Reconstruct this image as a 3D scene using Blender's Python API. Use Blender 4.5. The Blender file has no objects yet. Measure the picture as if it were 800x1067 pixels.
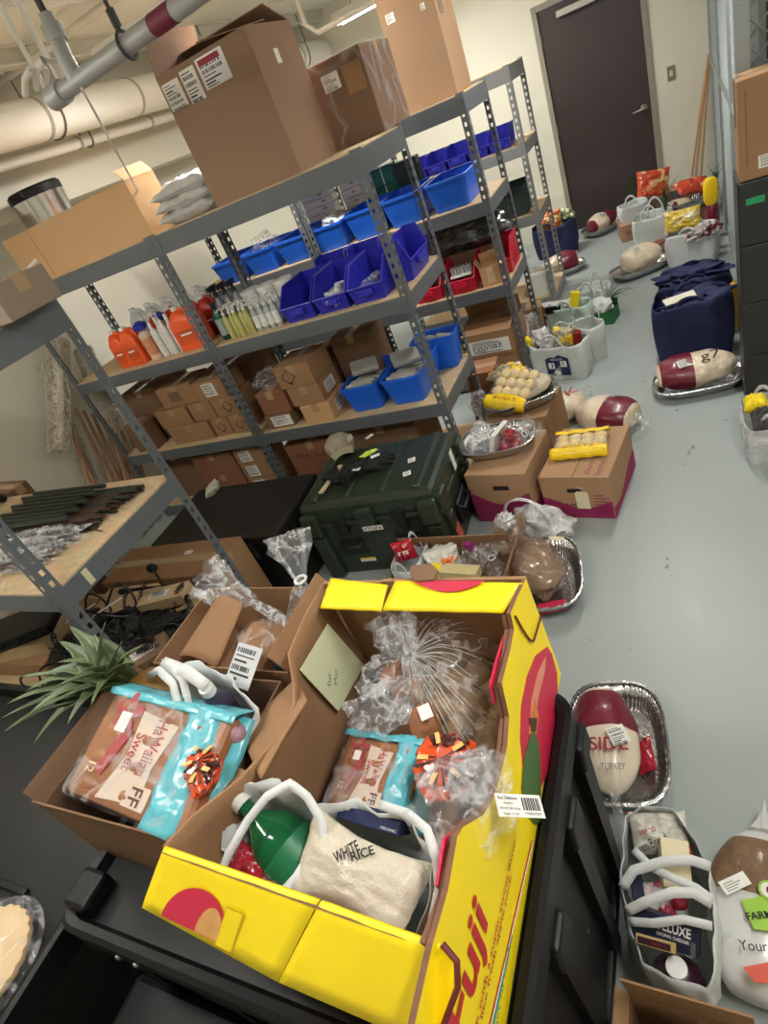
import bpy, math, random
from mathutils import Vector, Matrix, Euler, noise
PI = math.pi
scene = bpy.context.scene
# ------------------------------------------------------------------ camera
CP = Vector((1.2315, -2.7530, 1.9544)); FPX = 624.38
CR = Vector((0.87377, 0.33354, -0.35394)); CU = Vector((0.07069, 0.63293, 0.77098)); CF = Vector((-0.48117, 0.69868, -0.52946))
cam = bpy.data.cameras.new('camera'); camo = bpy.data.objects.new('camera', cam); scene.collection.objects.link(camo)
camo.matrix_world = Matrix(((CR.x, CU.x, -CF.x, CP.x), (CR.y, CU.y, -CF.y, CP.y), (CR.z, CU.z, -CF.z, CP.z), (0, 0, 0, 1)))
cam.sensor_fit = 'HORIZONTAL'; cam.sensor_width = 36; cam.lens = 36 * FPX / 800; cam.clip_start = .02
scene.camera = camo
# ------------------------------------------------------------------ world, light, exposure
w = bpy.data.worlds.new('world'); scene.world = w; w.use_nodes = True
w.node_tree.nodes['Background'].inputs[0].default_value = (.8, .85, .9, 1); w.node_tree.nodes['Background'].inputs[1].default_value = .3
scene.view_settings.view_transform = 'Standard'; scene.view_settings.look = 'None'
scene.view_settings.exposure = 0.72; scene.view_settings.gamma = 1; scene.view_settings.use_curve_mapping = False
def area(name, loc, sx, sy, power, col=(1, .985, .95)):
    l = bpy.data.lights.new(name, 'AREA'); l.shape = 'RECTANGLE'; l.size = sx; l.size_y = sy; l.energy = power; l.color = col
    o = bpy.data.objects.new(name, l); scene.collection.objects.link(o); o.location = loc; return o

area('tube_or_fill_light', (-1.0, .75, 2.68), 1.2, .15, 32)
area('tube_or_fill_light', (-.8, 3.6, 2.62), 1.2, .15, 40)
area('tube_or_fill_light', (1.0, 1.4, 2.72), .15, 1.2, 30)
area('tube_or_fill_light', (1.9, -2.1, 2.75), .15, 1.2, 30)
area('tube_or_fill_light', (-.5, -2.6, 2.75), 1.2, .15, 18)  # added fill from the camera side for the shelf fronts
area('tube_or_fill_light', (-2.2, -1.75, 2.75), 1.2, .15, 26)  # added fill that brightens the left wall and the mops
# ------------------------------------------------------------------ helpers: pixels to places
def ray(u, v):
    x = (u - 400) / FPX; y = (v - 533.5) / FPX
    return CF + CR * x - CU * y
def at(u, v, z): d = ray(u, v); return CP + d * ((z - CP.z) / d.z)
def aty(u, v, y): d = ray(u, v); return CP + d * ((y - CP.y) / d.y)
def atx(u, v, x): d = ray(u, v); return CP + d * ((x - CP.x) / d.x)
# ------------------------------------------------------------------ materials
def C(r, g, b):
    f = lambda c: (c / 255 / 12.92) if c / 255 <= .04045 else ((c / 255 + .055) / 1.055) ** 2.4
    return (f(r), f(g), f(b), 1)
MATS = {}
def mat(name, col, rough=.6, metal=0, var=.1, scale=6, bump=0, bscale=40, trans=0, spec=.5, emit=0, coat=0, dist=.01, col2=None, detail=3, sharp=0):
    if name in MATS: return MATS[name]
    m = bpy.data.materials.new(name); m.use_nodes = True; nt = m.node_tree; N = nt.nodes; b = N['Principled BSDF']
    tc = N.new('ShaderNodeTexCoord'); no = N.new('ShaderNodeTexNoise'); no.inputs['Scale'].default_value = scale; no.inputs['Detail'].default_value = detail
    nt.links.new(tc.outputs['Object'], no.inputs['Vector'])
    mx = N.new('ShaderNodeMix'); mx.data_type = 'RGBA'
    mx.inputs[6].default_value = tuple(c * (1 - var) for c in col[:3]) + (1,)
    mx.inputs[7].default_value = col2 or tuple(min(1, c * (1 + var)) for c in col[:3]) + (1,)
    if sharp: sr = N.new('ShaderNodeMapRange'); sr.inputs[1].default_value = sharp; sr.inputs[2].default_value = sharp + .03; nt.links.new(no.outputs['Fac'], sr.inputs[0]); nt.links.new(sr.outputs[0], mx.inputs[0])
    else: nt.links.new(no.outputs['Fac'], mx.inputs[0])
    nt.links.new(mx.outputs[2], b.inputs['Base Color'])
    b.inputs['Roughness'].default_value = rough; b.inputs['Metallic'].default_value = metal
    b.inputs['Specular IOR Level'].default_value = spec
    if coat: b.inputs['Coat Weight'].default_value = coat; b.inputs['Coat Roughness'].default_value = .15
    if trans: b.inputs['Transmission Weight'].default_value = trans; b.inputs['IOR'].default_value = 1.3
    if emit: b.inputs['Emission Color'].default_value = col; b.inputs['Emission Strength'].default_value = emit
    if bump:
        n2 = N.new('ShaderNodeTexNoise'); n2.inputs['Scale'].default_value = bscale; n2.inputs['Detail'].default_value = 4
        nt.links.new(tc.outputs['Object'], n2.inputs['Vector'])
        bp = N.new('ShaderNodeBump'); bp.inputs['Strength'].default_value = bump; bp.inputs['Distance'].default_value = dist
        nt.links.new(n2.outputs['Fac'], bp.inputs['Height']); nt.links.new(bp.outputs['Normal'], b.inputs['Normal'])
    MATS[name] = m; return m
def film(name, col, lo=.12, hi=.6, scale=18, rough=.12):
    # crinkled clear plastic: mostly see-through with glossy creases, their highlights drawn as whiter lines
    if name in MATS: return MATS[name]
    m = bpy.data.materials.new(name); m.use_nodes = True; nt = m.node_tree; N = nt.nodes; b = N['Principled BSDF']; out = N['Material Output']
    tc = N.new('ShaderNodeTexCoord'); no = N.new('ShaderNodeTexNoise'); no.inputs['Scale'].default_value = scale; no.inputs['Detail'].default_value = 2.5; no.inputs['Distortion'].default_value = .5
    nt.links.new(tc.outputs['Object'], no.inputs['Vector'])
    sb = N.new('ShaderNodeMath'); sb.operation = 'SUBTRACT'; sb.inputs[1].default_value = .5; ab = N.new('ShaderNodeMath'); ab.operation = 'ABSOLUTE'
    nt.links.new(no.outputs['Fac'], sb.inputs[0]); nt.links.new(sb.outputs[0], ab.inputs[0])
    mr = N.new('ShaderNodeMapRange'); mr.inputs[1].default_value = .0; mr.inputs[2].default_value = .05; mr.inputs[3].default_value = hi; mr.inputs[4].default_value = lo
    nt.links.new(ab.outputs[0], mr.inputs[0])
    bp = N.new('ShaderNodeBump'); bp.inputs['Strength'].default_value = 1; bp.inputs['Distance'].default_value = .012
    nt.links.new(no.outputs['Fac'], bp.inputs['Height']); nt.links.new(bp.outputs['Normal'], b.inputs['Normal'])
    b.inputs['Base Color'].default_value = col; b.inputs['Roughness'].default_value = rough; b.inputs['Specular IOR Level'].default_value = .9
    tr = N.new('ShaderNodeBsdfTransparent'); mix = N.new('ShaderNodeMixShader')
    nt.links.new(mr.outputs[0], mix.inputs[0]); nt.links.new(tr.outputs[0], mix.inputs[1]); nt.links.new(b.outputs[0], mix.inputs[2]); nt.links.new(mix.outputs[0], out.inputs[0])
    MATS[name] = m; return m
def osb():
    if 'chipboard' in MATS: return MATS['chipboard']
    m = mat('chipboard', C(205, 178, 140), .75, var=.15, scale=30, bump=.2, bscale=90); nt = m.node_tree; N = nt.nodes; b = N['Principled BSDF']
    vo = N.new('ShaderNodeTexVoronoi'); vo.inputs['Scale'].default_value = 60; tc = N.new('ShaderNodeTexCoord')
    mp = N.new('ShaderNodeMapping'); mp.inputs['Scale'].default_value = (.45, 1, 1); nt.links.new(tc.outputs['Object'], mp.inputs[0]); nt.links.new(mp.outputs[0], vo.inputs['Vector'])
    hs = N.new('ShaderNodeMix'); hs.data_type = 'RGBA'; hs.blend_type = 'MULTIPLY'; hs.inputs[0].default_value = .22
    old = b.inputs['Base Color'].links[0].from_socket
    nt.links.new(old, hs.inputs[6]); nt.links.new(vo.outputs['Color'], hs.inputs[7]); nt.links.new(hs.outputs[2], b.inputs['Base Color'])
    return m
CARD = lambda: mat('cardboard', C(158, 122, 90), .85, var=.07, scale=5, bump=.12, bscale=25, spec=.2)
CARDL = lambda: mat('light_cardboard', C(200, 160, 118), .85, var=.06, scale=5, bump=.12, bscale=20, spec=.2)
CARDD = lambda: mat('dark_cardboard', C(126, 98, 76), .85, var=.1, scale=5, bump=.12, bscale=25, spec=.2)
STEEL = lambda: mat('grey_painted_steel', C(106, 111, 116), .42, .25, var=.12, scale=9, bump=.05, bscale=60)
STEELD = lambda: mat('dark_painted_steel', C(66, 69, 73), .45, .25, var=.1, scale=9)
BLACK = lambda: mat('black_plastic', C(15, 15, 16), .45, spec=.28, var=.15, scale=12, bump=.15, bscale=120, dist=.002)
WHITE = lambda: mat('white_plastic', C(232, 232, 228), .4, var=.03)
PAPER = lambda: mat('white_paper', C(232, 230, 224), .7, var=.03)
INK = lambda: mat('black_ink', C(28, 28, 30), .7, var=.05)
FOIL = lambda: mat('aluminium_foil', C(190, 190, 190), .24, .95, var=.2, scale=30, bump=.7, bscale=55, dist=.006)
CLEAR = lambda: film('clear_film', C(238, 240, 242), .08, .42, 17, .08)
CLEARER = lambda: film('thin_clear_film', C(238, 240, 242), .05, .30, 15, .07)
FABW = lambda: mat('white_nonwoven_fabric', C(214, 216, 216), .8, var=.05, scale=14, bump=.35, bscale=30, dist=.008)
NAVY = lambda: mat('navy_nonwoven_fabric', C(26, 36, 78), .7, var=.15, scale=8, bump=.5, bscale=18, dist=.02)
YEL = lambda: mat('yellow_print', C(250, 222, 14), .5, var=.05, scale=5, bump=.25, bscale=9, dist=.006)
RED = lambda: mat('crimson_print', C(204, 36, 72), .5, var=.08)
MAR = lambda: mat('maroon_plastic', C(112, 22, 44), .35, var=.25, scale=14, bump=.3, bscale=25, coat=.4)
CREAM = lambda: mat('turkey_wrap', C(226, 208, 182), .3, var=.12, scale=12, bump=.7, bscale=14, coat=.3, dist=.03)
# ------------------------------------------------------------------ mesh builder
class MB:
    def __init__(s): s.v = []; s.f = []; s.m = []; s.k = 0
    def add(s, vs, fs):
        b = len(s.v); s.v += [tuple(x) for x in vs]; s.f += [tuple(b + i for i in f) for f in fs]; s.m += [s.k] * len(fs); return s
    def box(s, x0, y0, z0, x1, y1, z1, M=None, tx=1, ty=1):
        cx, cy = (x0 + x1) / 2, (y0 + y1) / 2; vs = []
        for z, a, b in ((z0, 1, 1), (z1, tx, ty)):
            for x, y in ((x0, y0), (x1, y0), (x1, y1), (x0, y1)): vs.append(Vector((cx + (x - cx) * a, cy + (y - cy) * b, z)))
        if M: vs = [M @ v for v in vs]
        return s.add(vs, [(0, 3, 2, 1), (4, 5, 6, 7), (0, 1, 5, 4), (1, 2, 6, 5), (2, 3, 7, 6), (3, 0, 4, 7)])
    def tube(s, pts, r, n=8, closed=False, flat=1):
        pts = [Vector(p) for p in pts]; L = len(pts); rs = r if isinstance(r, (list, tuple)) else [r] * L
        vs = []; prev = None
        for i, p in enumerate(pts):
            a = pts[(i - 1) % L] if (closed or i > 0) else p; b = pts[(i + 1) % L] if (closed or i < L - 1) else p
            t = (b - a); t = t.normalized() if t.length > 1e-9 else Vector((0, 0, 1))
            if prev is None:
                ref = Vector((0, 0, 1)) if abs(t.z) < .9 else Vector((1, 0, 0)); nx = t.cross(ref).normalized()
            else: nx = (prev - t * prev.dot(t)); nx = nx.normalized() if nx.length > 1e-6 else t.orthogonal().normalized()
            prev = nx; ny = t.cross(nx)
            for k in range(n):
                a2 = 2 * PI * k / n; vs.append(p + nx * math.cos(a2) * rs[i] + ny * math.sin(a2) * rs[i] * flat)
        fs = []
        for i in range(L if closed else L - 1):
            j = (i + 1) % L
            for k in range(n): fs.append((i * n + k, i * n + (k + 1) % n, j * n + (k + 1) % n, j * n + k))
        if not closed: fs += [tuple(reversed(range(n))), tuple((L - 1) * n + k for k in range(n))]
        return s.add(vs, fs)
    def loft(s, prof, n=24, M=None, cap0=True, cap1=True):
        # prof rows: (z, rx, ry, exponent, ruffle, ruffles, cx, cy)
        vs = []
        for row in prof:
            z, rx, ry, e, ra, rn, cx, cy = (list(row) + [2, 0, 0, 0, 0][len(row) - 3:])[:8]
            for k in range(n):
                a = 2 * PI * k / n; c, q = math.cos(a), math.sin(a)
                x = math.copysign(abs(c) ** (2 / e), c); y = math.copysign(abs(q) ** (2 / e), q)
                f = 1 + ra * math.sin(rn * a + z * 20)
                v = Vector((cx + rx * x * f, cy + ry * y * f, z)); vs.append(M @ v if M else v)
        fs = []
        for i in range(len(prof) - 1):
            for k in range(n): fs.append((i * n + k, i * n + (k + 1) % n, (i + 1) * n + (k + 1) % n, (i + 1) * n + k))
        if cap0: fs.append(tuple(reversed(range(n))))
        if cap1: fs.append(tuple((len(prof) - 1) * n + k for k in range(n)))
        return s.add(vs, fs)
    def blob(s, rx, ry, rz, seed=0, amp=.1, fr=2, n=20, c=(0, 0, 0), flat=None, M=None):
        vs = []; fs = []; h = n // 2; o = Vector((seed * 7.3, seed * 3.1, seed)); c = Vector(c)
        def pt(d):
            f = 1 + amp * noise.noise(d * fr + o) * 2
            v = Vector((d.x * rx * f, d.y * ry * f, d.z * rz * f))
            if flat is not None and v.z < flat: v.z = flat + (v.z - flat) * .12
            v = v + c; return M @ v if M else v
        vs.append(pt(Vector((0, 0, -1))))
        for i in range(1, h):
            t = -PI / 2 + PI * i / h
            for k in range(n): a = 2 * PI * k / n; vs.append(pt(Vector((math.cos(t) * math.cos(a), math.cos(t) * math.sin(a), math.sin(t)))))
        vs.append(pt(Vector((0, 0, 1)))); e = len(vs) - 1
        for k in range(n): fs.append((0, 1 + (k + 1) % n, 1 + k)); fs.append((e, e - n + k, e - n + (k + 1) % n))
        for i in range(h - 2):
            for k in range(n): a = 1 + i * n; fs.append((a + k, a + (k + 1) % n, a + n + (k + 1) % n, a + n + k))
        return s.add(vs, fs)
    def pill(s, rx, ry, rz, seed=0, amp=.1, fr=2, n=26, c=(0, 0, 0)):
        # pillow shaped packet: crimped thin edge all round, thin along its smallest axis
        ax = min(range(3), key=lambda i: (rx, ry, rz)[i]); R3 = (rx, ry, rz); a, b = [i for i in range(3) if i != ax]; o = Vector((seed * 5.1, seed, 3)); c = Vector(c); vs = []
        for sg in (1, -1):
            for i in range(n + 1):
                for j in range(n + 1):
                    u, v = 2 * i / n - 1, 2 * j / n - 1; t = max(0, (1 - abs(u) ** 3.2) * (1 - abs(v) ** 3.2)) ** .55
                    w = .22 * noise.noise(Vector((u * 3, v * 3, sg)) + o) + .10 * noise.noise(Vector((u * 8, v * 8, sg * 2)) + o)
                    p = [0, 0, 0]; p[a] = R3[a] * u * (1 - .07 * (1 - v * v)) ; p[b] = R3[b] * v * (1 - .07 * (1 - u * u)); p[ax] = sg * R3[ax] * t * (1 + w * 2) + R3[ax] * .25 * noise.noise(Vector((u * 2.2, v * 2.2, 9)) + o); vs.append(Vector(p) + c)
        m = (n + 1) ** 2; fs = []
        for i in range(n):
            for j in range(n):
                q = i * (n + 1) + j; fs.append((q, q + n + 1, q + n + 2, q + 1)); fs.append((m + q, m + q + 1, m + q + n + 2, m + q + n + 1))
        return s.add(vs, fs)
    def grid(s, fn, nu, nv):
        vs = [fn(i / nu, j / nv) for i in range(nu + 1) for j in range(nv + 1)]
        fs = [(i * (nv + 1) + j, (i + 1) * (nv + 1) + j, (i + 1) * (nv + 1) + j + 1, i * (nv + 1) + j + 1) for i in range(nu) for j in range(nv)]
        return s.add(vs, fs)
    def prism(s, pts, off, k0=None, k1=None):
        # polygon pts extruded by vector off; k0 material of the first face, k1 of the extruded one
        pts = [Vector(p) for p in pts]; off = Vector(off); n = len(pts); k = s.k
        if k0 is not None: s.k = k0
        s.add(pts, [tuple(reversed(range(n)))])
        if k1 is not None: s.k = k1
        s.add([p + off for p in pts], [tuple(range(n))]); s.k = k
        return s.add(pts + [p + off for p in pts], [(i, (i + 1) % n, n + (i + 1) % n, n + i) for i in range(n)])
    def build(s, name, mt, parent=None, smooth=None, bevel=0, solid=0, sub=0, M=None):
        me = bpy.data.meshes.new(name); vs = [M @ Vector(v) for v in s.v] if M else s.v
        me.from_pydata(vs, [], s.f)
        for x in (mt if isinstance(mt, (list, tuple)) else [mt]): me.materials.append(x)
        if isinstance(mt, (list, tuple)): me.polygons.foreach_set('material_index', s.m)
        me.update()
        if smooth: me.shade_smooth(); me.set_sharp_from_angle(angle=math.radians(smooth))
        o = bpy.data.objects.new(name, me); scene.collection.objects.link(o)
        if parent: o.parent = parent
        if solid: d = o.modifiers.new('solid', 'SOLIDIFY'); d.thickness = solid; d.offset = 0
        if bevel: d = o.modifiers.new('bevel', 'BEVEL'); d.width = bevel; d.segments = 2; d.limit_method = 'ANGLE'; d.harden_normals = False
        if sub: d = o.modifiers.new('sub', 'SUBSURF'); d.levels = sub; d.render_levels = sub
        return o
def tag(o, label, cat, group=None, kind=None):
    o['label'] = label; o['category'] = cat
    if group: o['group'] = group
    if kind: o['kind'] = kind
    return o
def thing(name, label, cat, loc=(0, 0, 0), rz=0, group=None, M=None):
    o = bpy.data.objects.new(name, None); scene.collection.objects.link(o); o.empty_display_size = .05
    o.matrix_world = M if M else Matrix.Translation(loc) @ Matrix.Rotation(rz, 4, 'Z')
    return tag(o, label, cat, group)
def struct(name, mb, mt, **k):
    o = mb.build(name, mt, **k); o['kind'] = 'structure'; return o
def kids(o): return [c for c in bpy.data.objects if c.parent == o]
def dup(root, M, label, group=None):
    r = root.copy(); scene.collection.objects.link(r); r.matrix_world = M; r['label'] = label
    if group: r['group'] = group
    for ch in kids(root):
        c = ch.copy(); scene.collection.objects.link(c); c.parent = r
        for g in kids(ch):
            d = g.copy(); scene.collection.objects.link(d); d.parent = c
    return r
def TR(x, y, z, rz=0, rx=0, ry=0): return Matrix.Translation((x, y, z)) @ Euler((rx, ry, rz)).to_matrix().to_4x4()
def fr(A, B, Cc):
    # frame with origin A, x towards B, y towards C; returns matrix, width, depth
    A, B, Cc = Vector(A), Vector(B), Vector(Cc); x = (B - A); wd = x.length; x.normalize(); y = Cc - A; y = y - x * y.dot(x); d = y.length; y.normalize(); z = x.cross(y)
    return Matrix(((x.x, y.x, z.x, A.x), (x.y, y.y, z.y, A.y), (x.z, y.z, z.z, A.z), (0, 0, 0, 1))), wd, d
def text(name, s, parent, mt, M, wd, ht, ex=.0006, bold=0):
    # lettering in the XY plane of M, its box fitted to wd x ht
    cu = bpy.data.curves.new('t', 'FONT'); cu.body = s; cu.size = 1; cu.offset = bold; cu.resolution_u = 3
    o = bpy.data.objects.new('t', cu); scene.collection.objects.link(o); bpy.context.view_layer.update()
    me = bpy.data.meshes.new_from_object(o); bpy.data.objects.remove(o); bpy.data.curves.remove(cu)
    xs = [v.co.x for v in me.vertices]; ys = [v.co.y for v in me.vertices]
    if not xs: return None
    x0, x1, y0, y1 = min(xs), max(xs), min(ys), max(ys)
    S = Matrix.Diagonal((wd / (x1 - x0), ht / max(1e-6, y1 - y0), 1, 1)) @ Matrix.Translation((-x0, -y0, ex))
    me.transform(M @ S); me.materials.clear(); me.materials.append(mt); me.name = name
    o = bpy.data.objects.new(name, me); scene.collection.objects.link(o)
    if parent: o.parent = parent
    return o
def face(side, w, d, h, u, v, rot=0):
    # matrix on a face of a w x d x h box standing on its origin: u across from the middle, v up (or back on top)
    if side == 'front': M = Matrix.Translation((u, -d / 2, v)) @ Matrix.Rotation(PI / 2, 4, 'X')
    elif side == 'right': M = Matrix.Translation((w / 2, u, v)) @ Matrix.Rotation(PI / 2, 4, 'Z') @ Matrix.Rotation(PI / 2, 4, 'X')
    elif side == 'left': M = Matrix.Translation((-w / 2, -u, v)) @ Matrix.Rotation(-PI / 2, 4, 'Z') @ Matrix.Rotation(PI / 2, 4, 'X')
    else: M = Matrix.Translation((u, v, h))
    return M @ Matrix.Rotation(rot, 4, 'Z')
def rect(mb, x0, y0, x1, y1, z=.0015): return mb.box(x0, y0, 0, x1, y1, z)
def sticker(parent, M, w, h, seed=0, name='shipping_label', base=None, lines=True):
    # printed label centred on M's XY origin, with its print as a sub-part
    o = rect(MB(), -w / 2, -h / 2, w / 2, h / 2, .0012).build(name, base or PAPER(), parent, M=M)
    if lines:
        rnd = random.Random(seed); b = MB(); y = h * .4
        while y > -h * .42:
            t = rnd.choice((.03, .03, .05, .12)) * h; x = -w * .42
            if t > .1 * h:
                while x < w * .3: k = rnd.uniform(.008, .03) * w * 1.5; b.box(x, y - t, .0012, x + k, y, .0018); x += k * rnd.uniform(1.5, 2.5)
            else: b.box(x, y - t, .0012, x + w * rnd.uniform(.3, .8), y, .0018)
            y -= t + h * rnd.uniform(.05, .1)
        b.build('printing', INK(), o, M=M)
    return o
def hazard(parent, M, r):
    b = MB(); t = r * .13
    for i in range(4):
        a = PI / 2 * i; p = Vector((math.cos(a), math.sin(a), 0)) * r; q = Vector((math.cos(a + PI / 2), math.sin(a + PI / 2), 0)) * r
        n = (q - p).normalized().cross(Vector((0, 0, 1))) * t
        b.prism([p, q, q - n * .7, p - n * .7], (0, 0, .0015))
    b.prism([(-r * .35, -r * .65, 0), (0, -r, 0), (r * .35, -r * .65, 0)], (0, 0, .0016))
    return b.build('diamond_mark', INK(), parent, M=M)
# ------------------------------------------------------------------ the setting
def floor_mat():
    m = mat('painted_concrete', C(158, 166, 164), .3, var=.09, scale=1.3, bump=.06, bscale=9, detail=8, spec=.45); nt = m.node_tree; N = nt.nodes; b = N['Principled BSDF']
    tc = N.new('ShaderNodeTexCoord'); vo = N.new('ShaderNodeTexNoise'); vo.inputs['Scale'].default_value = 11; vo.inputs['Detail'].default_value = 9; vo.inputs['Distortion'].default_value = 1
    nt.links.new(tc.outputs['Object'], vo.inputs['Vector'])
    r = N.new('ShaderNodeValToRGB'); r.color_ramp.elements[0].position = .685; r.color_ramp.elements[0].color = (1, 1, 1, 1); r.color_ramp.elements[1].position = .72; r.color_ramp.elements[1].color = (.5, .5, .5, 1)
    nt.links.new(vo.outputs['Fac'], r.inputs[0]); mx = N.new('ShaderNodeMix'); mx.data_type = 'RGBA'; mx.blend_type = 'MULTIPLY'; mx.inputs[0].default_value = 1
    old = b.inputs['Base Color'].links[0].from_socket; nt.links.new(old, mx.inputs[6]); nt.links.new(r.outputs[0], mx.inputs[7]); nt.links.new(mx.outputs[2], b.inputs['Base Color'])
    rr = N.new('ShaderNodeMapRange'); rr.inputs[3].default_value = .3; rr.inputs[4].default_value = .5; nt.links.new(vo.outputs['Fac'], rr.inputs[0]); nt.links.new(rr.outputs[0], b.inputs['Roughness'])
    return m
WALL = mat('cream_wall_paint', C(226, 221, 204), .8, var=.03, scale=2, bump=.08, bscale=70)
CEIL = mat('ceiling_paint', C(226, 225, 214), .85, var=.05, scale=1.5)
XL, YB, XR, YN, ZC = -2.95, 4.91, 3.2, -4.2, 2.95
struct('floor', MB().box(XL - .1, YN - .1, -.1, XR + .1, YB + .1, 0), floor_mat())
struct('ceiling', MB().box(XL - .1, YN - .1, ZC, XR + .1, YB + .1, ZC + .1), CEIL)
struct('wall_left', MB().box(XL - .1, YN - .1, 0, XL, YB + .1, ZC), WALL)
struct('wall_right', MB().box(XR, YN - .1, 0, XR + .1, YB + .1, ZC), WALL)
struct('wall_near', MB().box(XL, YN - .1, 0, XR, YN, ZC), WALL)
DX0, DX1, DH = .06, .97, 2.09
wb = MB(); wb.box(XL, YB, 0, DX0 - .045, YB + .1, ZC); wb.box(DX1 + .045, YB, 0, XR, YB + .1, ZC); wb.box(DX0 - .045, YB, DH + .045, DX1 + .045, YB + .1, ZC)
struct('wall_back', wb, WALL)
struct('baseboard_back', MB().box(DX1 + .05, YB - .012, 0, XR, YB, .12), mat('vinyl_baseboard', C(96, 92, 86), .6))
fm = mat('door_frame_paint', C(150, 142, 126), .5, var=.04)
f = MB(); f.box(DX0 - .05, YB - .015, 0, DX0, YB + .08, DH + .05); f.box(DX1, YB - .015, 0, DX1 + .05, YB + .08, DH + .05); f.box(DX0, YB - .015, DH, DX1, YB + .08, DH + .05)
struct('trim_1', f, fm, bevel=.003)
door = struct('door_1', MB().box(DX0 + .003, YB + .01, .006, DX1 - .003, YB + .055, DH - .003), mat('dark_brown_door', C(62, 52, 51), .45, var=.08, scale=3), bevel=.002)
h = MB(); Ry = Matrix.Translation((.905, YB - .002, .97)) @ Matrix.Rotation(PI / 2, 4, 'X')
h.loft([(-.012, .034, .034), (.006, .034, .034), (.012, .028, .028), (.045, .012, .012)], 20, Ry); h.tube([(.905, YB - .045, .97), (.86, YB - .05, .967), (.80, YB - .048, .962)], [.011, .011, .009], 10)
h.build('lever_handle', mat('brushed_chrome', C(200, 198, 190), .28, .9), door, smooth=40)
c = MB(); c.box(.24, YB - .06, 1.975, .60, YB + .01, 2.03); c.build('door_closer', mat('closer_grey', C(190, 188, 178), .4, .4), door, bevel=.006)
for z in (.25, 1.05, 1.85): MB().tube([(DX0, YB + .0, z - .05), (DX0, YB + .0, z + .05)], .008, 8).build('hinge', mat('brushed_chrome', C(1, 1, 1)), door, smooth=40)
sw = MB().box(1.135, YB - .008, 1.115, 1.205, YB, 1.235).build('light_switch', mat('brass_plate', C(150, 140, 112), .35, .5), bevel=.002)
tag(sw, 'light switch plate on the cream wall to the right of the dark door', 'light switch')
b = MB(); b.box(1.155, YB - .016, 1.15, 1.185, YB - .007, 1.2); b.build('rocker', mat('switch_ivory', C(212, 206, 190), .3), sw, bevel=.002)
# soffit along the left wall and big insulated pipes
struct('trim_2', MB().box(XL, -4.2, 2.2, XL + .35, YB, ZC), WALL, bevel=.004)
PIPEW = mat('pipe_insulation', C(238, 235, 226), .7, var=.05, scale=4, bump=.15, bscale=20)
def longpipe(name, label, x, z, r, grp, wr):
    t = thing(name, label, 'pipe', (x, 0, z), 0, grp)
    MB().tube([(0, -4.1, 0), (0, 4.88, 0)], r, 32).build('insulation', PIPEW, t, smooth=40)
    for y in wr: MB().tube([(0, y - .012, 0), (0, y + .012, 0)], r + .004, 32).build('band', mat('pipe_band', C(176, 172, 158), .6), t, smooth=40)
    for y in wr[::2]: b = MB(); b.tube([(math.cos(a) * (r + .008), y + .1, math.sin(a) * (r + .008)) for a in [PI * (1 + k / 10) for k in range(11)]], .006, 6); b.tube([(r + .008, y + .1, 0), (r + .008, y + .1, ZC - z - .002)], .006, 6); b.tube([(-r - .008, y + .1, 0), (-r - .008, y + .1, ZC - z - .002)], .006, 6); b.build('hanger', mat('hanger_steel', C(120, 116, 108), .5, .5), t, smooth=40)
    return t
longpipe('insulated_pipe', 'thick white insulated pipe running below the ceiling, the largest one', -2.2, 2.61, .115, None, [-1.2, -.3, .6, 1.5, 2.4, 3.3, 4.2])
longpipe('insulated_pipe', 'thinner cream pipe below and left of the thick insulated pipe', -2.38, 2.47, .035, None, [-.6, .2, 1, 1.8, 2.6, 3.4])
# ceiling joist-like conduits
CON = mat('painted_conduit', C(206, 203, 190), .55, var=.04)
def conduit(label, pts, r):
    o = MB().tube(pts, r, 10).build('conduit', CON, smooth=40); return tag(o, label, 'pipe')
conduit('thin painted conduit running across the ceiling behind the sprinkler pipe', [(-2.93, 1.55, 2.84), (-.2, 1.55, 2.84), (-.1, 1.55, 2.84), (1.4, 1.55, 2.84)], .016)
conduit('thin ceiling conduit running towards the door above the shelves', [(-1.35, -2.5, 2.88), (-1.35, 4.85, 2.88)], .014)
conduit('thin conduit against the ceiling nearest the top left corner', [(-2.93, .65, 2.86), (1.4, .65, 2.86)], .02)
conduit('thin ceiling conduit farthest back, in front of the far light fixture', [(-2.93, 2.6, 2.82), (1.4, 2.6, 2.82)], .016)
conduit('white conduit bending down beside the big brown carton on the top shelf', [(-1.0, 2.1, 2.93), (-1.0, 2.1, 2.55), (-.93, 2.1, 2.48), (-.2, 2.1, 2.48)], .018)
# ceiling steel
BEAM = mat('ceiling_beam_paint', C(214, 212, 200), .7, var=.05)
for i, (x, lb) in enumerate(((-2.1, 'ceiling joist above the thick insulated pipe'), (-.4, 'ceiling joist above the right end of the shelves'))):
    b = MB(); b.box(x - .05, YN, ZC - .012, x + .05, YB, ZC); b.box(x - .006, YN, ZC - .09, x + .006, YB, ZC); b.box(x - .04, YN, ZC - .1, x + .04, YB, ZC - .088)
    tag(b.build('ceiling_joist', BEAM), lb, 'ceiling joist', 'ceiling joists')
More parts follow.
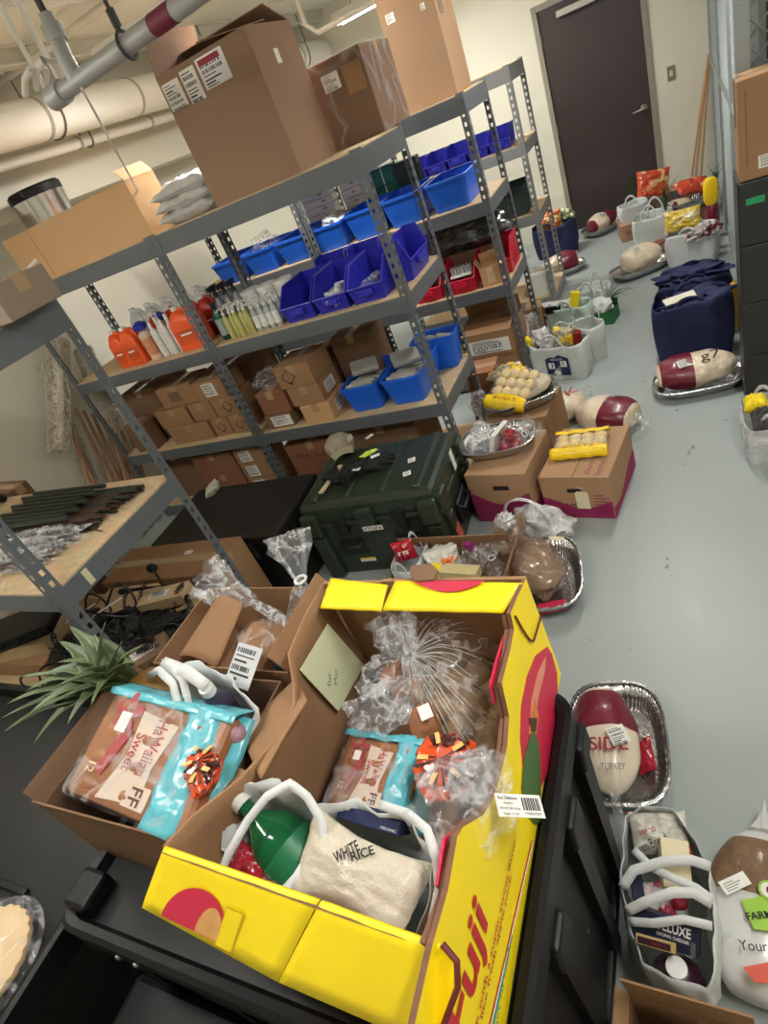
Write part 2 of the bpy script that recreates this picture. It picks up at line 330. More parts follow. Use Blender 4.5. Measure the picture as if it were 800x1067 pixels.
# sprinkler pipe
PG = mat('grey_pipe_paint', C(168, 170, 168), .45, .2, var=.06)
t = thing('sprinkler_pipe', 'grey sprinkler pipe with a maroon band hanging below the ceiling', 'pipe', (0, 0, 0))
PA = at(62, 98, 2.40); PB = at(205, -6, 2.40); dd = (PB - PA).normalized()
MB().tube([PA, PA + dd * 2.2], .030, 20).build('pipe', PG, t, smooth=40)
bm0 = at(152, 28, 2.40); bm1 = at(176, 12, 2.40); bl = (bm1 - bm0).length; s0 = (bm0 - PA).dot(dd)
MB().tube([PA + dd * s0, PA + dd * (s0 + bl)], .0315, 20).build('maroon_band', mat('maroon_paint', C(112, 34, 58), .5), t, smooth=40)
b = MB(); b.tube([PA - dd * .05, PA + dd * .03], .040, 16); b.tube([PA - dd * .065, PA - dd * .05], .03, 6); b.tube([PA + dd * .12, PA + dd * .12 + Vector((0, 0, .07)), PA + dd * .12 + Vector((0, .02, .2))], [.03, .03, .024], 14); b.tube([PA + dd * .12 + Vector((0, .012, .12)), PA + dd * .12 + Vector((0, .018, .17))], .036, 12)
b.build('fitting', PG, t, smooth=35)
for s in (.42, 1.3):
    b = MB(); q = PA + dd * s; b.tube([q + Vector((0, .04 * math.cos(a), .04 * math.sin(a))) for a in [2 * PI * k / 14 for k in range(14)]], .006, 6, closed=True); b.tube([q + Vector((0, 0, .04)), q + Vector((0, 0, ZC - 2.401))], .007, 8); b.tube([q + Vector((0, 0, .05)), q + Vector((0, 0, .1))], .014, 6)
    b.build('hanger', mat('dark_hanger_steel', C(70, 70, 70), .5, .6), t, smooth=40)
q = PA + dd * .12 + Vector((0, .02, .2)); b = MB(); b.tube([q - Vector((0, 0, .01)), q + Vector((0, 0, .055))], .012, 8); b.loft([(0, .022, .022), (.01, .022, .022), (.012, .006, .006)], 12, Matrix.Translation(q + Vector((0, 0, .05)))); b.build('sprinkler_head', mat('dark_hanger_steel', C(1, 1, 1)), t, smooth=40)
# bent white conduit loops by the pipe end
for lb, pl in (('bent white conduit arch beside the sprinkler pipe end, right one', ((38, 92), (37, 74), (44, 62), (56, 64), (64, 78), (66, 90))), ('bent white conduit arch beside the sprinkler pipe end, left one', ((26, 98), (26, 82), (32, 72), (42, 68), (48, 74), (50, 96)))):
    tag(MB().tube([at(u, v, 2.52) for u, v in pl] + [at(*pl[-1], 2.52) + Vector((0, 0, ZC - 2.522))], .013, 10).build('conduit', WHITE(), smooth=60), lb, 'pipe')
# pull cord
p0 = at(85, 92, 2.35); p1 = aty(151, 212, .3); tag(MB().tube([p0 + (p1 - p0) * k / 8 + Vector((0, 0, -.012 * math.sin(PI * k / 8))) for k in range(9)], .0045, 6).build('hanging_cord', PAPER()), 'thin white cord hanging from the pipe down to the top shelf', 'cord')
# ceiling lights
def fixture(label, x0, y0, x1, y1, z):
    t = thing('ceiling_light', label, 'ceiling light', ((x0 + x1) / 2, (y0 + y1) / 2, z), 0, 'fluorescent strip lights'); hx, hy = (x1 - x0) / 2, (y1 - y0) / 2
    al = hx > hy
    MB().box(-hx, -hy, 0, hx, hy, .06, tx=1 if al else .7, ty=.7 if al else 1).build('housing', WHITE(), t, bevel=.004)
    for s in (-1, 1):
        o = (0, s * hy * .5) if al else (s * hx * .5, 0); e = (hx * .96, 0) if al else (0, hy * .96)
        MB().tube([(o[0] - e[0], o[1] - e[1], -.016), (o[0] + e[0], o[1] + e[1], -.016)], .013, 12).build('tube', mat('fluorescent_tube', C(255, 252, 240), .5, emit=14), t, smooth=40)
    for s in (-.7, .7): q = (hx * s, 0) if al else (0, hy * s); MB().tube([(q[0], q[1], .055), (q[0], q[1], ZC - z - .002)], .004, 6).build('suspension_rod', mat('hanger_steel', C(1, 1, 1)), t)
fixture('fluorescent light strip glowing behind the sprinkler pipe', -1.65, .67, -.42, .83, 2.70)
fixture('fluorescent light strip glowing behind the tall brown carton, farthest back', -1.4, 3.5, -.2, 3.7, 2.64)
fixture('fluorescent light strip above the aisle', .92, .8, 1.08, 2.0, 2.74)
fixture('fluorescent light strip high on the right above the cart', 1.82, -2.7, 1.98, -1.5, 2.77)
fixture('added fill light strip above the nearest left shelving unit', -1.1, -2.68, .1, -2.52, 2.77)  # unseen fixture added to go with the camera-side fill
fixture('added fill light strip in the near left corner of the room', -2.8, -1.83, -1.6, -1.67, 2.77)  # unseen fixture added to go with the left wall fill

# ------------------------------------------------------------------ wire cage on the right
CG = mat('cage_grey_paint', C(160, 168, 168), .45, .2, var=.06)
def cage(label, A, B, H, posts, mid=1.15):
    A = Vector(A); B = Vector(B); L = (B - A).length; ang = math.atan2(B.y - A.y, B.x - A.x)
    t = thing('wire_cage_panel', label, 'wire cage', A, ang)
    for x in posts: MB().box(x - .025, -.025, 0, x + .025, .025, H).build('post', CG, t, bevel=.003)
    for z in (.06, mid, H - .04):
        MB().box(.025, -.018, z - .02, L - .025, .018, z + .02).build('rail', CG, t, bevel=.002)
    b = MB(); s = .105; n = int((L + H) / s)
    for i in range(n + 1):
        c0 = i * s
        # two diagonal directions clipped to the rectangle
        x0, z0 = max(0, c0 - H), min(H, c0); x1, z1 = min(L, c0), max(0, c0 - L)
        for sy, fl in ((-.003, 0), (.003, 1)):
            a = (x0 if not fl else L - x0, sy, z0); c = (x1 if not fl else L - x1, sy, z1)
            if abs(x1 - x0) > .01: b.tube([a, c], .003, 4)
    b.build('diamond_mesh', CG, t)
cage('grey diamond mesh cage side running along the aisle beside the navy bags', (1.52, .87, 0), (1.52, 4.87, 0), 2.6, (.03, 1.35, 2.68, 3.98))
cage('grey diamond mesh cage front above the filing cabinet', (1.50, .80, 0), (3.15, .80, 0), 2.6, (1.6,))
tag(MB().box(-.03, -.045, 0, .03, .045, 2.6).build('cage_corner_post', CG, M=TR(1.475, .812, 0), bevel=.004), 'thick grey corner post of the wire cage behind the cabinet', 'post')

# ------------------------------------------------------------------ shelving units
def hole_mat(): return mat('shadow_gap', C(20, 20, 20), .9)
def post(parent, sx, sy, H, mt, key):
    # L-angle with real slots; corner at the origin, flanges reaching in sx (x) and sy (y)
    if key not in POSTS:
        b = MB(); W = .042; hw = .0075
        for ax in (0, 1):
            def P(a, z): return (sx * a, 0, z) if ax == 0 else (0, sy * a, z)
            z = .02; zs = [0]
            while z < H - .03: zs += [z, z + .022]; z += .05
            zs.append(H); c = .023
            for a0, a1 in ((0, c - hw), (c + hw, W)): b.add([P(a0, 0), P(a1, 0), P(a1, H), P(a0, H)], [(0, 1, 2, 3)])
            for i in range(0, len(zs), 2): b.add([P(c - hw, zs[i]), P(c + hw, zs[i]), P(c + hw, zs[i + 1]), P(c - hw, zs[i + 1])], [(0, 1, 2, 3)])
        o = b.build('post', mt, parent, solid=.0022); POSTS[key] = o.data; return o
    o = bpy.data.objects.new('post', POSTS[key]); scene.collection.objects.link(o); o.parent = parent
    d = o.modifiers.new('solid', 'SOLIDIFY'); d.thickness = .0022; d.offset = 0; return o
POSTS = {}
def shelving(label, x0, y0, w, d, levels, H=1.84, dark_rear=True, mt=None, grp=None):
    t = thing('shelving_unit', label, 'shelving unit', (x0, y0, 0), 0, grp); mt = mt or STEEL()
    for x, sx in ((0, 1), (w, -1)):
        for y, sy in ((0, 1), (d, -1)):
            o = post(t, sx, sy, H, mt, (sx, sy, H, mt.name)); o.location = (x, y, 0)
    for z, bh in levels:
        e = .004
        MB().box(e, e, z - .016, w - e, d - e, z).build('shelf_board', osb(), t)
        for y in (e, d - e - .018):
            MB().box(.0, y - (.003 if y < .1 else -.021), z - .02 - bh + .012, w, y + (.0 if y < .1 else .024), z - .006).build('beam', mt, t, bevel=.002)
        for x in (-.001, w - .002):
            MB().box(x, .003, z - .02 - bh + .012, x + .003, d - .003, z - .006).build('side_beam', mt, t)
    return t
ZA = (1.834, 1.186, .58, .10); ZB = (1.834, 1.26, .735, .10); ZCc = (1.834, 1.315, .8, .10)
lev = lambda zs: [(z, .095 if i == 0 else .075) for i, z in enumerate(zs)]
shelving('steel shelving unit with blue bins, the big brown carton on its top', -1.306, 0, 1.306, .60, lev(ZA), grp=None)
shelving('grey slotted steel shelving unit with orange jugs, against the left wall', -2.60, 0, 1.29, .60, lev(ZA))
shelving('middle steel shelving unit with blue totes above red bins', -1.12, 1.24, 1.28, .60, lev(ZB))
shelving('middle steel shelving unit seen through the front shelves, left of the red bins', -2.42, 1.24, 1.29, .60, lev(ZB))
shelving('farthest steel shelving unit next to the dark door', -1.15, 2.65, 1.30, .60, lev(ZCc), mt=mat('lit_grey_steel', C(150, 152, 152), .42, .3, var=.1, scale=9))  # same steel as the others, lighter tone puts the light there into the colour
shelving('grey slotted shelving unit holding the metal rods, nearest on the left', -2.2, -1.93, 1.55, .67, lev((1.834, 1.104, .42)))
# ------------------------------------------------------------------ generic builders
def carton(label, x, y, z, w, d, h, rz=0, mt=None, name='cardboard_box', cat='box', group=None, open_=(), tape=True, tapedir='x', M=None, marks=(), seam=True):
    # stands on (x, y, z); open_: list of (side, angle) flaps, angle 0 = flat over the opening, 90 = upright, 180+ = folded down outside
    t = thing(name, label, cat, (x, y, z), rz, group, M); mt = mt or CARD(); T = .004
    if not open_:
        MB().box(-w / 2, -d / 2, 0, w / 2, d / 2, h).build('body', mt, t, bevel=.004)
        if tape:
            tm = mat('parcel_tape', C(176, 148, 112), .25, var=.06, coat=.5)
            b = MB()
            if tapedir == 'x':
                b.box(-w / 2 - .0006, -.025, h - .05, w / 2 + .0006, .025, h + .0006)
            else: b.box(-.025, -d / 2 - .0006, h - .05, .025, d / 2 + .0006, h + .0006)
            b.build('tape', tm, t)
    else:
        b = MB(); b.box(-w / 2, -d / 2, 0, w / 2, d / 2, T); b.box(-w / 2, -d / 2, T, w / 2, -d / 2 + T, h); b.box(-w / 2, d / 2 - T, T, w / 2, d / 2, h)
        b.box(-w / 2, -d / 2 + T, T, -w / 2 + T, d / 2 - T, h); b.box(w / 2 - T, -d / 2 + T, T, w / 2, d / 2 - T, h); b.build('body', mt, t)
        for side, ang, *ln in open_:
            ln = ln[0] if ln else min(w, d) * .48; a = math.radians(ang)
            if side in ('front', 'back'): F = MB().box(-w / 2 + .003, 0, -T / 2, w / 2 - .003, ln, T / 2)
            else: F = MB().box(-d / 2 + .003, 0, -T / 2, d / 2 - .003, ln, T / 2)
            base = {'front': TR(0, -d / 2, h), 'back': TR(0, d / 2, h, PI), 'left': TR(-w / 2, 0, h, -PI / 2), 'right': TR(w / 2, 0, h, PI / 2)}[side]
            F.build('flap', mt, t, M=base @ Matrix.Rotation(a, 4, 'X'))
    for k, m in enumerate(marks):
        kind, side, u, v, sw, sh = m[:6]; rot = m[6] if len(m) > 6 else 0; FM = face(side, w, d, h, u, v, rot)
        if kind == 'label': sticker(t, FM, sw, sh, k)
        elif kind == 'hazard': hazard(t, FM, sw)
        elif kind == 'strip': rect(MB(), -sw / 2, -sh / 2, sw / 2, sh / 2).build('printed_patch', m[7], t, M=FM)
        else: text('lettering', kind, t, m[7] if len(m) > 7 else INK(), FM @ Matrix.Translation((-sw / 2, -sh / 2, 0)), sw, sh)
    return t
BLUE = lambda: mat('blue_plastic', C(28, 98, 214), .38, var=.05, scale=5)
DBLUE = lambda: mat('deep_blue_plastic', C(44, 46, 176), .35, var=.05, scale=5)
REDP = lambda: mat('red_plastic', C(206, 26, 62), .38, var=.05)
def tote(label, x, y, z, w, d, h, rz=0, mt=None, group=None, name='plastic_tote', lab=False, M=None):
    t = thing(name, label, 'tote', (x, y, z), rz, group, M); mt = mt or BLUE(); T = .004; tp = .80
    b = MB(); rows = []
    prof = [(0, w / 2 * .8 - .004, d / 2 * .84 - .004, 9), (.002, w / 2 * .8, d / 2 * .84, 9), (h - .03, w / 2 * .95, d / 2 * .96, 11), (h, w / 2 * .96, d / 2 * .97, 11), (h, w / 2 * .96 - T, d / 2 * .97 - T, 11), (h - .03, w / 2 * .95 - T, d / 2 * .96 - T, 11), (.006, w / 2 * .8 - T, d / 2 * .84 - T, 9)]
    b.loft(prof, 48); b.build('body', mt, t, smooth=35)
    r = MB(); r.loft([(h - .012, w / 2 * .955, d / 2 * .965, 11), (h - .014, w / 2, d / 2, 12), (h + .002, w / 2, d / 2, 12), (h + .002, w / 2 * .93, d / 2 * .94, 11), (h - .004, w / 2 * .93, d / 2 * .94, 11), (h - .012, w / 2 * .955, d / 2 * .965, 11)], 48, cap0=False, cap1=False); r.build('rim', mt, t, smooth=35)
    if lab: rect(MB(), -.06, -.014, .06, .014).build('label_strip', PAPER(), t, M=TR(0, -d / 2 * .9 + .0, h * .62) @ Matrix.Rotation(PI / 2 + .12, 4, 'X'))
    return t
def hopper(label, x, y, z, w, d, h, rz=0, mt=None, group=None, M=None):
    # open-fronted stacking bin: front is -y
    t = thing('stacking_bin', label, 'bin', (x, y, z), rz, group, M); mt = mt or DBLUE(); T = .0035
    fh = h * .48
    b = MB(); b.box(-w / 2 + .01, -d / 2 + .02, 0, w / 2 - .01, d / 2 - .004, T); b.build('base', mt, t)
    for s in (-1, 1):
        x0, x1 = s * (w / 2 - .01), s * (w / 2)
        MB().prism([(x0, -d / 2 + .02, 0), (x0, d / 2 - .004, 0), (x1, d / 2, h), (x1, -d / 2 + d * .32, h), (x1, -d / 2, fh)], (-s * T, 0, 0)).build('side', mt, t)
        MB().tube([(x1, d / 2, h), (x1, -d / 2 + d * .32, h), (x1, -d / 2, fh)], .0055, 6).build('side_rim', mt, t)
        for k in range(3):
            MB().box(s * (w / 2 - .004) - .003, -d * .1 + k * d * .2, h * .15, s * (w / 2 - .004) + .003, -d * .1 + k * d * .2 + .008, h * .92).build('rib', mt, t)
    MB().prism([(-w / 2 + .01, -d / 2 + .02, 0), (w / 2 - .01, -d / 2 + .02, 0), (w / 2, -d / 2, fh), (-w / 2, -d / 2, fh)], (0, T, 0)).build('front', mt, t)
    MB().box(-w * .22, -d / 2 - .012, fh - .045, w * .22, -d / 2 + .006, fh - .012).build('label_holder', mt, t, bevel=.002)
    MB().tube([(-w / 2, -d / 2, fh), (w / 2, -d / 2, fh)], .006, 6).build('front_rim', mt, t)
    MB().prism([(-w / 2 + .01, d / 2 - .004, 0), (w / 2 - .01, d / 2 - .004, 0), (w / 2, d / 2, h), (-w / 2, d / 2, h)], (0, -T, 0)).build('back', mt, t)
    return t
def jug(label, x, y, z, w, d, h, col, rz=0, group=None, cap=True, name='jug'):
    t = thing(name, label, 'jug', (x, y, z), rz, group); mt = mat('jug_plastic_%s' % name, col, .35, var=.05)
    b = MB(); b.loft([(0, w * .46, d * .46, 6), (.006, w * .5, d * .5, 6), (h * .62, w * .5, d * .5, 6), (h * .72, w * .47, d * .47, 5), (h * .86, w * .3, d * .34, 3, 0, 0, -w * .08), (h * .93, .02, .02, 2, 0, 0, -w * .18), (h * .96, .02, .02, 2, 0, 0, -w * .18)], 32)
    b.build('body', mt, t, smooth=40)
    MB().tube([(w * .42, 0, h * .55), (w * .44, 0, h * .78), (w * .28, 0, h * .92), (0, 0, h * .93), (-w * .12, 0, h * .9)], .013, 10).build('handle', mt, t, smooth=50)
    if cap: MB().loft([(h * .94, .024, .024), (h * 1.02, .024, .024), (h * 1.02, .001, .001)], 20, TR(-w * .18, 0, 0)).build('cap', WHITE(), t, smooth=40)
    o = rect(MB(), -w * .34, -h * .16, w * .34, h * .16).build('label', mat('jug_label_%s' % name, tuple(c * .75 for c in col[:3]) + (1,), .5), t, M=face('front', w, d, h, 0, h * .34))
    rect(MB(), -w * .2, -h * .02, w * .2, h * .02).build('label_print', PAPER(), o, M=face('front', w, d + .003, h, 0, h * .4))
    return t
def bottle(label, x, y, z, r, h, col, pump=False, spray=False, capc=None, rz=0, group=None, lab=None, name='bottle', clear=False, neck=.8):
    t = thing(name, label, 'bottle', (x, y, z), rz, group)
    mt = mat('bottle_%d_%d_%d' % tuple(int(c * 99) for c in col[:3]), col, .2, var=.04, trans=.45 if clear else 0)
    MB().loft([(0, r * .9, r * .9), (.004, r, r), (h * .68, r, r), (h * neck, r * .45, r * .45), (h * (neck + .05), r * .42, r * .42)], 20).build('body', mt, t, smooth=40)
    cm = capc or WHITE(); zt = h * (neck + .05)
    if pump:
        b = MB(); b.loft([(zt, r * .5, r * .5), (zt + .016, r * .5, r * .5), (zt + .018, .004, .004), (h * 1.08, .004, .004), (h * 1.08, .010, .010), (h * 1.11, .010, .010)], 12)
        b.tube([(0, 0, h * 1.095), (0, -.03, h * 1.095), (0, -.04, h * 1.07)], .005, 6); b.build('pump', cm, t, smooth=40)
    elif spray:
        b = MB(); b.loft([(zt, r * .5, r * .5), (zt + .02, r * .5, r * .5), (zt + .03, .012, .012), (zt + .045, .012, .016)], 12); b.box(-.012, -.05, zt + .042, .012, .03, zt + .07); b.tube([(0, -.035, zt + .045), (0, -.045, zt + .01)], .005, 6); b.build('spray_head', cm, t, smooth=40)
    else: MB().loft([(zt - .002, r * .5, r * .5), (h, r * .48, r * .48)], 16).build('cap', cm, t, smooth=40)
    if lab: MB().loft([(h * .14, r + .0008, r + .0008), (h * .58, r + .0008, r + .0008)], 20, cap0=False, cap1=False).build('label', lab, t, smooth=40)
    return t
def foil_tray(label, x, y, z, a, b_, h, rz=0, group=None, M=None):
    t = thing('foil_tray', label, 'tray', (x, y, z), rz, group, M); e = 3.2
    m = MB(); m.loft([(.001, a * .72, b_ * .7, e), (.003, a * .76, b_ * .74, e, .006, 60), (h * .5, a * .86, b_ * .85, e, .022, 60), (h, a * .95, b_ * .94, e, .016, 60)], 360, cap1=False)
    m.build('pan', FOIL(), t, smooth=60, solid=.0012)
    m = MB(); m.loft([(h - .001, a * .945, b_ * .935, e), (h + .006, a * .965, b_ * .96, e, .004, 30), (h + .004, a * 1.0, b_ * 1.0, e, .006, 30), (h - .008, a * 1.0, b_ * 1.0, e, .006, 26)], 120, cap0=False, cap1=False)
    m.build('rim', FOIL(), t, smooth=60, solid=.0015)
    return t
def turkey(label, x, y, z, a, b_, h, rz=0, band=True, seed=1, group=None, M=None, wrap=None, txt=None, tagl=True, name='frozen_turkey', tail=True):
    # wrapped bird lying along local x; band: the dark label half
    t = thing(name, label, 'turkey', (x, y, z), rz, group, M); wr = wrap or CREAM()
    def prof(s, g=1.0):
        q = abs(2 * s - .92) / 1.08; r = max(0, 1 - q ** 2.5) ** .5 * (1 - .10 * s)
        return max(.12, r) * g
    def body(s0, s1, n, g):
        m = MB(); rows = []
        for i in range(n + 1):
            s = s0 + (s1 - s0) * i / n; r = prof(s, g); rows.append((s, r))
        vs = []; K = 28
        for s, r in rows:
            for k in range(K):
                an = 2 * PI * k / K; yy = math.cos(an) * b_ * r; zz = h * .5 + math.sin(an) * h * .5 * r
                if zz < h * .5: zz = h * .5 - (h * .5 - zz) * .98
                f = 1 + .12 * noise.noise(Vector((s * 3.5 + seed, math.cos(an) * 1.6, math.sin(an) * 1.6))) + .03 * noise.noise(Vector((s * 12 + seed, math.cos(an) * 5, math.sin(an) * 5)))
                vs.append((-a + 2 * a * s, yy * f, max(0, (zz - h * .5) * f + h * .5)))
        fs = [(i * K + k, i * K + (k + 1) % K, (i + 1) * K + (k + 1) % K, (i + 1) * K + k) for i in range(n) for k in range(K)]
        if s0 == 0: fs.append(tuple(reversed(range(K))))
        if s1 == 1: fs.append(tuple(n * K + k for k in range(K)))
        m.add(vs, fs); return m
    body(0, 1, 22, 1).build('wrapped_body', wr, t, smooth=60)
    if band: body(.04, .45, 10, 1.012).build('label_band', MAR() if band is True else band, t, smooth=60)
    if tail:
        MB().loft([(0, b_ * .16, b_ * .16, 2, .2, 7), (.03, .012, .012, 2, .2, 7), (.05, .03, .012, 2, .3, 7), (.075, .045, .014, 2, .35, 6)], 28, TR(a * .97, 0, h * .5, 0, 0, PI / 2)).build('knotted_end', CLEAR(), t, smooth=60)
    if tagl: sticker(t, TR(-a * .3, -b_ * .45, h * .93, .2, .42, 0), .075, .055, seed, 'price_sticker')
    if txt: text('lettering', txt, t, mat('red_ink', C(150, 30, 44), .6), TR(a * .1, -b_ * .4, h * .955, -.1, .38, .05), a * .55, .05)
    return t
def shopbag(label, x, y, z, w, d, h, rz=0, mt=None, group=None, seed=0, handles=True, sag=.06, name='shopping_bag', M=None, hz=.16):
    t = thing(name, label, 'bag', (x, y, z), rz, group, M); mt = mt or FABW(); rnd = random.Random(seed); n = 64; rows = []; vs = []
    R = 12
    for i in range(R + 1):
        v = i / R; hh = h * v
        for k in range(n):
            a = 2 * PI * k / n; c, q = math.cos(a), math.sin(a); e = 5
            px = math.copysign(abs(c) ** (2 / e), c) * w / 2 * (.9 + .12 * math.sin(PI * v * .9)); py = math.copysign(abs(q) ** (2 / e), q) * d / 2 * (.92 + .22 * v * (1 - abs(c) ** 3))
            nn = noise.noise(Vector((px * 14, py * 14, hh * 9 + seed))) * .022 * (.3 + v)
            vs.append((px * (1 + nn * 2), py + nn, hh - sag * h * v * v * (.5 + .5 * math.cos(2 * a + seed)) * (1 if v > .5 else 0)))
    fs = [(i * n + k, i * n + (k + 1) % n, (i + 1) * n + (k + 1) % n, (i + 1) * n + k) for i in range(R) for k in range(n)] + [tuple(reversed(range(n)))]
    MB().add(vs, fs).build('body', mt, t, smooth=60, solid=.0016)
    if handles:
        for s in (-1, 1):
            lean = (s * .04, 0) if hz > 0 else (0, 0)
            y0 = s * d / 2 * 1.02; pts = []
            for k in range(15):
                u = k / 14; an = PI * u; pts.append((-w * .22 * math.cos(an), y0 - s * d * .25 * math.sin(an) + lean[0] * math.sin(an) * (1.3 + .6 * rnd.random() * .2), h * (1 - sag * .4) - .05 * (1 - math.sin(an)) + hz * .7 * math.sin(an)))
            b = MB(); W = .013
            for q in range(14): b.add([Vector(pts[q]) + Vector((0, 0, 0)), Vector(pts[q + 1]), Vector(pts[q + 1]) * 1 + Vector((-(pts[q + 1][0]) * .14, 0, -W * 1.7)), Vector(pts[q]) + Vector((-(pts[q][0]) * .14, 0, -W * 1.7))], [(0, 1, 2, 3)])
            b.build('handle', mt, t, smooth=60, solid=.0016)
    return t
def film_bag(label, x, y, z, rx, ry, h, rz=0, seed=0, M=None, mt=None, name='clear_plastic_bag', cat='bag', group=None, neck=.07, flare=.07, parent=None, ruf=.10):
    # gathered clear bag: belly, tied neck, ruffled top
    t = thing(name, label, cat, (x, y, z), rz, group, M); mt = mt or CLEAR()
    rows = [(0, rx * .6, ry * .6, 2.5, .03, 9), (h * .06, rx * .9, ry * .9, 2.5, .03, 9), (h * .3, rx, ry, 2.4, .03, 11), (h * .6, rx * .92, ry * .92, 2.2, .04, 13), (h * .85, rx * .55, ry * .55, 2, .09, 13), (h, .016, .016, 2, .15, 13), (h + .012, .014, .014, 2, .15, 13), (h + neck * .5, flare * .6, flare * .4, 2, .22, 11), (h + neck, flare, flare * .6, 2, .3, 11), (h + neck * 1.5, flare * 1.05, flare * .75, 2, .35, 9)]
    m = MB(); m.loft(rows, 88, cap1=False)
    m.v = [(v[0] + .012 * noise.noise(Vector(v) * 16 + Vector((seed, 0, 0))), v[1] + .012 * noise.noise(Vector(v) * 16 + Vector((0, seed, 5))), max(0, v[2] + .008 * noise.noise(Vector(v) * 14))) for v in m.v]
    m.build('film', mt, t, smooth=70); MB().tube([(.017 * math.cos(2 * PI * k / 10), .017 * math.sin(2 * PI * k / 10), h + .006) for k in range(10)], .003, 5, closed=True).build('twist_tie', WHITE(), t)
    return t
def crumple(label, M, rx, ry, rz_, seed, mt=None, name='crumpled_plastic_bag', cat='bag', group=None, amp=.3, fr=2, flat=None):
    m = MB().blob(rx, ry, rz_, seed, min(amp, .22), min(fr, 2.2), 56, flat=flat)
    def cr(v):
        v = Vector(v); d = v.normalized(); k = 0
        for f, a in ((3.5, .10), (8, .05), (17, .02)): k += a * (1 - abs(noise.noise(d * f + Vector((seed, 2, f)))) * 3)
        return v * (1 + k)
    m.v = [cr(v) for v in m.v]; t = m.build(name, mt or CLEAR(), None, smooth=50); t.matrix_world = M; return tag(t, label, cat, group)
def rolls_pack(label, M, nx, ny, r, group=None, bandc=None, rollc=None, name='bread_rolls_pack', h=.05):
    # film-wrapped rolls lying in the XY plane of M (centred), thickness along +z
    t = thing(name, label, 'bread', group=group, M=M); rc = rollc or mat('pale_bread', C(232, 206, 150), .7, var=.12, scale=30)
    W, D = nx * r * 2 * .93, ny * r * 2 * .93
    for i in range(nx):
        for j in range(ny): MB().blob(r * 1.06, r * 1.06, h * .52, i * 7 + j, .06, 2, 14, c=((i - (nx - 1) / 2) * r * 1.86, (j - (ny - 1) / 2) * r * 1.86, h * .5)).build('roll', rc, t, smooth=70)
    MB().loft([(0, W / 2 + .006, D / 2 + .006, 6), (h * .5, W / 2 + .012, D / 2 + .012, 6, .004, 30), (h * .95, W / 2 + .004, D / 2 + .004, 5, .006, 24), (h * 1.02, W / 2 * .9, D / 2 * .9, 5)], 64).build('film', CLEARER(), t, smooth=60)
    bc = bandc or mat('yellow_packaging', C(248, 208, 30), .35, var=.06, bump=.3, bscale=20)
    L = MB(); L.grid(lambda u, v: Vector(((u - .5) * (W + .03), -D / 2 - .02 + v * D * .34 * (.75 + .3 * math.sin(PI * u)), h * 1.04 * min(1, v * 2.2 + .25) + .003 * math.sin(u * 25) + .001)), 20, 6); L.build('yellow_label', bc, t, smooth=60, solid=.001)
    if ny == 3:
        L = MB(); L.grid(lambda u, v: Vector(((u - .5) * (W + .02), D / 2 + .012 - v * D * .24, h * 1.05 * min(1, v * 2.5 + .3) + .003 * math.sin(u * 21) + .001)), 20, 6); L.build('yellow_label', bc, t, smooth=60, solid=.001)
    text('lettering', 'ROLLS', t, mat('red_ink', C(170, 36, 30), .6), Matrix.Translation((-W * .3, -D * .5 + D * .10, h * 1.06 + .003)), W * .6, D * .08)
    return t
# ------------------------------------------------------------------ top of the shelves
ZT = 1.834
G1 = 'cartons on top of the shelves'
t = carton('largest brown carton on the top shelf, shipping labels on its front and one flap up', -.572, .24, ZT, .52, .42, .56, 0, mat('big_carton_board', C(150, 119, 96), .85, var=.05, scale=4, bump=.1, bscale=20), group=G1, open_=[('left', 78, .17), ('back', 20, .2), ('right', 8, .25), ('front', 4, .2)])
sticker(t, face('front', .52, .42, .56, -.2, .475), .10, .105, 2); sticker(t, face('front', .52, .42, .56, -.09, .475), .085, .125, 3)
pk = sticker(t, face('front', .52, .42, .56, .045, .488), .15, .115, 4, 'packing_slip_pouch', mat('pouch_film', C(214, 212, 214), .2, var=.05, coat=.6)); rect(MB(), -.065, .028, .055, .05, .002).build('red_print', mat('red_ink', C(150, 30, 44), .6), pk, M=face('front', .52, .42, .56, .045, .488))
sticker(t, face('right', .52, .42, .56, -.02, .44), .04, .055, 4, 'torn_label', lines=False)
t = carton('dusty brown carton wrapped in stretch film on the top shelf', -.265, .78, ZT, .37, .50, .37, 0.06, CARDD(), group=G1); b = MB().box(-.19, -.255, .0, .19, .255, .376); b.build('stretch_film', film('stretch_film', C(200, 200, 205), .06, .36, 4, .2), t, bevel=.006)
sticker(t, face('front', .375, .51, .37, -.0, .28), .09, .07, 6); rect(MB(), -.05, -.06, .05, .06).build('faded_label', CARD(), t, M=face('front', .376, .512, .37, .12, .26))
carton('small open brown carton behind the film-wrapped carton on the top shelf', -.33, 1.46, ZT, .16, .2, .10, .1, CARDD(), group=G1, open_=[('left', 100, .08), ('right', 80, .08)])
t = carton('tallest brown carton, on the top shelf nearest the cream wall', -.055, 1.53, ZT, .32, .40, .70, .03, mat('tan_carton_board', C(156, 124, 94), .85, var=.06, scale=4, bump=.1), group=G1)
sticker(t, face('front', .32, .4, .7, -.1, .46), .05, .045, 5); sticker(t, face('front', .32, .4, .7, .09, .44), .025, .03, 6)
rect(MB(), -.05, -.12, .05, .12).build('clear_tape', mat('clear_tape', C(140, 118, 98), .2, var=.05, coat=.8), t, M=face('right', .32, .4, .7, -.1, .5))
sticker(t, face('right', .32, .4, .7, -.08, .47), .04, .1, 7); sticker(t, face('right', .32, .4, .7, .06, .5), .035, .09, 8)
t = carton('long tan carton on the left end of the top shelf', -1.86, .16, ZT, 1.12, .24, .275, -.01, mat('long_carton_board', C(206, 166, 122), .85, var=.05, scale=3, bump=.25, bscale=7, dist=.01), group=G1, open_=[('front', 2, .12), ('back', 2, .12), ('right', 55, .07)])
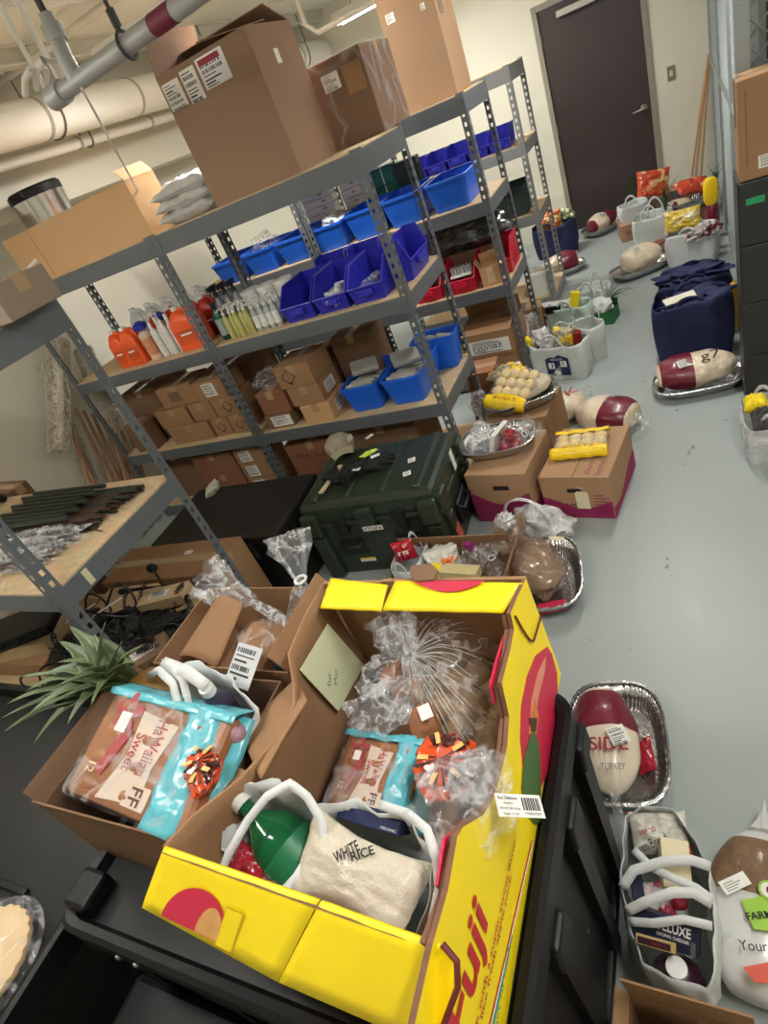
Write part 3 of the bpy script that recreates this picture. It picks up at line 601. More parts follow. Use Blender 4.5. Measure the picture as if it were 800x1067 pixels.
rect(MB(), -.002, -.138, .002, .138, .001).build('seam', CARD(), t, M=face('front', 1.12, .24, .28, -.31, .14))
rect(MB(), -.06, -.008, .06, .008).build('torn_label', PAPER(), t, M=face('front', 1.12, .24, .28, -.44, .11, .2))
# trash can shaped steel urn behind the long carton
t = thing('trash_can', 'shiny steel bin with a black lid standing behind the long tan carton', 'trash can', (-2.36, .42, ZT), .2)
MB().loft([(0, .155, .155), (.43, .165, .165)], 48).build('steel_body', mat('polished_steel', C(205, 205, 205), .14, 1, var=.04), t, smooth=40)
MB().loft([(.425, .170, .170), (.465, .171, .171), (.48, .155, .155), (.482, .01, .01)], 48).build('lid', BLACK(), t, smooth=40)
MB().box(-.05, -.19, .44, .05, -.155, .47).build('lid_handle', BLACK(), t, bevel=.004)
# folded stacks in film
for k in range(3):
    t = MB().pill(.20, .14, .045, k + 5).build('folded_textile_pack', mat('grey_textile', C(188, 188, 186), .5, var=.25, scale=20, bump=.5, bscale=14, coat=.6, dist=.02), None, smooth=60)
    t.matrix_world = TR(-1.06 + .008 * k, .2, ZT + .034 + k * .054, .05); tag(t, ['grey folded textile pack in clear film, bottom of the stack beside the big carton', 'grey folded textile pack in clear film, middle of the stack', 'grey folded textile pack in clear film, topmost of the stack'][k], 'textile pack', 'folded packs on the top shelf')
carton('small tan box peeking out behind the long carton on the top shelf', -1.19, .40, ZT, .08, .07, .09, .2, CARDL())
# carton on the near left shelf top
carton('grey-brown low carton on top of the nearest left shelving unit', -1.05, -1.40, 1.834, .94, .22, .11, .02, mat('dusty_board', C(140, 122, 106), .85, var=.06), tapedir='x')
# ------------------------------------------------------------------ second level, front unit: jugs and bottles
zs = ZA[1]
ORG = C(232, 92, 40)
jl = ['orange jug beside the white cleaner bottle, the big one right of centre', 'orange jug at the left end of the row', 'orange jug second from the left end']
jug(jl[0], -1.49, .13, zs, .21, .13, .255, ORG, .1, 'orange jugs', name='orange_jug')
jug(jl[1], -2.11, .13, zs, .12, .12, .235, ORG, .1, 'orange jugs', name='orange_jug'); jug(jl[2], -1.975, .11, zs, .13, .11, .24, ORG, .05, 'orange jugs', name='orange_jug')
for k in range(4): jug('red jug in the second row behind the wipes canister, number %s from the left' % ['one', 'two', 'three', 'four'][k], -1.90 + k * .15, .33, zs, .12, .12, .235, C(176, 48, 36), .1, 'red jugs', name='red_jug')
for k in range(5): jug('translucent white jug in the back row, %s' % ['farthest left', 'second from the left', 'in the middle', 'fourth from the left', 'farthest right'][k], -2.2 + k * .155, .48, zs, .13, .12, .27, C(205, 208, 206), .1, 'white jugs', name='white_jug')
def canister(label, x, y, c1, capm):
    t = bottle(label, x, y, zs, .042, .25, C(225, 190, 170), capc=capm, lab=c1, name='wipes_canister', group='wipes canisters', neck=.78)
    MB().loft([(.20, .044, .044), (.232, .044, .044), (.24, .03, .03)], 24).build('lid', capm, t, smooth=40)
OL = mat('orange_label', C(206, 138, 104), .4, var=.4, scale=30)
BLC = mat('blue_cap', C(36, 44, 160), .35)
canister('white wipes canister with orange label and blue lid, front one', -1.835, .10, OL, BLC); canister('wipes canister with blue lid half hidden behind the front canister', -1.74, .19, mat('brown_label', C(140, 70, 60), .4, var=.3, scale=30), BLC)
WL = mat('printed_white_label', C(220, 220, 216), .4, var=.25, scale=60)
for k in range(4): bottle('slim white bottle with printed label, %s of four between canister and orange jug' % ['first', 'second', 'third', 'last'][k], -1.755 + k * .045, .10 + (k % 2) * .02, zs, .022, .24, C(226, 226, 222), pump=k % 2 == 0, group='slim white bottles', lab=WL, name='lotion_bottle')
BC = mat('black_cap', C(24, 24, 24), .4)
bottle('dark green bottle with pale label and black cap beside the shelf post', -1.225, .10, zs, .032, .22, C(30, 74, 56), capc=BC, lab=mat('pale_label', C(150, 165, 160), .4, var=.2, scale=40), name='spray_bottle')
for k in range(3): bottle('grey spray bottle with black trigger behind the green bottle, %s' % ['left', 'middle', 'right'][k], -1.30 + k * .07, .26, zs, .034, .25, C(120, 124, 126), spray=True, capc=BC, group='grey spray bottles', name='spray_bottle')
rn = random.Random(3); names = ['front left', 'front second', 'front third', 'front fourth', 'front fifth', 'rear left', 'rear second', 'rear third', 'rear fourth', 'rear fifth']
for k in range(10):
    cx, cy = -1.165 + (k % 5) * .038, .075 + (k // 5) * .06
    bottle('small yellow-green pump bottle, %s of the cluster' % names[k], cx, cy + (k % 2) * .01, zs, .0185, .165, C(226, 222, 150), pump=True, group='yellow-green pump bottles', clear=True, lab=None, name='pump_bottle')
for k in range(8):
    cx, cy = -.96 + (k % 4) * .047, .075 + (k // 4) * .07
    bottle('clear pump bottle with white cap right of the yellow-green ones, %s' % ['front left', 'front second', 'front third', 'front right', 'rear left', 'rear second', 'rear third', 'rear right'][k], cx, cy, zs, .0205, .155, C(214, 222, 220), pump=True, group='clear pump bottles', clear=True, lab=WL, name='pump_bottle')
for k in range(3):
    t = thing('white_tub', 'white round tub with lid behind the pump bottles, %s' % ['left one', 'middle one', 'right one'][k], 'tub', (-1.09 + k * .125, .30, zs), 0, 'white tubs'); MB().loft([(0, .05, .05), (.17, .056, .056)], 28).build('body', WHITE(), t, smooth=40); MB().loft([(.17, .06, .06), (.19, .06, .06), (.192, .01, .01)], 28).build('lid', WHITE(), t, smooth=40)
# deep blue open-front bins
for k, x in enumerate((-.655, -.44, -.225)):
    t = hopper('deep blue open-front bin on the second shelf, %s' % ['left one, empty', 'middle one holding white packets', 'right one holding a clear bag'][k], x, .21, zs, .20, .36, .175, 0, group='deep blue stacking bins')
    if k: crumple(['', 'white crumpled packets inside the middle deep blue bin', 'clear bag of parts inside the right deep blue bin'][k], TR(x, .16, zs + .05), .07, .12, .045, k, mat('milky_film', C(200, 204, 208), .3, var=.2, bump=.6, bscale=20) if k == 1 else None, name='plastic_packet', cat='packet')
for k, (x, y) in enumerate(((-.58, .47), (-.36, .47))): hopper('deep blue open-front bin in the back row of the second shelf, %s' % ['left', 'right'][k], x, y, zs, .2, .14, .2, 0, group='deep blue stacking bins')
hopper('deep blue bin lying sideways at the right end of the second shelf', -.075, .36, zs, .30, .115, .21, PI / 2, group='deep blue stacking bins')
# ------------------------------------------------------------------ third level: cartons and blue totes
z3 = ZA[2]; G3 = 'closed cartons on the third shelf'
def cl(label, x, y, z, w, d, h, marks=(), mt=None, rz=0, grp=G3, td='y'): return carton(label, x, y, z, w, d, h, rz, mt, group=grp, marks=marks, tapedir=td)
cl('carton with diamond mark, bottom row right beside the post', -1.46, .17, z3, .15, .22, .135, [('hazard', 'front', 0, .065, .04, 0)])
cl('carton with diamond mark, bottom row second from the post', -1.62, .17, z3, .15, .22, .135, [('hazard', 'front', 0, .065, .04, 0)])
cl('plain carton, bottom row farthest from the post', -1.90, .17, z3, .38, .24, .13)
cl('carton with diamond mark, middle row beside the post', -1.50, .17, z3 + .136, .20, .22, .13, [('hazard', 'front', .02, .065, .042, 0)])
cl('plain carton, middle row left of the diamond carton', -1.71, .17, z3 + .136, .20, .22, .13)
cl('plain carton, middle row farthest left', -1.98, .18, z3 + .131, .30, .24, .13)
cl('carton with white shipping label, top row beside the post', -1.55, .165, z3 + .267, .26, .21, .13, [('label', 'front', 0, .07, .1, .09)])
cl('plain carton, top row on the far left', -1.86, .19, z3 + .267, .32, .22, .14, [('strip', 'front', -.02, .07, .1, .07, 0, CARDD())])
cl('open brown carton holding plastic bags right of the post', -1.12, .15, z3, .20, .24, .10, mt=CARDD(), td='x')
t = cl('reddish brown carton lying on another, right of the post', -1.10, .15, z3 + .10, .21, .24, .15, mt=mat('reddish_board', C(140, 92, 66), .85, var=.06))
sticker(t, TR(0, -.122, -.05) @ Matrix.Rotation(PI / 2, 4, 'X'), .15, .07, 9, 'crumpled_label')
cl('kraft carton wrapped in clear tape, bottom of the stack of three', -.82, .14, z3, .21, .24, .12, [('label', 'right', 0, .06, .1, .07)], mt=CARDL())
cl('kraft carton with a label on its side, middle of the stack of three', -.85, .15, z3 + .121, .23, .24, .12, [('label', 'right', 0, .06, .12, .07)])
cl('carton with diamond mark, topmost of the stack of three', -.87, .16, z3 + .242, .25, .25, .14, [('hazard', 'front', -.04, .07, .05, 0)])
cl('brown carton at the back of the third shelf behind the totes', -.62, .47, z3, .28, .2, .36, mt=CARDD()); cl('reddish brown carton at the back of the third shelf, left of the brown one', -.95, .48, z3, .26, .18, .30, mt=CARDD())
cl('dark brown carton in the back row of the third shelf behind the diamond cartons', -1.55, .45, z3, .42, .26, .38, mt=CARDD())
crumple('clear bags with green tags lying on the reddish brown carton', TR(-1.13, .15, z3 + .30), .09, .11, .05, 21, CLEAR(), name='clear_plastic_bag')
crumple('clear bag stuffed behind the post on the third shelf', TR(-1.22, .3, z3 + .12), .05, .1, .11, 24, CLEAR(), name='clear_plastic_bag')
GP = mat('grey_packet', C(150, 148, 142), .45, var=.15, scale=12, bump=.3, bscale=20)
def packet(label, M, w, d, h): return tag_m(MB().box(-w / 2, -d / 2, 0, w / 2, d / 2, h).build('sealed_packet', GP, None, bevel=min(h * .3, .008)), M, label, 'packet', 'grey sealed packets in the blue totes')
def tag_m(o, M, label, cat, group=None): o.matrix_world = M; return tag(o, label, cat, group)
for k, (x, y) in enumerate(((-.505, .23), (-.235, .23))):
    tote('blue tote filled with grey packets on the third shelf, %s' % ['left one', 'right one'][k], x, y, z3, .25, .40, .165, 0, group='blue totes on the third shelf')
    for j in range(6):
        packet('grey sealed packet %s in the %s tote, third shelf' % (['lying in front', 'leaning second from the front', 'leaning in the middle', 'leaning fourth from the front', 'leaning near the back', 'lying across the top'][j], ['left', 'right'][k]), TR(x - .01 + .01 * (j % 2), y - .12 + j * .045, z3 + .10, .1 * (j - 2), -.7 + .1 * j, 0) if j < 5 else TR(x, y - .02, z3 + .2, .5, .12, .1), .16, .15, .03)
for k, (x, y) in enumerate(((-.06, .44),)):
    tote('blue tote at the right rear end of the third shelf', x - .09, .50, z3, .28, .17, .20, 0, group='blue totes on the third shelf')
    for j in range(3): packet('grey sealed packet in the rear blue tote, %s' % ['left', 'middle', 'right'][j], TR(x - .17 + j * .07, .5, z3 + .16, .2, -.3, .3), .1, .12, .03)
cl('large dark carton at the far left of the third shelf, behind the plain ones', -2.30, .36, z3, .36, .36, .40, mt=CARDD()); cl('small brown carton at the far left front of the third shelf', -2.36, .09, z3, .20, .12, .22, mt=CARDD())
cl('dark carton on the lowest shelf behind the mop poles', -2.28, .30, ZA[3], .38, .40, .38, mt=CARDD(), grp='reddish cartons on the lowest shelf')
# bottom level: labelled cartons
for k in range(3): cl('carton with white label on the lowest shelf, %s of the stack beside the post' % ['bottom', 'middle', 'topmost'][k], -1.52, .16, ZA[3] + k * .122, .26, .22, .12, [('label', 'front', -.04, .06, .1, .085), ('hazard', 'right', .02, .06, .035, 0)], grp='labelled cartons on the lowest shelf')
for k in range(2): cl('reddish carton on the lowest shelf, %s of the stack on the left' % ['bottom', 'top'][k], -1.86, .17, ZA[3] + k * .18, .38, .24, .18, [('strip', 'front', -.1, .12, .04, .02, 0, mat('red_ink', C(1, 1, 1)))], mt=mat('reddish_board', C(1, 1, 1)), grp='reddish cartons on the lowest shelf')
t = cl('brown carton with red printing on the lowest shelf right of the post', -1.02, .20, ZA[3], .40, .28, .33, mt=mat('reddish_board', C(1, 1, 1)))
text('lettering', 'FRAGILE', t, mat('brown_ink', C(90, 40, 26), .7), face('front', .4, .28, .33, -.13, .22), .22, .035); text('lettering', 'THIS WAY UP', t, mat('brown_ink', C(1, 1, 1)), face('front', .4, .28, .33, -.16, .07), .26, .025)
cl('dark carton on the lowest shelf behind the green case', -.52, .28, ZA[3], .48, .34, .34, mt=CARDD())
# ------------------------------------------------------------------ middle unit
zb = ZB[1]; G4 = 'blue totes in the middle unit'
xs = [-1.93, -1.62, -1.31, -1.0, -.70, -.41, -.09]; lb = ['leftmost', 'second from the left', 'third from the left', 'fourth from the left, behind the front post', 'fifth from the left', 'sixth from the left', 'rightmost']
for k, x in enumerate(xs):
    tote('bright blue tote in the middle unit row, %s' % lb[k], x, 1.46, zb, .285, .40, .165 if k < 4 else .18, 0, group=G4, lab=(k in (2,)))
crumple('clear bag of small packets sticking out of a blue tote, middle unit', TR(-1.60, 1.42, zb + .17), .10, .10, .07, 31, CLEAR(), name='clear_plastic_bag')
crumple('white crumpled packets in the blue tote behind the front post', TR(-.98, 1.46, zb + .15), .1, .12, .05, 32, mat('milky_film', C(1, 1, 1)), name='plastic_packet', cat='packet')
z = ZB[2]; G5 = 'red bins on the red bin shelf'
hopper('red open-front bin holding clear vials, middle one of the red bins', -.17, 1.46, z, .21, .40, .19, 0, REDP(), G5); hopper('red open-front bin partly behind the front shelf post, leftmost', -.42, 1.46, z, .21, .40, .19, 0, REDP(), G5)
hopper('red open-front bin behind the small open carton, rightmost', .05, 1.58, z, .21, .30, .21, 0, REDP(), G5)
t = thing('vial_rack', 'rack of clear capped vials sitting in the red bin', 'rack', (-.17, 1.36, z + .10)); MB().box(-.075, -.05, 0, .075, .05, .012).build('base', WHITE(), t)
for i in range(6):
    for j in range(2): MB().loft([(.01, .009, .009), (.05, .009, .009), (.055, .006, .006), (.062, .006, .006)], 10, TR(-.062 + i * .025, -.02 + j * .04, 0)).build('vial', mat('clear_vial', C(225, 228, 228), .15, trans=.5), t, smooth=40)
t = carton('small open tan carton standing beside the red bins', .035, 1.33, z, .13, .11, .13, .12, CARDL(), open_=[('back', 75, .075), ('left', 115, .05), ('right', 200, .04)]); rect(MB(), -.025, -.03, .025, .03).build('tape', mat('pale_tape', C(222, 196, 160), .3, coat=.4), t, M=face('front', .13, .11, .13, 0, .05)); rect(MB(), -.022, -.02, .022, .02).build('tape', mat('pale_tape', C(1, 1, 1)), t, M=face('front', .13, .11, .13, 0, .105))
crumple('glossy black and clear film sheet bunched above the red bins', TR(-.18, 1.62, z + .30), .30, .13, .11, 41, mat('dark_film', C(70, 72, 74), .14, var=.6, scale=9, bump=1, bscale=16, coat=1, dist=.03), name='plastic_film', cat='plastic sheet')
carton('white wrapped carton under the dark film on the red bin shelf', -.2, 1.64, z, .5, .22, .2, 0, CARDD())
# lowest level of middle unit: big labelled carton
t = carton('brown carton with big white label and black pictogram under the red bins', -.10, 1.40, ZB[3], .40, .34, .17, -.06, CARD(), tape=False); sticker(t, face('front', .4, .34, .17, -.13, .085), .08, .10, 5); sticker(t, face('front', .4, .34, .17, .02, .12), .09, .05, 12, base=mat('pink_label', C(225, 200, 196), .6)); 
o = rect(MB(), -.025, -.015, .02, .02, .003); o.build('pictogram', INK(), t, M=face('front', .4, .34, .17, -.13, .085))
t = carton('open brown carton with long white label on top of the pictogram carton', -.10, 1.40, ZB[3] + .17, .42, .35, .17, -.06, CARD(), open_=[('front', 20, .12), ('back', 80, .12)]); sticker(t, face('front', .42, .35, .17, .03, .07), .30, .10, 8); sticker(t, face('front', .42, .35, .17, -.17, .09), .04, .12, 9, base=mat('yellow_packaging', C(248, 208, 30), .35, var=.06))
crumple('grey crumpled plastic at the foot of the middle shelf end', TR(.12, 1.66, .16), .07, .14, .15, 43, CLEAR(), name='plastic_film', cat='plastic sheet'); carton('small upright brown carton at the foot of the middle shelf end', .10, 1.98, 0, .12, .2, .3, .1, CARD())
# ------------------------------------------------------------------ farthest unit
z = ZCc[1]; G6 = 'deep blue bins in the farthest unit'
for k in range(6): hopper('deep blue bin in the farthest unit, %s' % ['leftmost', 'second from left', 'third from left', 'fourth from left', 'fifth from left', 'rightmost'][k], -.95 + k * .18, 2.84, z, .17, .28, .15, 0, group=G6)
carton('stack of white boxes behind the blue totes, seen past the front post', -1.0, 2.8, ZCc[1] + .0, .01, .01, .01, 0, WHITE()) if 0 else None
GRN = mat('green_board', C(30, 110, 84), .6, var=.1)
for k in range(3): carton('green carton with white straps behind the blue totes, %s' % ['bottom', 'middle', 'topmost'][k], -.66, 1.76, zb + .0 + k * .115, .22, .14, .11, .05, GRN, group='green cartons') if 0 else None
for k in range(6): carton('white flat box stacked at the back of the middle unit, %s' % ['lowest', 'second', 'third', 'fourth', 'fifth', 'topmost'][k], -.92 + .006 * (k % 2), 1.755, zb + k * .058, .17, .11, .056, .04 * (k % 3 - 1), mat('white_board', C(232, 230, 222), .7, var=.05), group='white flat boxes', tape=False, marks=[('strip', 'front', .02, .03, .03, .008, 0, CARDD())])
for k in range(3): carton('green box stacked at the back of the middle unit, %s' % ['lowest', 'middle', 'topmost'][k], -.68, 1.755, zb + k * .115, .22, .11, .113, .03, GRN, group='green boxes', tape=False, marks=[('strip', 'front', .03, .056, .008, .11, 0, WHITE())])
carton('dark grey bag-like carton beside the green boxes at the back', -.47, 1.76, zb, .16, .10, .33, 0, mat('dark_green_board', C(42, 60, 54), .7))
for k in range(7): carton('white flat box stacked at the back left of the middle unit, %s' % ['lowest', 'second', 'third', 'fourth', 'fifth', 'sixth', 'topmost'][k], -1.22 + .006 * (k % 2), 1.76, zb + k * .05, .26, .10, .048, .04 * (k % 3 - 1), mat('white_board', C(1, 1, 1)), group='white flat boxes', tape=False, marks=[('strip', 'front', .05, .025, .04, .008, 0, CARDD())])
carton('open carton on the farthest unit, in front of its third shelf', -.1, 2.85, ZCc[2], .30, .26, .16, 0, mat('dark_green_board', C(1, 1, 1)), open_=[('back', 90, .08)])
t = carton('white and dark box at the right end of the farthest unit', .02, 2.80, ZCc[3], .2, .22, .2, 0, mat('white_board', C(1, 1, 1)))
crumple('cables heaped on the third shelf of the farthest unit', TR(-.45, 2.85, ZCc[2] + .05), .16, .1, .05, 50, BLACK(), name='cable_heap', cat='cables')
# ------------------------------------------------------------------ nearest left unit: rods, bags
def tagobj(o, label, cat, group=None, M=None, kind=None):
    if M is not None: o.matrix_world = M
    return tag(o, label, cat, group, kind)
rn = random.Random(11); zr = 1.104
RODM = mat('dark_green_rod', C(58, 66, 58), .45, .3, var=.35, scale=3); ROD2 = mat('brown_rod', C(84, 62, 48), .5, .3, var=.3, scale=3)
def rodmesh(m): return MB().tube([(-.62, 0, 0), (.0, 0, 0)], .0055, 6).build('metal_rod', m)
r1, r2 = rodmesh(RODM), rodmesh(ROD2); n = 0
for lay in range(3):
    for k in range(24 - lay * 3):
        src = r1 if rn.random() < .6 else r2; o = src if src.users_collection and src.get('label') is None else src.copy()
        if o is not src: scene.collection.objects.link(o)
        y = -1.335 - k * .0118 - lay * .016; x = -.70 - rn.random() * .09 - k * .003
        o.matrix_world = TR(x, y, zr + .0058 + lay * .0105, rn.uniform(-.012, .012)); tag(o, 'thin %s metal rod in the %s layer of the rod bundle' % ('green-black' if 'green' in o.data.materials[0].name else 'brown', ['bottom', 'middle', 'top'][lay]), 'rod', 'metal rods on the nearest left shelf')
for k in range(9):
    o = MB().tube([(-.5, 0, 0), (.0, 0, 0)], .010, 8).build('conduit_rod', RODM, smooth=40); tagobj(o, 'thicker green tube on the rod bundle, %s' % ['nearest the back edge', 'second from the back', 'third from the back', 'fourth from the back', 'middle one', 'sixth from the back', 'seventh from the back', 'second from the front', 'nearest the clear bags'][k], 'rod', 'thicker tubes on the rod bundle', TR(-.93 - .05 * (k % 2), -1.36 - k * .026, zr + .043, .008 * (k - 4)))
for k in range(3):
    o = MB().blob(.21, .05, .028, 60 + k, .35, 4, 40).build('clear_plastic_bag', CLEAR(), None, smooth=40); tagobj(o, 'clear bag of small rods beside the rod bundle, %s' % ['nearest the bundle', 'middle one', 'nearest the shelf edge'][k], 'bag', 'clear bags of rods', TR(-1.0 - .02 * k, -1.665 - k * .068, zr + .032, .05 + .05 * k))
    for j in range(5):
        o = MB().tube([(-.16, 0, 0), (.17, 0, 0)], .004, 6).build('metal_rod', ROD2); tagobj(o, 'short brown rod inside the clear bag %s' % ['nearest the rod bundle', 'in the middle', 'nearest the shelf edge'][k], 'rod', 'short rods in clear bags', TR(-.99 - .02 * k, -1.65 - k * .068 - j * .008, zr + .02 + .004 * (j % 2), .05 + .04 * k))
t = thing('screwdriver', 'dark handled screwdriver lying at the shelf edge', 'tool', (-.80, -1.60, zr + .012), -.25); MB().tube([(-.09, 0, 0), (-.07, 0, 0), (0, 0, 0), (.01, 0, 0)], [.008, .011, .011, .006], 10).build('handle', BLACK(), t, smooth=40); MB().tube([(.01, 0, 0), (.1, 0, 0)], .003, 6).build('shaft', ROD2, t)
MBk = MB().box(-.012, -.001, -.06, .012, .001, 0); tagobj(MBk.build('paper_tag', mat('yellowed_paper', C(214, 206, 170), .7)), 'yellowed paper tag hanging from the nearest left shelf edge', 'tag', None, TR(-.648, -1.80, 1.09, PI / 2))
t = thing('rod_clamp', 'black rubber stopper on the back edge of the nearest left shelf', 'stopper', (-1.78, -1.30, zr)); MB().blob(.035, .022, .02, 3, .1, 2, 16, c=(0, 0, .02)).build('body', BLACK(), t, smooth=60)
# low shelf: boxes, headsets and coiled cords
zl = .42
tn = carton('wide flat brown carton lying behind the black cords', -1.27, -1.10, 0, .78, .28, .50, .06, CARD(), tapedir='x', marks=[('strip', 'top', .1, .05, .05, .03, 0, WHITE())])
M, wd, dp = fr(at(158, 622, .62), at(207, 600, .62), at(150, 600, .62))
t = carton('small light cardboard box with a label lying on the black cords', -1.0, -1.41, .52, .25, .10, .055, .28, mat('box_board_light', C(196, 168, 130), .8, var=.05), tape=False, marks=[('label', 'top', -.02, 0, .1, .045)])
carton('light cardboard sheet box behind the black headsets', -1.35, -1.40, zl, .34, .22, .09, .1, mat('box_board_light', C(1, 1, 1)), tape=False)
CRD = mat('black_cord', C(26, 26, 27), .35, var=.2, spec=.6)
def coil(P, Q, r=.011, turns=30, wr=.0028):
    P = Vector(P); Q = Vector(Q); d = (Q - P); L = d.length; x = d.normalized(); a = x.orthogonal().normalized(); b = x.cross(a); pts = []
    N = turns * 8
    for i in range(N + 1):
        t = i / N; an = 2 * PI * turns * t; sg = Vector((0, 0, -.05 * math.sin(PI * t) + .02 * math.sin(9 * t))) + b * .03 * math.sin(5 * t)
        pts.append(P + d * t + sg + a * r * math.cos(an) + b * r * math.sin(an))
    return MB().tube(pts, wr, 5)
rn = random.Random(5); place = ['on the left', 'near the front', 'under the light box', 'beside the light box', 'in the middle', 'in the middle front', 'to the right', 'at the right end', 'at the right front', 'at the back', 'near the post', 'beside the microphone']
for k in range(12):
    x, y = -1.32 + (k % 4) * .19 + rn.uniform(-.04, .04), -1.80 + (k // 4) * .15; a = rn.uniform(0, PI); l = rn.uniform(.09, .16)
    tagobj(coil((x - l * math.cos(a), y - l * math.sin(a), zl + .11 + rn.random() * .06), (x + l * math.cos(a), y + l * math.sin(a), zl + .12 + rn.random() * .06), turns=26).build('coiled_cord', CRD, smooth=60), 'black coiled cord in the tangle, %s' % place[k], 'cord', 'black coiled cords')
for k in range(14):
    x, y = -1.42 + (k % 5) * .17, -1.84 + (k // 5) * .17; R = rn.uniform(.05, .11); pts = []
    for i in range(24): a = 2 * PI * i / 24; pts.append((x + R * math.cos(a) * 1.2, y + R * math.sin(a), zl + .08 + .05 * math.sin(a * 2 + k) + .03 * (k % 4)))
    tagobj(MB().tube(pts, .0055, 6, closed=True).build('cable_loop', CRD, smooth=60), 'loop of thick black cable in the tangle, %s' % (place + ['at the far left', 'at the near left'])[k], 'cord', 'black cable loops')
for k in range(8):
    x, y = -1.42 + (k % 4) * .2, -1.74 + (k // 4) * .19; t = thing('desk_handset', 'black phone style handset in the cord tangle, %s' % place[k], 'handset', (x, y, zl + .07 + .025 * (k % 3)), rn.uniform(-1.2, 1.2), 'black handsets')
    b = MB().tube([(-.09, 0, .0), (-.07, 0, .018), (0, 0, .03), (.07, 0, .018), (.09, 0, 0)], [.022, .018, .014, .018, .022], 10); b.build('grip', BLACK(), t, smooth=60)
    MB().loft([(-.022, .026, .026), (.0, .028, .028), (.006, .02, .02)], 18, TR(-.095, 0, 0)).build('earpiece', BLACK(), t, smooth=40); MB().loft([(-.022, .026, .026), (.0, .028, .028), (.006, .02, .02)], 18, TR(.095, 0, 0)).build('mouthpiece', BLACK(), t, smooth=40)
tagobj(MB().blob(.36, .24, .075, 4, .25, 4, 40, c=(0, 0, .06)).build('cable_heap', mat('cable_heap_black', C(20, 20, 21), .5, var=.5, scale=40, bump=1, bscale=60, dist=.02)), 'heap of black cables under the coiled cords', 'cables', None, TR(-1.12, -1.66, zl), 'stuff')
q = at(171, 610, .60); q2 = at(128, 616, .58); q3 = at(158, 592, .62)
t = thing('gooseneck_microphone', 'small black microphone with foam ball on a bent stem above the cords', 'microphone', (q.x, q.y, zl + .1)); o = Vector((q.x, q.y, zl + .1))
MB().tube([q2 - o, q2 + (q - q2) * .5 + Vector((0, 0, -.0)) - o, q + Vector((0, 0, -.0)) - o, q3 - o], .008, 8).build('stem', BLACK(), t, smooth=60)
MB().blob(.028, .024, .024, 2, .02, 1, 18, c=q3 - o).build('foam_ball', BLACK(), t, smooth=60); MB().blob(.028, .02, .014, 2, .02, 1, 18, c=q2 - o).build('ear_pad', BLACK(), t, smooth=60)
for k, (u, v) in enumerate(((112, 634), (85, 640))):
    q = at(u, v, .58); tagobj(MB().tube([(-.08, 0, 0), (.08, 0, .015)], .008, 6, flat=.3).build('cable_strap', WHITE(), smooth=50), 'white strip lying on the black cables, %s' % ['right one', 'left one'][k], 'strip', None, TR(q.x, q.y, .58, .75))
carton('flat tan carton at the far left of the low shelf, upper one', -1.78, -1.62, zl + .09, .46, .34, .07, .25, mat('box_board_light', C(1, 1, 1)), tape=False); carton('flat brown carton at the far left of the low shelf, lower one', -1.80, -1.60, zl, .54, .42, .09, .05, CARD(), tape=False)
t = thing('equipment_case', 'thin black equipment case on the cartons of the low shelf', 'case', (-1.74, -1.66, zl + .161), .5); MB().box(-.2, -.12, 0, .2, .12, .05).build('body', BLACK(), t, bevel=.01); MB().tube([(-.05, -.12, .03), (-.05, -.15, .03), (.05, -.15, .03), (.05, -.12, .03)], .006, 8).build('handle', BLACK(), t, smooth=50)
# box with label in front of the cords
t = carton('brown box with a barcode label in front of the black cords', -.30, -2.02, .93, .19, .13, .10, .75, mat('box_board_dark', C(128, 100, 74), .8, var=.06), tape=False, marks=[('label', 'top', -.03, 0, .11, .045)]) if 0 else None
# black equipment chest
BCH = mat('chest_black', C(24, 25, 26), .5, var=.2, scale=20, bump=.2, bscale=90)
t = thing('equipment_chest', 'black equipment chest between the shelves and the green case', 'chest', (-1.22, -.60, 0), .03)
MB().box(-.45, -.27, 0, .45, .27, .33).build('body', BCH, t, bevel=.012); MB().box(-.46, -.28, .335, .46, .28, .43).build('lid', BCH, t, bevel=.015)
for s in (-.25, .25): MB().box(s - .03, -.29, .28, s + .03, -.268, .39).build('latch', mat('dark_latch', C(60, 60, 62), .4, .6), t, bevel=.003)
MB().tube([(-.08, -.275, .2), (-.08, -.31, .2), (.08, -.31, .2), (.08, -.275, .2)], .008, 8).build('handle', BLACK(), t, smooth=50)
# leaning boards on the left and mops
Q = [atx(u, v, -2.7) for u, v in ((60, 352), (62, 470), (85, 362), (122, 450))]
MOP = mat('mop_yarn', C(204, 196, 178), .9, var=.25, scale=60, bump=1, bscale=70, dist=.01)
WOOD = lambda: mat('pole_wood', C(176, 134, 104), .6, var=.12, scale=20)
def mop(label, top, bot, r, foot, seed):
    top = Vector(top); bot = Vector(bot); t = thing('dust_mop', label, 'mop', foot, group='dust mops'); o = Vector(foot); d = bot - top; L = d.length; x = d.normalized(); a = x.orthogonal().normalized(); b = x.cross(a)
    MB().tube([top + d * k / 10 - o for k in range(11)], [r * .7] + [r * .9] * 9 + [r * .6], 16, flat=.7).build('mop_core', MOP, t, smooth=60)
    rr = random.Random(seed); m = MB()
    for k in range(900):
        s = rr.random(); an = rr.uniform(0, 2 * PI); n = a * math.cos(an) + b * math.sin(an) * .75; p = top + d * s + n * r * .75 - o
        m.tube([p, p + n * r * .4 + x * rr.uniform(-.01, .012), p + n * r * .5 + x * rr.uniform(.0, .03)], .0034, 4)
    y = m.build('yarn_fringe', MOP, t, smooth=60); y['kind'] = 'stuff'
    MB().tube([top + d * .5 - o, Vector((0, 0, 0))], .012, 8).build('handle', WOOD(), t, smooth=60)
mop('large dust mop leaning upside down on the left wall, nearest', Q[0], Q[1], .062, (-2.66, -.55, .01), 1)
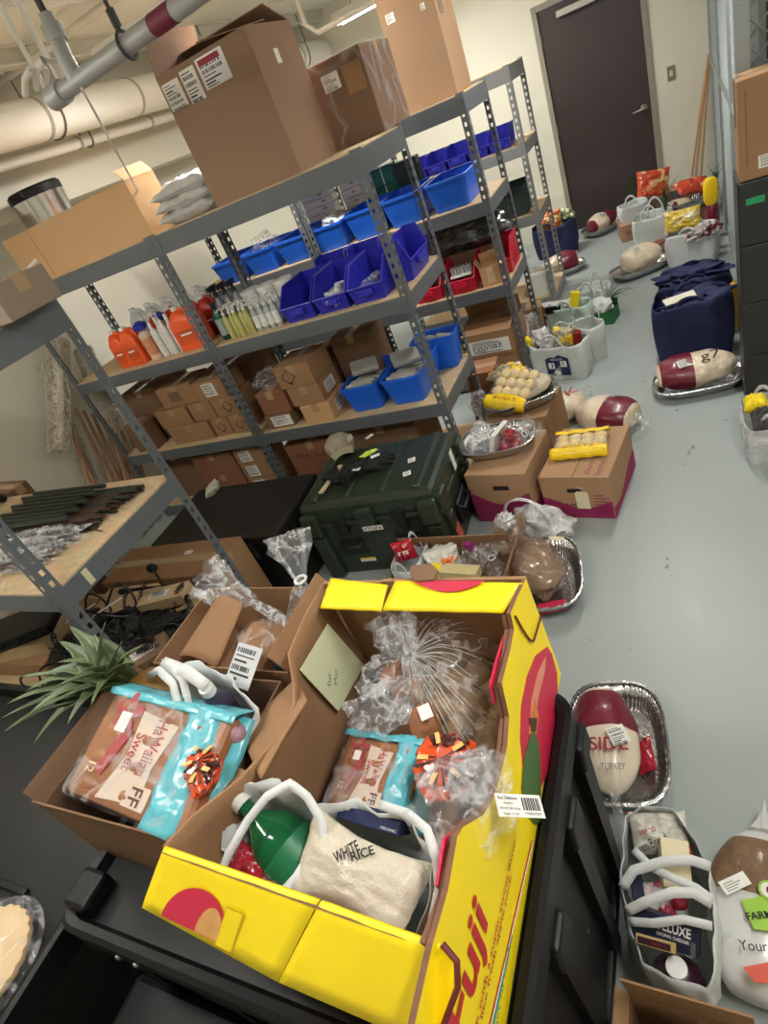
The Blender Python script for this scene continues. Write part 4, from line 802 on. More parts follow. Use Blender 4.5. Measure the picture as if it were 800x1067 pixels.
mop('dust mop with its head slanting right towards the shelf post', Q[2], Q[3], .055, (-2.655, -.25, .01), 2)
q4 = [atx(u, v, -2.86) for u, v in ((46, 378), (95, 500))]; mop('dust mop partly behind the two others against the wall', q4[0], q4[1], .045, (-2.72, -.42, .01), 3)
for k in range(7):
    u0 = 78 + k * 9; p = atx(u0, 425 + k * 3, -2.82); f = Vector((-2.69 + .03 * (k % 2), p.y - .30 - .01 * k, .014)); tagobj(MB().tube([f, p], .0125, 8).build('wooden_pole', WOOD(), smooth=50), 'bare wooden pole leaning below the mops, %s' % ['leftmost', 'second from the left', 'third from the left', 'middle one', 'third from the right', 'second from the right', 'rightmost'][k], 'pole', 'wooden poles below the mops')
t = tagobj(MB().tube([atx(72, 448, -2.7), atx(79, 470, -2.7)], .009, 8).build('chrome_tube', mat('brushed_chrome', C(1, 1, 1)), smooth=50), 'short shiny metal tube end among the mop poles', 'pole')
q = atx(232, 505, -1.9); carton('brown cardboard sheet box leaning at the far left behind the nearest shelf', -2.45, -.98, 0, .6, .12, 1.02, -.1, CARDD())
tagobj(MB().blob(.06, .03, .03, 9, .3, 6, 24).build('mop_refill', MOP, smooth=60), 'small whitish mop tip sticking out above the black chest', 'mop', None, TR(-1.50, -.40, .46, .8, 0, -.6))
# ------------------------------------------------------------------ green rugged case
GR = mat('olive_green_case', C(44, 54, 42), .38, var=.12, scale=6, bump=.15, bscale=80, dist=.002, coat=.2); GRD = mat('olive_dark_handle', C(22, 26, 24), .45)
W, D, H = .78, .56, .52; t = thing('rugged_transport_case', 'olive green rugged transport case with ribbed lid and a TOP label', 'case', (-.30, -.43, 0), .075)
MB().box(-W / 2 + .02, -D / 2 + .02, 0, W / 2 - .02, D / 2 - .02, .36, tx=1.02, ty=1.02).build('body', GR, t, bevel=.02)
b = MB().box(-W / 2, -D / 2, .365, W / 2, D / 2, .485, tx=.965, ty=.95); b.build('lid', GR, t, bevel=.028)
MB().box(-W / 2 - .004, -D / 2 - .004, .345, W / 2 + .004, D / 2 + .004, .372).build('seam_rim', GR, t, bevel=.006)
for x in (-.29, .29): MB().box(x - .035, -D * .44, .478, x + .035, D * .44, .506, tx=.6, ty=.96).build('lid_rib', GR, t, bevel=.01)
for x in (-.10, .10): MB().box(x - .02, -D * .42, .478, x + .02, D * .42, .498, tx=.6, ty=.96).build('lid_rib', GR, t, bevel=.008)
for x in (-.33, -.01, .33): MB().box(x - .05, -D / 2 - .03, .30, x + .05, -D / 2 + .02, .44, ty=.8).build('corner_bumper', GR, t, bevel=.014)
for x in (-.33, .33): MB().box(x - .045, -D / 2 - .016, .0, x + .045, -D / 2 + .03, .29).build('body_rib', GR, t, bevel=.014)
for y in (-.2, .2): MB().box(W / 2 - .03, y - .04, .0, W / 2 + .012, y + .04, .29).build('body_rib', GR, t, bevel=.012)
for y in (-.22, .22): MB().box(W / 2 - .03, y - .05, .31, W / 2 + .02, y + .05, .45).build('corner_bumper', GR, t, bevel=.012)
for x in (-.165, .165):
    MB().box(x - .075, -D / 2 + .012, .13, x + .075, -D / 2 + .024, .25).build('handle_recess', GRD, t, bevel=.01)
    MB().tube([(x - .06, -D / 2 + .02, .225), (x - .06, -D / 2 - .02, .215), (x + .06, -D / 2 - .02, .215), (x + .06, -D / 2 + .02, .225)], .010, 8).build('handle', GRD, t, smooth=50)
    MB().box(x - .035, -D / 2 - .016, .30, x + .035, -D / 2 + .01, .40).build('latch', GRD, t, bevel=.006)
MB().box(W / 2 - .012, -.09, .12, W / 2 + .008, .09, .25).build('handle_recess', GRD, t, bevel=.008)
MB().tube([(W / 2, -.07, .22), (W / 2 + .03, -.07, .21), (W / 2 + .03, .07, .21), (W / 2, .07, .22)], .010, 8).build('handle', GRD, t, smooth=50)
lb = rect(MB(), -.055, -.014, .055, .014).build('top_label', PAPER(), t, M=face('front', W, D + .066, H, .02, .335)); text('lettering', 'TOP', lb, INK(), face('front', W, D + .069, H, -.012, .325), .062, .02)
for s in (-1, 1): MB().prism([(s * .042 - .006, -.005, 0), (s * .042 + .006, -.005, 0), (s * .042, .01, 0)], (0, 0, .003)).build('arrow', INK(), lb, M=face('front', W, D + .066, H, .02, .335))
l2 = rect(MB(), -.045, -.013, .045, .013).build('yellow_label', PAPER(), t, M=face('front', W, D - .03, H, -.12, .095)); rect(MB(), -.045, .004, .045, .013, .003).build('yellow_stripe', YEL(), l2, M=face('front', W, D - .03, H, -.12, .095))
for k, (x, y) in enumerate(((.20, .02), (.205, -.10))):
    s = rect(MB(), -.02, -.02, .02, .02).build('white_sticker', PAPER(), t, M=TR(x, y, .4856, .3)); hazard(s, TR(x, y, .487, .3), .013)
rect(MB(), -.022, -.055, .022, .055).build('white_sticker', PAPER(), t, M=face('right', W + .02, D, H, .05, .43)); rect(MB(), -.03, -.05, .03, .05).build('orange_sticker', mat('orange_label2', C(206, 96, 62), .6), t, M=face('right', W + .026, D, H, -.2, .16, .2))
# things on the case (its lid top is at 0.486)
zc = .506
CAMO = mat('camouflage_cloth', C(150, 140, 118), .9, var=.55, scale=28, bump=.4, bscale=60, detail=2)
q = at(352, 460, .55); t = thing('cap', 'camouflage cap lying on the olive green case', 'cap', (q.x, q.y, zc), .6); MB().loft([(0, .085, .075), (.02, .088, .078, 2, .02, 6), (.05, .08, .07, 2, .03, 6), (.08, .05, .045, 2, .03, 6), (.088, .01, .01)], 36).build('crown', CAMO, t, smooth=60)
MB().grid(lambda u, v: Vector(((u - .5) * .15 * (1 - .25 * v), -.065 - v * .07, .012 + .018 * math.sin(PI * u) - .008 * v)), 10, 6).build('visor', mat('visor_tan', C(160, 148, 120), .85, var=.15), t, smooth=60, solid=.003); rect(MB(), -.025, -.014, .025, .014).build('patch', mat('patch_grey', C(196, 190, 176), .8), t, M=TR(.07, -.035, .05, .9) @ Matrix.Rotation(1.25, 4, 'X'))
GL = mat('black_glove_knit', C(20, 21, 23), .85, var=.2, bump=.6, bscale=90, dist=.004)
def glove(label, x, y, z, rz, sc=1, mt=None):
    t = thing('work_glove', label, 'glove', (x, y, z), rz, 'gloves on the case'); m = MB()
    m.blob(.05 * sc, .042 * sc, .016 * sc, 3, .15, 3, 22, c=(0, 0, .016)); m.build('palm', mt or GL, t, smooth=60)
    for i in range(4):
        a = -.45 + i * .28; L = (.07, .085, .08, .062)[i] * sc; m = MB(); s = Vector((.035, -.024 + i * .017, .015)); d = Vector((math.cos(a), math.sin(a), 0))
        m.tube([s - d * .01, s + d * L * .5 + Vector((0, 0, .01)), s + d * L * .9 + Vector((0, 0, .0)), s + d * L], [.010, .0105, .009, .004], 10); m.build('finger', mt or GL, t, smooth=60)
    MB().tube([(-.01, -.03, .015), (.02, -.06, .02), (.045, -.07, .014)], [.012, .011, .006], 10).build('thumb', mt or GL, t, smooth=60)
    MB().loft([(0, .038, .016), (.06, .042, .017), (.062, .03, .01)], 24, TR(-.03, 0, .018, 0, 0, -PI / 2)).build('cuff', mt or GL, t, smooth=60)
q = at(352, 498, .52); glove('black work glove on the case, left one nearest the front edge', q.x, q.y, zc, 2.6)
q = at(388, 484, .52); glove('black work glove on the case, right one', q.x, q.y, zc, .5, 1.15); q = at(366, 492, .52); glove('black work glove on the case, crumpled between the two others', q.x, q.y, zc + .005, 1.6)
q = at(384, 471, .52); t = tagobj(MB().blob(.045, .02, .008, 7, .4, 4, 24, c=(0, 0, .008)).build('tape_scrap', mat('lime_tape', C(206, 230, 90), .6, var=.1)), 'lime yellow tape scrap on the case beside the gloves', 'tape', None, TR(q.x, q.y, zc, .6))
for k, (u, v) in enumerate(((372, 492), (392, 478), (384, 453))): q = at(u, v, .52); tagobj(MB().box(-.025, -.012, 0, .025, .012, .003).build('paper_slip', PAPER()), 'white paper slip on the green case, %s' % ['by the left gloves', 'under the lime tape', 'near the shelf beam'][k], 'paper', None, TR(q.x, q.y, zc + .001 + (.03 if k < 2 else 0), .5 * k))
A = at(355, 485, .51); B = at(334, 514, .51); mid = (A + B) / 2; tagobj(MB().box(-(A - B).length / 2, -.013, 0, (A - B).length / 2, .013, .008).build('wooden_stick', mat('light_wood', C(206, 186, 150), .6, var=.06)), 'flat light wooden stick lying on the green case', 'stick', None, TR(mid.x, mid.y, zc, math.atan2(A.y - B.y, A.x - B.x)))
# ------------------------------------------------------------------ right side: filing cabinet with carton
FC = mat('cabinet_charcoal', C(50, 51, 50), .45, .2, var=.08)
t = thing('filing_cabinet', 'charcoal grey four-drawer filing cabinet at the right edge', 'filing cabinet', (1.65, .62, 0)); MB().box(-.23, -.12, 0, .23, .145, 1.13).build('body', FC, t, bevel=.004)
for k in range(4):
    d_ = MB().box(-.225, -.14, .03 + k * .275, .225, -.12, .301 + k * .275).build('drawer', FC, t, bevel=.004); MB().box(-.06, -.152, .2 + k * .275, .06, -.138, .215 + k * .275).build('pull', mat('brushed_chrome', C(1, 1, 1)), d_, bevel=.003)
g = rect(MB(), -.035, -.014, .035, .014).build('green_badge', mat('green_badge', C(36, 150, 92), .4), t, M=TR(-.165, -.141, 1.045) @ Matrix.Rotation(PI / 2, 4, 'X'))
t = carton('tall brown carton with a white label standing on the filing cabinet', 1.66, .60, 1.13, .46, .22, .38, 0, CARD(), marks=[('label', 'front', -.10, .06, .12, .05)]); 
MB().box(-.234, -.02, .2, -.2, .05, .382).build('shiny_tape', mat('clear_tape', C(1, 1, 1)), t); rect(MB(), -.002, -.14, .002, .14).build('corner_seam', CARDD(), t, M=face('front', .46, .22, .38, -.2, .2))
tagobj(MB().tube([(1.62 + .05 * math.sin(k * .9), .62, 1.512 + .02 + k * .018 * (1 if k < 5 else .5)) for k in range(8)], .006, 6).build('white_strap', WHITE(), smooth=60), 'white plastic strap curling above the carton on the cabinet', 'strap')
t = thing('backdrop_cabinet', 'tall dark cabinet added as a backdrop behind the cage mesh', 'cabinet', (2.31, 1.36, 0)); MB().box(-.72, -.28, 0, .72, .3, 2.45).build('body', FC, t, bevel=.005)  # added dark backdrop that darkens the view through the mesh
for s in (-1, 1): d_ = MB().box(min(0, s * .71) + .004, -.30, .05, max(0, s * .71) - .004, -.281, 2.4).build('door', FC, t, bevel=.004); MB().box(s * .06 - .01, -.325, 1.1, s * .06 + .01, -.299, 1.25).build('handle', mat('brushed_chrome', C(1, 1, 1)), d_, bevel=.003)
# bamboo poles and bits by the door
for k, (u0, v0, u1, v1) in enumerate(((738, 56, 721, 215), (739, 64, 727, 215), (736, 70, 716, 214))):
    p1 = Vector((aty(u0, v0, 4.88).x, 4.88, aty(u0, v0, 4.88).z)); p0 = at(u1 + 2, v1, .6); p0 = aty(u1, v1, 4.80)
    d = (p0 - p1); p0 = p1 + d * ((.02 - p1.z) / d.z); tagobj(MB().tube([p0, p1], .009, 8).build('wooden_pole', mat('bamboo', C(196, 152, 108), .5, var=.12), smooth=50), 'slim wooden pole leaning beside the door, %s' % ['tallest', 'middle one', 'leftmost'][k], 'pole', 'poles beside the door')
tagobj(MB().box(-.008, -.008, 0, .008, .008, .006).build('cage_clip', WHITE()), 'small white clip on the lower cage rail', 'clip', None, TR(1.50, 2.6, .081)) if 0 else None
# ------------------------------------------------------------------ aisle, left side: boxes, trays, turkeys, totes
def clipart(parent, M, w, h, mt, name='printed_patch'): return rect(MB(), -w / 2, -h / 2, w / 2, h / 2).build(name, mt, parent, M=M)
MAGE = mat('magenta_print', C(150, 36, 88), .7, var=.06)
def swoosh(parent, w, d, h, side, top, seed):
    # maroon band with a wavy top edge printed on a carton side
    W = w if side in ('front', 'back') else d; FM = face(side, w, d, h, 0, 0); b = MB(); N = 16; pts = [(-W / 2 + .003, .003, 0)] + [(W / 2 - .003, .003, 0)] + [(W / 2 - .003 - (W - .006) * i / N, h * (top + .13 * math.sin(i / N * 5 + seed)), 0) for i in range(N + 1)]
    b.prism(pts, (0, 0, .0012)); return b.build('printed_band', MAGE, parent, M=FM)
hb = mat('tan_shipper_board', C(172, 136, 102), .8, var=.05, scale=5)
# "home" box
hx, hy, hr, hw, hd, hh = .685, -.135, -.16, .34, .44, .25
t = carton('tan meal box printed home with a blank hang tag, bread rolls on top', hx, hy, 0, hw, hd, hh, hr, hb, tape=False)
swoosh(t, hw, hd, hh, 'front', .38, 2.6); swoosh(t, hw, hd, hh, 'right', .30, 1)
text('lettering', 'smo', t, mat('magenta_dark', C(96, 22, 56), .7), face('front', hw, hd, hh, -.11, .045), .10, .045)
text('lettering', 'home.', t, MAGE, face('top', hw, hd, hh, .13, -.20) @ Matrix.Rotation(PI / 2, 4, 'Z') @ Matrix.Translation((0, 0, .0)), .13, .035)
text('lettering', 'Warm', t, MAGE, face('top', hw, hd, hh, .075, -.20) @ Matrix.Rotation(PI / 2, 4, 'Z'), .12, .03)
clipart(t, face('front', hw, hd, hh, .0, .17), .075, .022, INK(), 'hand_hole'); b = MB(); 
for i in range(7): b.box(.085, .03 + i * .018, 0, .085 + .045 + .012 * (i % 3), .036 + i * .018, .0012)
b.build('printing', MAGE, t, M=face('front', hw, hd, hh, 0, 0)); rect(MB(), -.002, -hd / 2, .002, hd / 2).build('seam', CARDD(), t, M=face('top', hw, hd, hh, 0, 0))
HM = TR(hx, hy, 0, hr); g = MB(); g.prism([(-.032, -.05, 0), (.032, -.05, 0), (.032, .045, 0), (.022, .055, 0), (-.022, .055, 0), (-.032, .045, 0)], (0, 0, .001))
t2 = thing('hang_tag', 'blank cream hang tag on the front of the home box', 'tag', M=HM @ face('front', hw, hd, hh, .03, .115) @ Matrix.Translation((0, 0, .006))); g.build('card', mat('manila', C(232, 220, 186), .7, var=.03), t2); MB().tube([(0, .045, .002), (.01, .07, .004), (-.01, .085, .004)], .0015, 5).build('string', PAPER(), t2)
rolls_pack('pack of long bread rolls lying on the home box, yellow label', HM @ TR(-.02, .03, hh, .14), 4, 3, .033, rollc=mat('pale_bread', C(226, 200, 142), .7, var=.15, scale=30))
# smoke box
sx, sy, sr, sw_, sd, sh = .30, -.15, -.13, .33, .40, .31
t = carton('tan meal box printed smo beside the green case, foil tray on top', sx, sy, 0, sw_, sd, sh, sr, hb, tape=False); swoosh(t, sw_, sd, sh, 'front', .52, 2.2); swoosh(t, sw_, sd, sh, 'right', .45, .5)
text('lettering', 'smo', t, mat('magenta_dark', C(1, 1, 1)), face('front', sw_, sd, sh, -.13, .065), .11, .05); clipart(t, face('front', sw_, sd, sh, .02, .225), .085, .026, INK(), 'hand_hole')
SM = TR(sx, sy, 0, sr)
foil_tray('foil tray on the smo box holding a card sleeve and red apples', 0, 0, 0, .20, .155, .06, M=SM @ TR(-.05, .05, sh + .001, .25))
o = tagobj(MB().box(-.012, -.075, 0, .012, .075, .12).build('card_sleeve', PAPER(), bevel=.002), 'white card sleeve standing in the foil tray beside the red apples', 'sleeve', None, SM @ TR(-.05, .03, sh + .02, -.15, 0, .35))
crumple('clear film pouch leaning on the white card sleeve in the foil tray', SM @ TR(-.13, .03, sh + .09, .2), .05, .09, .065, 71, CLEAR(), fr=2)
APP = mat('red_apple', C(150, 30, 44), .25, var=.5, scale=14, coat=.3)
for k, (dx, dy, dz) in enumerate(((.02, -.02, .05), (.075, .0, .05), (.05, .05, .055), (.045, .01, .10), (.005, .05, .06))):
    t = thing('apple', 'dark red apple in the clear bag on the foil tray', 'apple', group='apples in the clear bag', M=SM @ TR(dx, dy, sh + dz)); MB().blob(.034, .034, .031, k, .04, 2, 18).build('flesh', APP, t, smooth=70); MB().tube([(0, 0, .025), (.004, 0, .04)], .0018, 5).build('stem', mat('stem_brown', C(80, 60, 40), .8), t)
b = MB(); rn = random.Random(8)
for k in range(16): a = rn.uniform(0, 6.28); b.add([(0, 0, 0), (.014 * math.cos(a) + .008 * math.sin(a), .014 * math.sin(a) - .008 * math.cos(a), .018), (.034 * math.cos(a), .034 * math.sin(a), .012 + .02 * rn.random()), (.014 * math.cos(a) - .008 * math.sin(a), .014 * math.sin(a) + .008 * math.cos(a), .012)], [(0, 1, 2, 3)])
tagobj(b.build('strawberry_leaves', mat('dark_leaf', C(44, 84, 36), .6, var=.3)), 'dark green leafy top lying beside the red apples', 'leaves', None, SM @ TR(-.03, .0, sh + .09))
film_bag('clear bag around the red apples with its tied neck pointing right', 0, 0, 0, .085, .075, .12, seed=4, M=SM @ TR(.02, .02, sh + .012, 0, .0, .9), neck=.06, flare=.05, mt=CLEARER())
# box behind with rolls
bx_, by_ = .30, .37; t = carton('brown box behind the smo box carrying a foil tray with rolls', bx_, by_, 0, .36, .34, .30, -.12, CARD(), tape=False); BM = TR(bx_, by_, 0, -.12)
foil_tray('foil tray on the brown box behind, roll pack leaning in it', 0, 0, 0, .21, .16, .07, M=BM @ TR(0, .0, .301, .5))
turkey('cream wrapped turkey in the tray behind the big roll pack, red print', 0, 0, 0, .13, .10, .13, seed=7, M=BM @ TR(.03, .07, .306, .6), band=False)
rolls_pack('pack of twelve rolls with a yellow label leaning in the foil tray', BM @ TR(-.02, -.02, .40, -.28, .45, .05), 4, 4, .033)
crumple('yellow and white crumpled bread wrapper behind the big roll pack', BM @ TR(-.10, .12, .45, .3), .10, .05, .05, 73, mat('yellow_white_wrapper', C(226, 214, 180), .3, var=.5, scale=18, col2=C(246, 202, 30), sharp=.5, bump=.8, bscale=20, coat=.4), name='bread_wrapper', cat='wrapper', amp=.3)
crumple('dark clear film bunched left of the big roll pack', TR(.03, .42, .30, .3), .05, .1, .09, 74, CLEAR(), fr=2.2)
carton('dark red-brown carton low behind the shelf post, lower one', -.02, .78, 0, .2, .26, .22, 0, mat('reddish_board', C(1, 1, 1))); carton('dark red-brown carton behind the shelf post, upper one', -.02, .78, .221, .18, .22, .18, .05, mat('reddish_board', C(1, 1, 1)))
# turkeys behind the home box
q = at(592, 430, .05); turkey('cream wrapped turkey on the floor left of the maroon banded one', q.x - .02, q.y + .02, 0, .15, .11, .17, .9, band=False, seed=9, txt='K')
q = at(630, 440, .07); turkey('frozen turkey with a maroon band and white patch behind the home box', q.x, q.y + .06, 0, .18, .14, .19, 2.7, seed=10)
crumple('clear bag trailing right of the maroon banded turkey', TR(.88, .40, .05), .06, .09, .05, 75, CLEAR(), fr=2)
# white t-shirt bag on the floor
WF = film('white_milky_film', C(232, 232, 234), .55, .9, 12, .25)
q = at(560, 545, .05); t = thing('plastic_carrier_bag', 'white carrier bag with loop handles between the two meal boxes', 'bag', (.44, -.46, 0), -.3); b = MB(); b.blob(.16, .085, .075, 12, .3, 2.6, 44, c=(.03, 0, .07), flat=-.07); b.build('body', WF, t, smooth=60)
for s in (-1, 1): MB().tube([(-.12 - .03 * math.cos(a) * 1.5, -.01 + s * .035, .10 + .11 * math.sin(a)) if 0 else (-.02 + .13 * math.cos(a) - .02 * s, s * .03, .09 + (.13 - .03 * s) * math.sin(a)) for a in [PI * k / 12 for k in range(13)]], [.016 - .008 * math.sin(PI * k / 12) for k in range(13)], 10, flat=.35).build('handle', WF, t, smooth=60)
# paper bag bird in big tray
foil_tray('large foil tray on the floor holding a brown bagged bird', .545, -.82, 0, .17, .235, .085, .18)
BRB = film('brown_bag_film', C(160, 134, 112), .55, .85, 9, .2)
t = thing('bagged_turkey', 'bird in a translucent brown bag sitting in the large foil tray', 'turkey', (.52, -.82, .008), .4)
MB().blob(.125, .16, .10, 15, .12, 2, 40, c=(0, 0, .10), flat=-.09).build('bag', BRB, t, smooth=60); MB().blob(.10, .135, .08, 2, .06, 2, 24, c=(0, 0, .095)).build('bird', mat('bird_skin', C(176, 142, 112), .5, var=.15, scale=9), t, smooth=70)
MB().loft([(0, .06, .05, 2, .12, 9), (.04, .022, .02, 2, .2, 9), (.08, .05, .03, 2, .3, 9), (.14, .06, .035, 2, .3, 8)], 60, TR(-.02, .13, .14, 0, -.7, -.2), cap1=False).build('gathered_top', BRB, t, smooth=60)
tagobj(MB().box(-.033, -.02, 0, .033, .02, .001).build('paper_tag', mat('manila', C(1, 1, 1))), 'small cream tag on the brown bagged bird', 'tag', None, TR(.615, -.72, .19, .2, -.3, .3))
tagobj(MB().box(-.06, -.03, 0, .06, .03, .012).build('red_packet', RED(), bevel=.004), 'crimson packet at the near end of the large foil tray', 'packet', None, TR(.60, -.985, .03, .3))
t = thing('brown_paper_bag', 'crumpled brown bag with a white knot left of the large foil tray', 'bag', (.40, -.72, 0), .2); MB().blob(.085, .07, .15, 17, .25, 2.2, 40, c=(0, 0, .15), flat=-.14).build('body', BRB, t, smooth=50); crz = MB().blob(.04, .03, .045, 8, .35, 3, 24, c=(.01, .0, .30)).build('white_inner_film', WF, t, smooth=50)
# group behind the yellow carton
gx, gy = .14, -.865
t = carton('open low brown carton of groceries behind the yellow carton', gx, gy, 0, .56, .24, .19, -.01, CARD(), open_=[('back', 75, .09), ('right', 120, .08)])
shopbag('white tote with handles at the left end of the grocery carton', gx - .19, gy, .006, .15, .20, .25, 0, FABW(), seed=4, hz=.09)
RP = mat('red_foil_pouch', C(186, 22, 40), .2, var=.3, scale=14, bump=.5, bscale=18, coat=.6)
t = tagobj(MB().pill(.055, .03, .06, 21, .12, 2, 24).build('snack_pouch', RP, smooth=50), 'shiny red snack pouch sticking out of the white tote', 'pouch', None, TR(gx - .21, gy + .02, .27, .3)); clipart(t, TR(0, -.032, .01) @ Matrix.Rotation(PI / 2, 4, 'X'), .05, .02, PAPER())
OWM = mat('orange_white_wrapper', C(228, 224, 214), .25, var=.1, scale=9, col2=C(226, 120, 50), bump=.4, bscale=14, coat=.6, sharp=.58)
tagobj(MB().pill(.085, .06, .06, 22, .15, 2, 30).build('bread_bag', OWM, smooth=60), 'white and orange printed bread bag in the grocery carton', 'bread', None, TR(gx - .03, gy + .02, .21, .3))
t = tagobj(MB().box(-.115, -.03, 0, .115, .03, .045).build('food_box', mat('cream_food_box', C(206, 190, 140), .5, var=.1), bevel=.002), 'narrow yellow-ended food box lying across the grocery carton', 'box', None, TR(gx + .06, gy - .075, .19, -.12)); MB().box(-.1155, -.0305, -.0005, -.07, .0305, .0456).build('yellow_end', YEL(), t)
crumple('clear bag with a magenta knot in the grocery carton', TR(gx + .12, gy + .02, .20), .06, .06, .05, 23, CLEAR(), fr=2.2); tagobj(MB().loft([(0, .008, .008), (.02, .02, .008, 2, .3, 7), (.045, .028, .01, 2, .4, 7)], 28).build('magenta_bow', mat('magenta_film', C(140, 40, 110), .3, coat=.5), smooth=60), 'magenta bow on the clear bag in the grocery carton', 'bow', None, TR(gx + .12, gy + .02, .25))
film_bag('tied clear bag at the right end of the grocery carton', gx + .21, gy + .01, .006, .06, .06, .2, seed=6, neck=.05, flare=.035)
# pictogram tote etc
TOT = mat('pale_green_tote', C(206, 211, 207), .75, var=.05, scale=14, bump=.3, bscale=25, dist=.01)
tx, ty, trz = .37, 1.27, -.30
t = shopbag('pale tote bag with a navy house emblem and white letter tiles', tx, ty, 0, .42, .17, .27, trz, TOT, seed=2, hz=.13)
E_ = TR(.02, -.094, .12) @ Matrix.Rotation(PI / 2, 4, 'X'); em = MB().prism([(-.085, -.075, 0), (.085, -.075, 0), (.085, .05, 0), (.0, .085, 0), (-.085, .05, 0)], (0, 0, .002)).build('house_emblem', NAVY(), t, M=E_)
for (x, y, s) in ((-.045, .0, 'J'), (.045, .012, 'R'), (-.005, -.055, 'A')):
    c = .022 if s != 'A' else .015; rect(MB(), x - c, y - c, x + c, y + c, .003).build('letter_tile', PAPER(), em, M=E_); text('lettering', s, em, INK(), E_ @ Matrix.Translation((x - c * .5, y - c * .7, .003)), c, c * 1.4)
text('lettering', 'MARICOPA', em, PAPER(), E_ @ Matrix.Translation((-.045, .04, .002)), .09, .014)
BREADW = mat('bread_film_print', C(214, 212, 214), .2, var=.2, scale=8, bump=.3, bscale=14, coat=.7)
def inbag(name, label, cat, mb, mt, M, **k): return tagobj(mb.build(name, mt, None, **k), label, cat, None, M)
TM = TR(tx, ty, 0, trz)
inbag('bread_bag', 'clear printed bread bag standing in the emblem tote, left side', 'bread', MB().pill(.06, .045, .11, 31, .1, 2, 28), BREADW, TM @ TR(-.09, 0, .26, 0, .1, -.2), smooth=60)
inbag('bread_bag', 'yellow and white bread bag leaning in the emblem tote, middle', 'bread', MB().pill(.075, .045, .085, 32, .12, 2, 28), mat('yellow_white_wrapper', C(1, 1, 1)), TM @ TR(.05, .01, .27, 0, .1, .2), smooth=60)
inbag('turkey_net', 'maroon wrapped meat low in the emblem tote', 'meat', MB().blob(.07, .05, .05, 33, .1, 2, 24), MAR(), TM @ TR(-.12, -.01, .19), smooth=60)
inbag('can', 'red and gold topped can in the emblem tote', 'can', MB().loft([(0, .033, .033), (.1, .033, .033), (.102, .03, .03)], 24), mat('red_can', C(150, 34, 30), .3, .3, var=.2), TM @ TR(.13, .03, .2), smooth=40)
inbag('yellow_packet', 'yellow packet between the tote and the labelled carton', 'packet', MB().pill(.03, .03, .05, 34, .15, 2, 20), YEL(), TR(.155, 1.33, .255), smooth=60)
shopbag('smaller pale tote with a round handle behind the emblem tote', .54, 1.48, 0, .26, .14, .27, -.9, TOT, seed=7, hz=.12)
# second tote group
shopbag('pale green tote farther back with a yellow packet and dark stripe', .36, 1.98, 0, .34, .17, .24, -.25, mat('mint_tote', C(190, 208, 196), .7, var=.05), seed=12, hz=.1)
inbag('yellow_packet', 'yellow packet standing in the pale green tote farther back', 'packet', MB().box(-.035, -.02, -.06, .035, .02, .06), YEL(), TR(.41, 1.98, .26, .2, 0, .3), bevel=.006)
inbag('bread_bag', 'white bag of groceries in the pale green tote farther back', 'bag', MB().pill(.12, .06, .07, 36, .2, 2.4, 30), BREADW, TR(.27, 1.99, .21, -.2), smooth=60)
inbag('black_box', 'thin black box in the pale green tote farther back', 'box', MB().box(-.06, -.012, 0, .06, .012, .05), BLACK(), TR(.25, 1.92, .215, -.2), bevel=.002)
shopbag('white bag with a loop handle behind the green strawberry box', .50, 2.30, 0, .26, .17, .22, -.3, FABW(), seed=13, hz=.12)
GB = carton('small green produce box with a white bag in it', .585, 2.08, 0, .19, .17, .10, -.2, mat('green_produce_board', C(44, 110, 62), .7), open_=[('back', 110, .04)], tape=False)
inbag('white_bag', 'white knotted bag sitting in the small green produce box', 'bag', MB().blob(.085, .075, .07, 38, .2, 2.5, 30), FABW(), TR(.575, 2.08, .12), smooth=60)
LEAF = mat('pineapple_leaf', C(58, 84, 48), .45, var=.5, scale=7, bump=.1, col2=C(118, 134, 92)); LEAFG = mat('grey_leaf', C(110, 120, 104), .5, var=.25)
def blade(P, Q, w, droop=.03, up=None):
    P, Q = Vector(P), Vector(Q); d = Q - P; s = d.cross(up or Vector((0, 0, 1))); s = s.normalized() if s.length > 1e-6 else Vector((1, 0, 0)); n = s.cross(d.normalized())
    def f(u, v):
        ww = w * (1 - u) ** .7 * (.7 + .6 * math.sin(PI * min(1, u * 1.4 + .1))); return P + d * u + n * (droop * math.sin(PI * u)) + s * ww * (v - .5) * 2 + n * (-abs(v - .5) * ww * -1.1)
    return MB().grid(f, 12, 4)
def crown(label, base, tips, w, mt, name='leafy_greens'):
    t = thing(name, label, 'plant', base); base = Vector(base)
    for k, q in enumerate(tips): blade((0, 0, 0), Vector(q) - base, w, .02 + .01 * (k % 3)).build('leaf', mt, t, smooth=60, solid=.0012)
    return t
rn = random.Random(4); crown('grey-green pineapple leaves poking out right of the green produce box', (.64, 2.14, .13), [(.64 + .16 * math.cos(a) + .03, 2.14 + .13 * math.sin(a), .16 + .08 * rn.random()) for a in [k * .45 - 1.2 for k in range(9)]], .014, LEAFG)
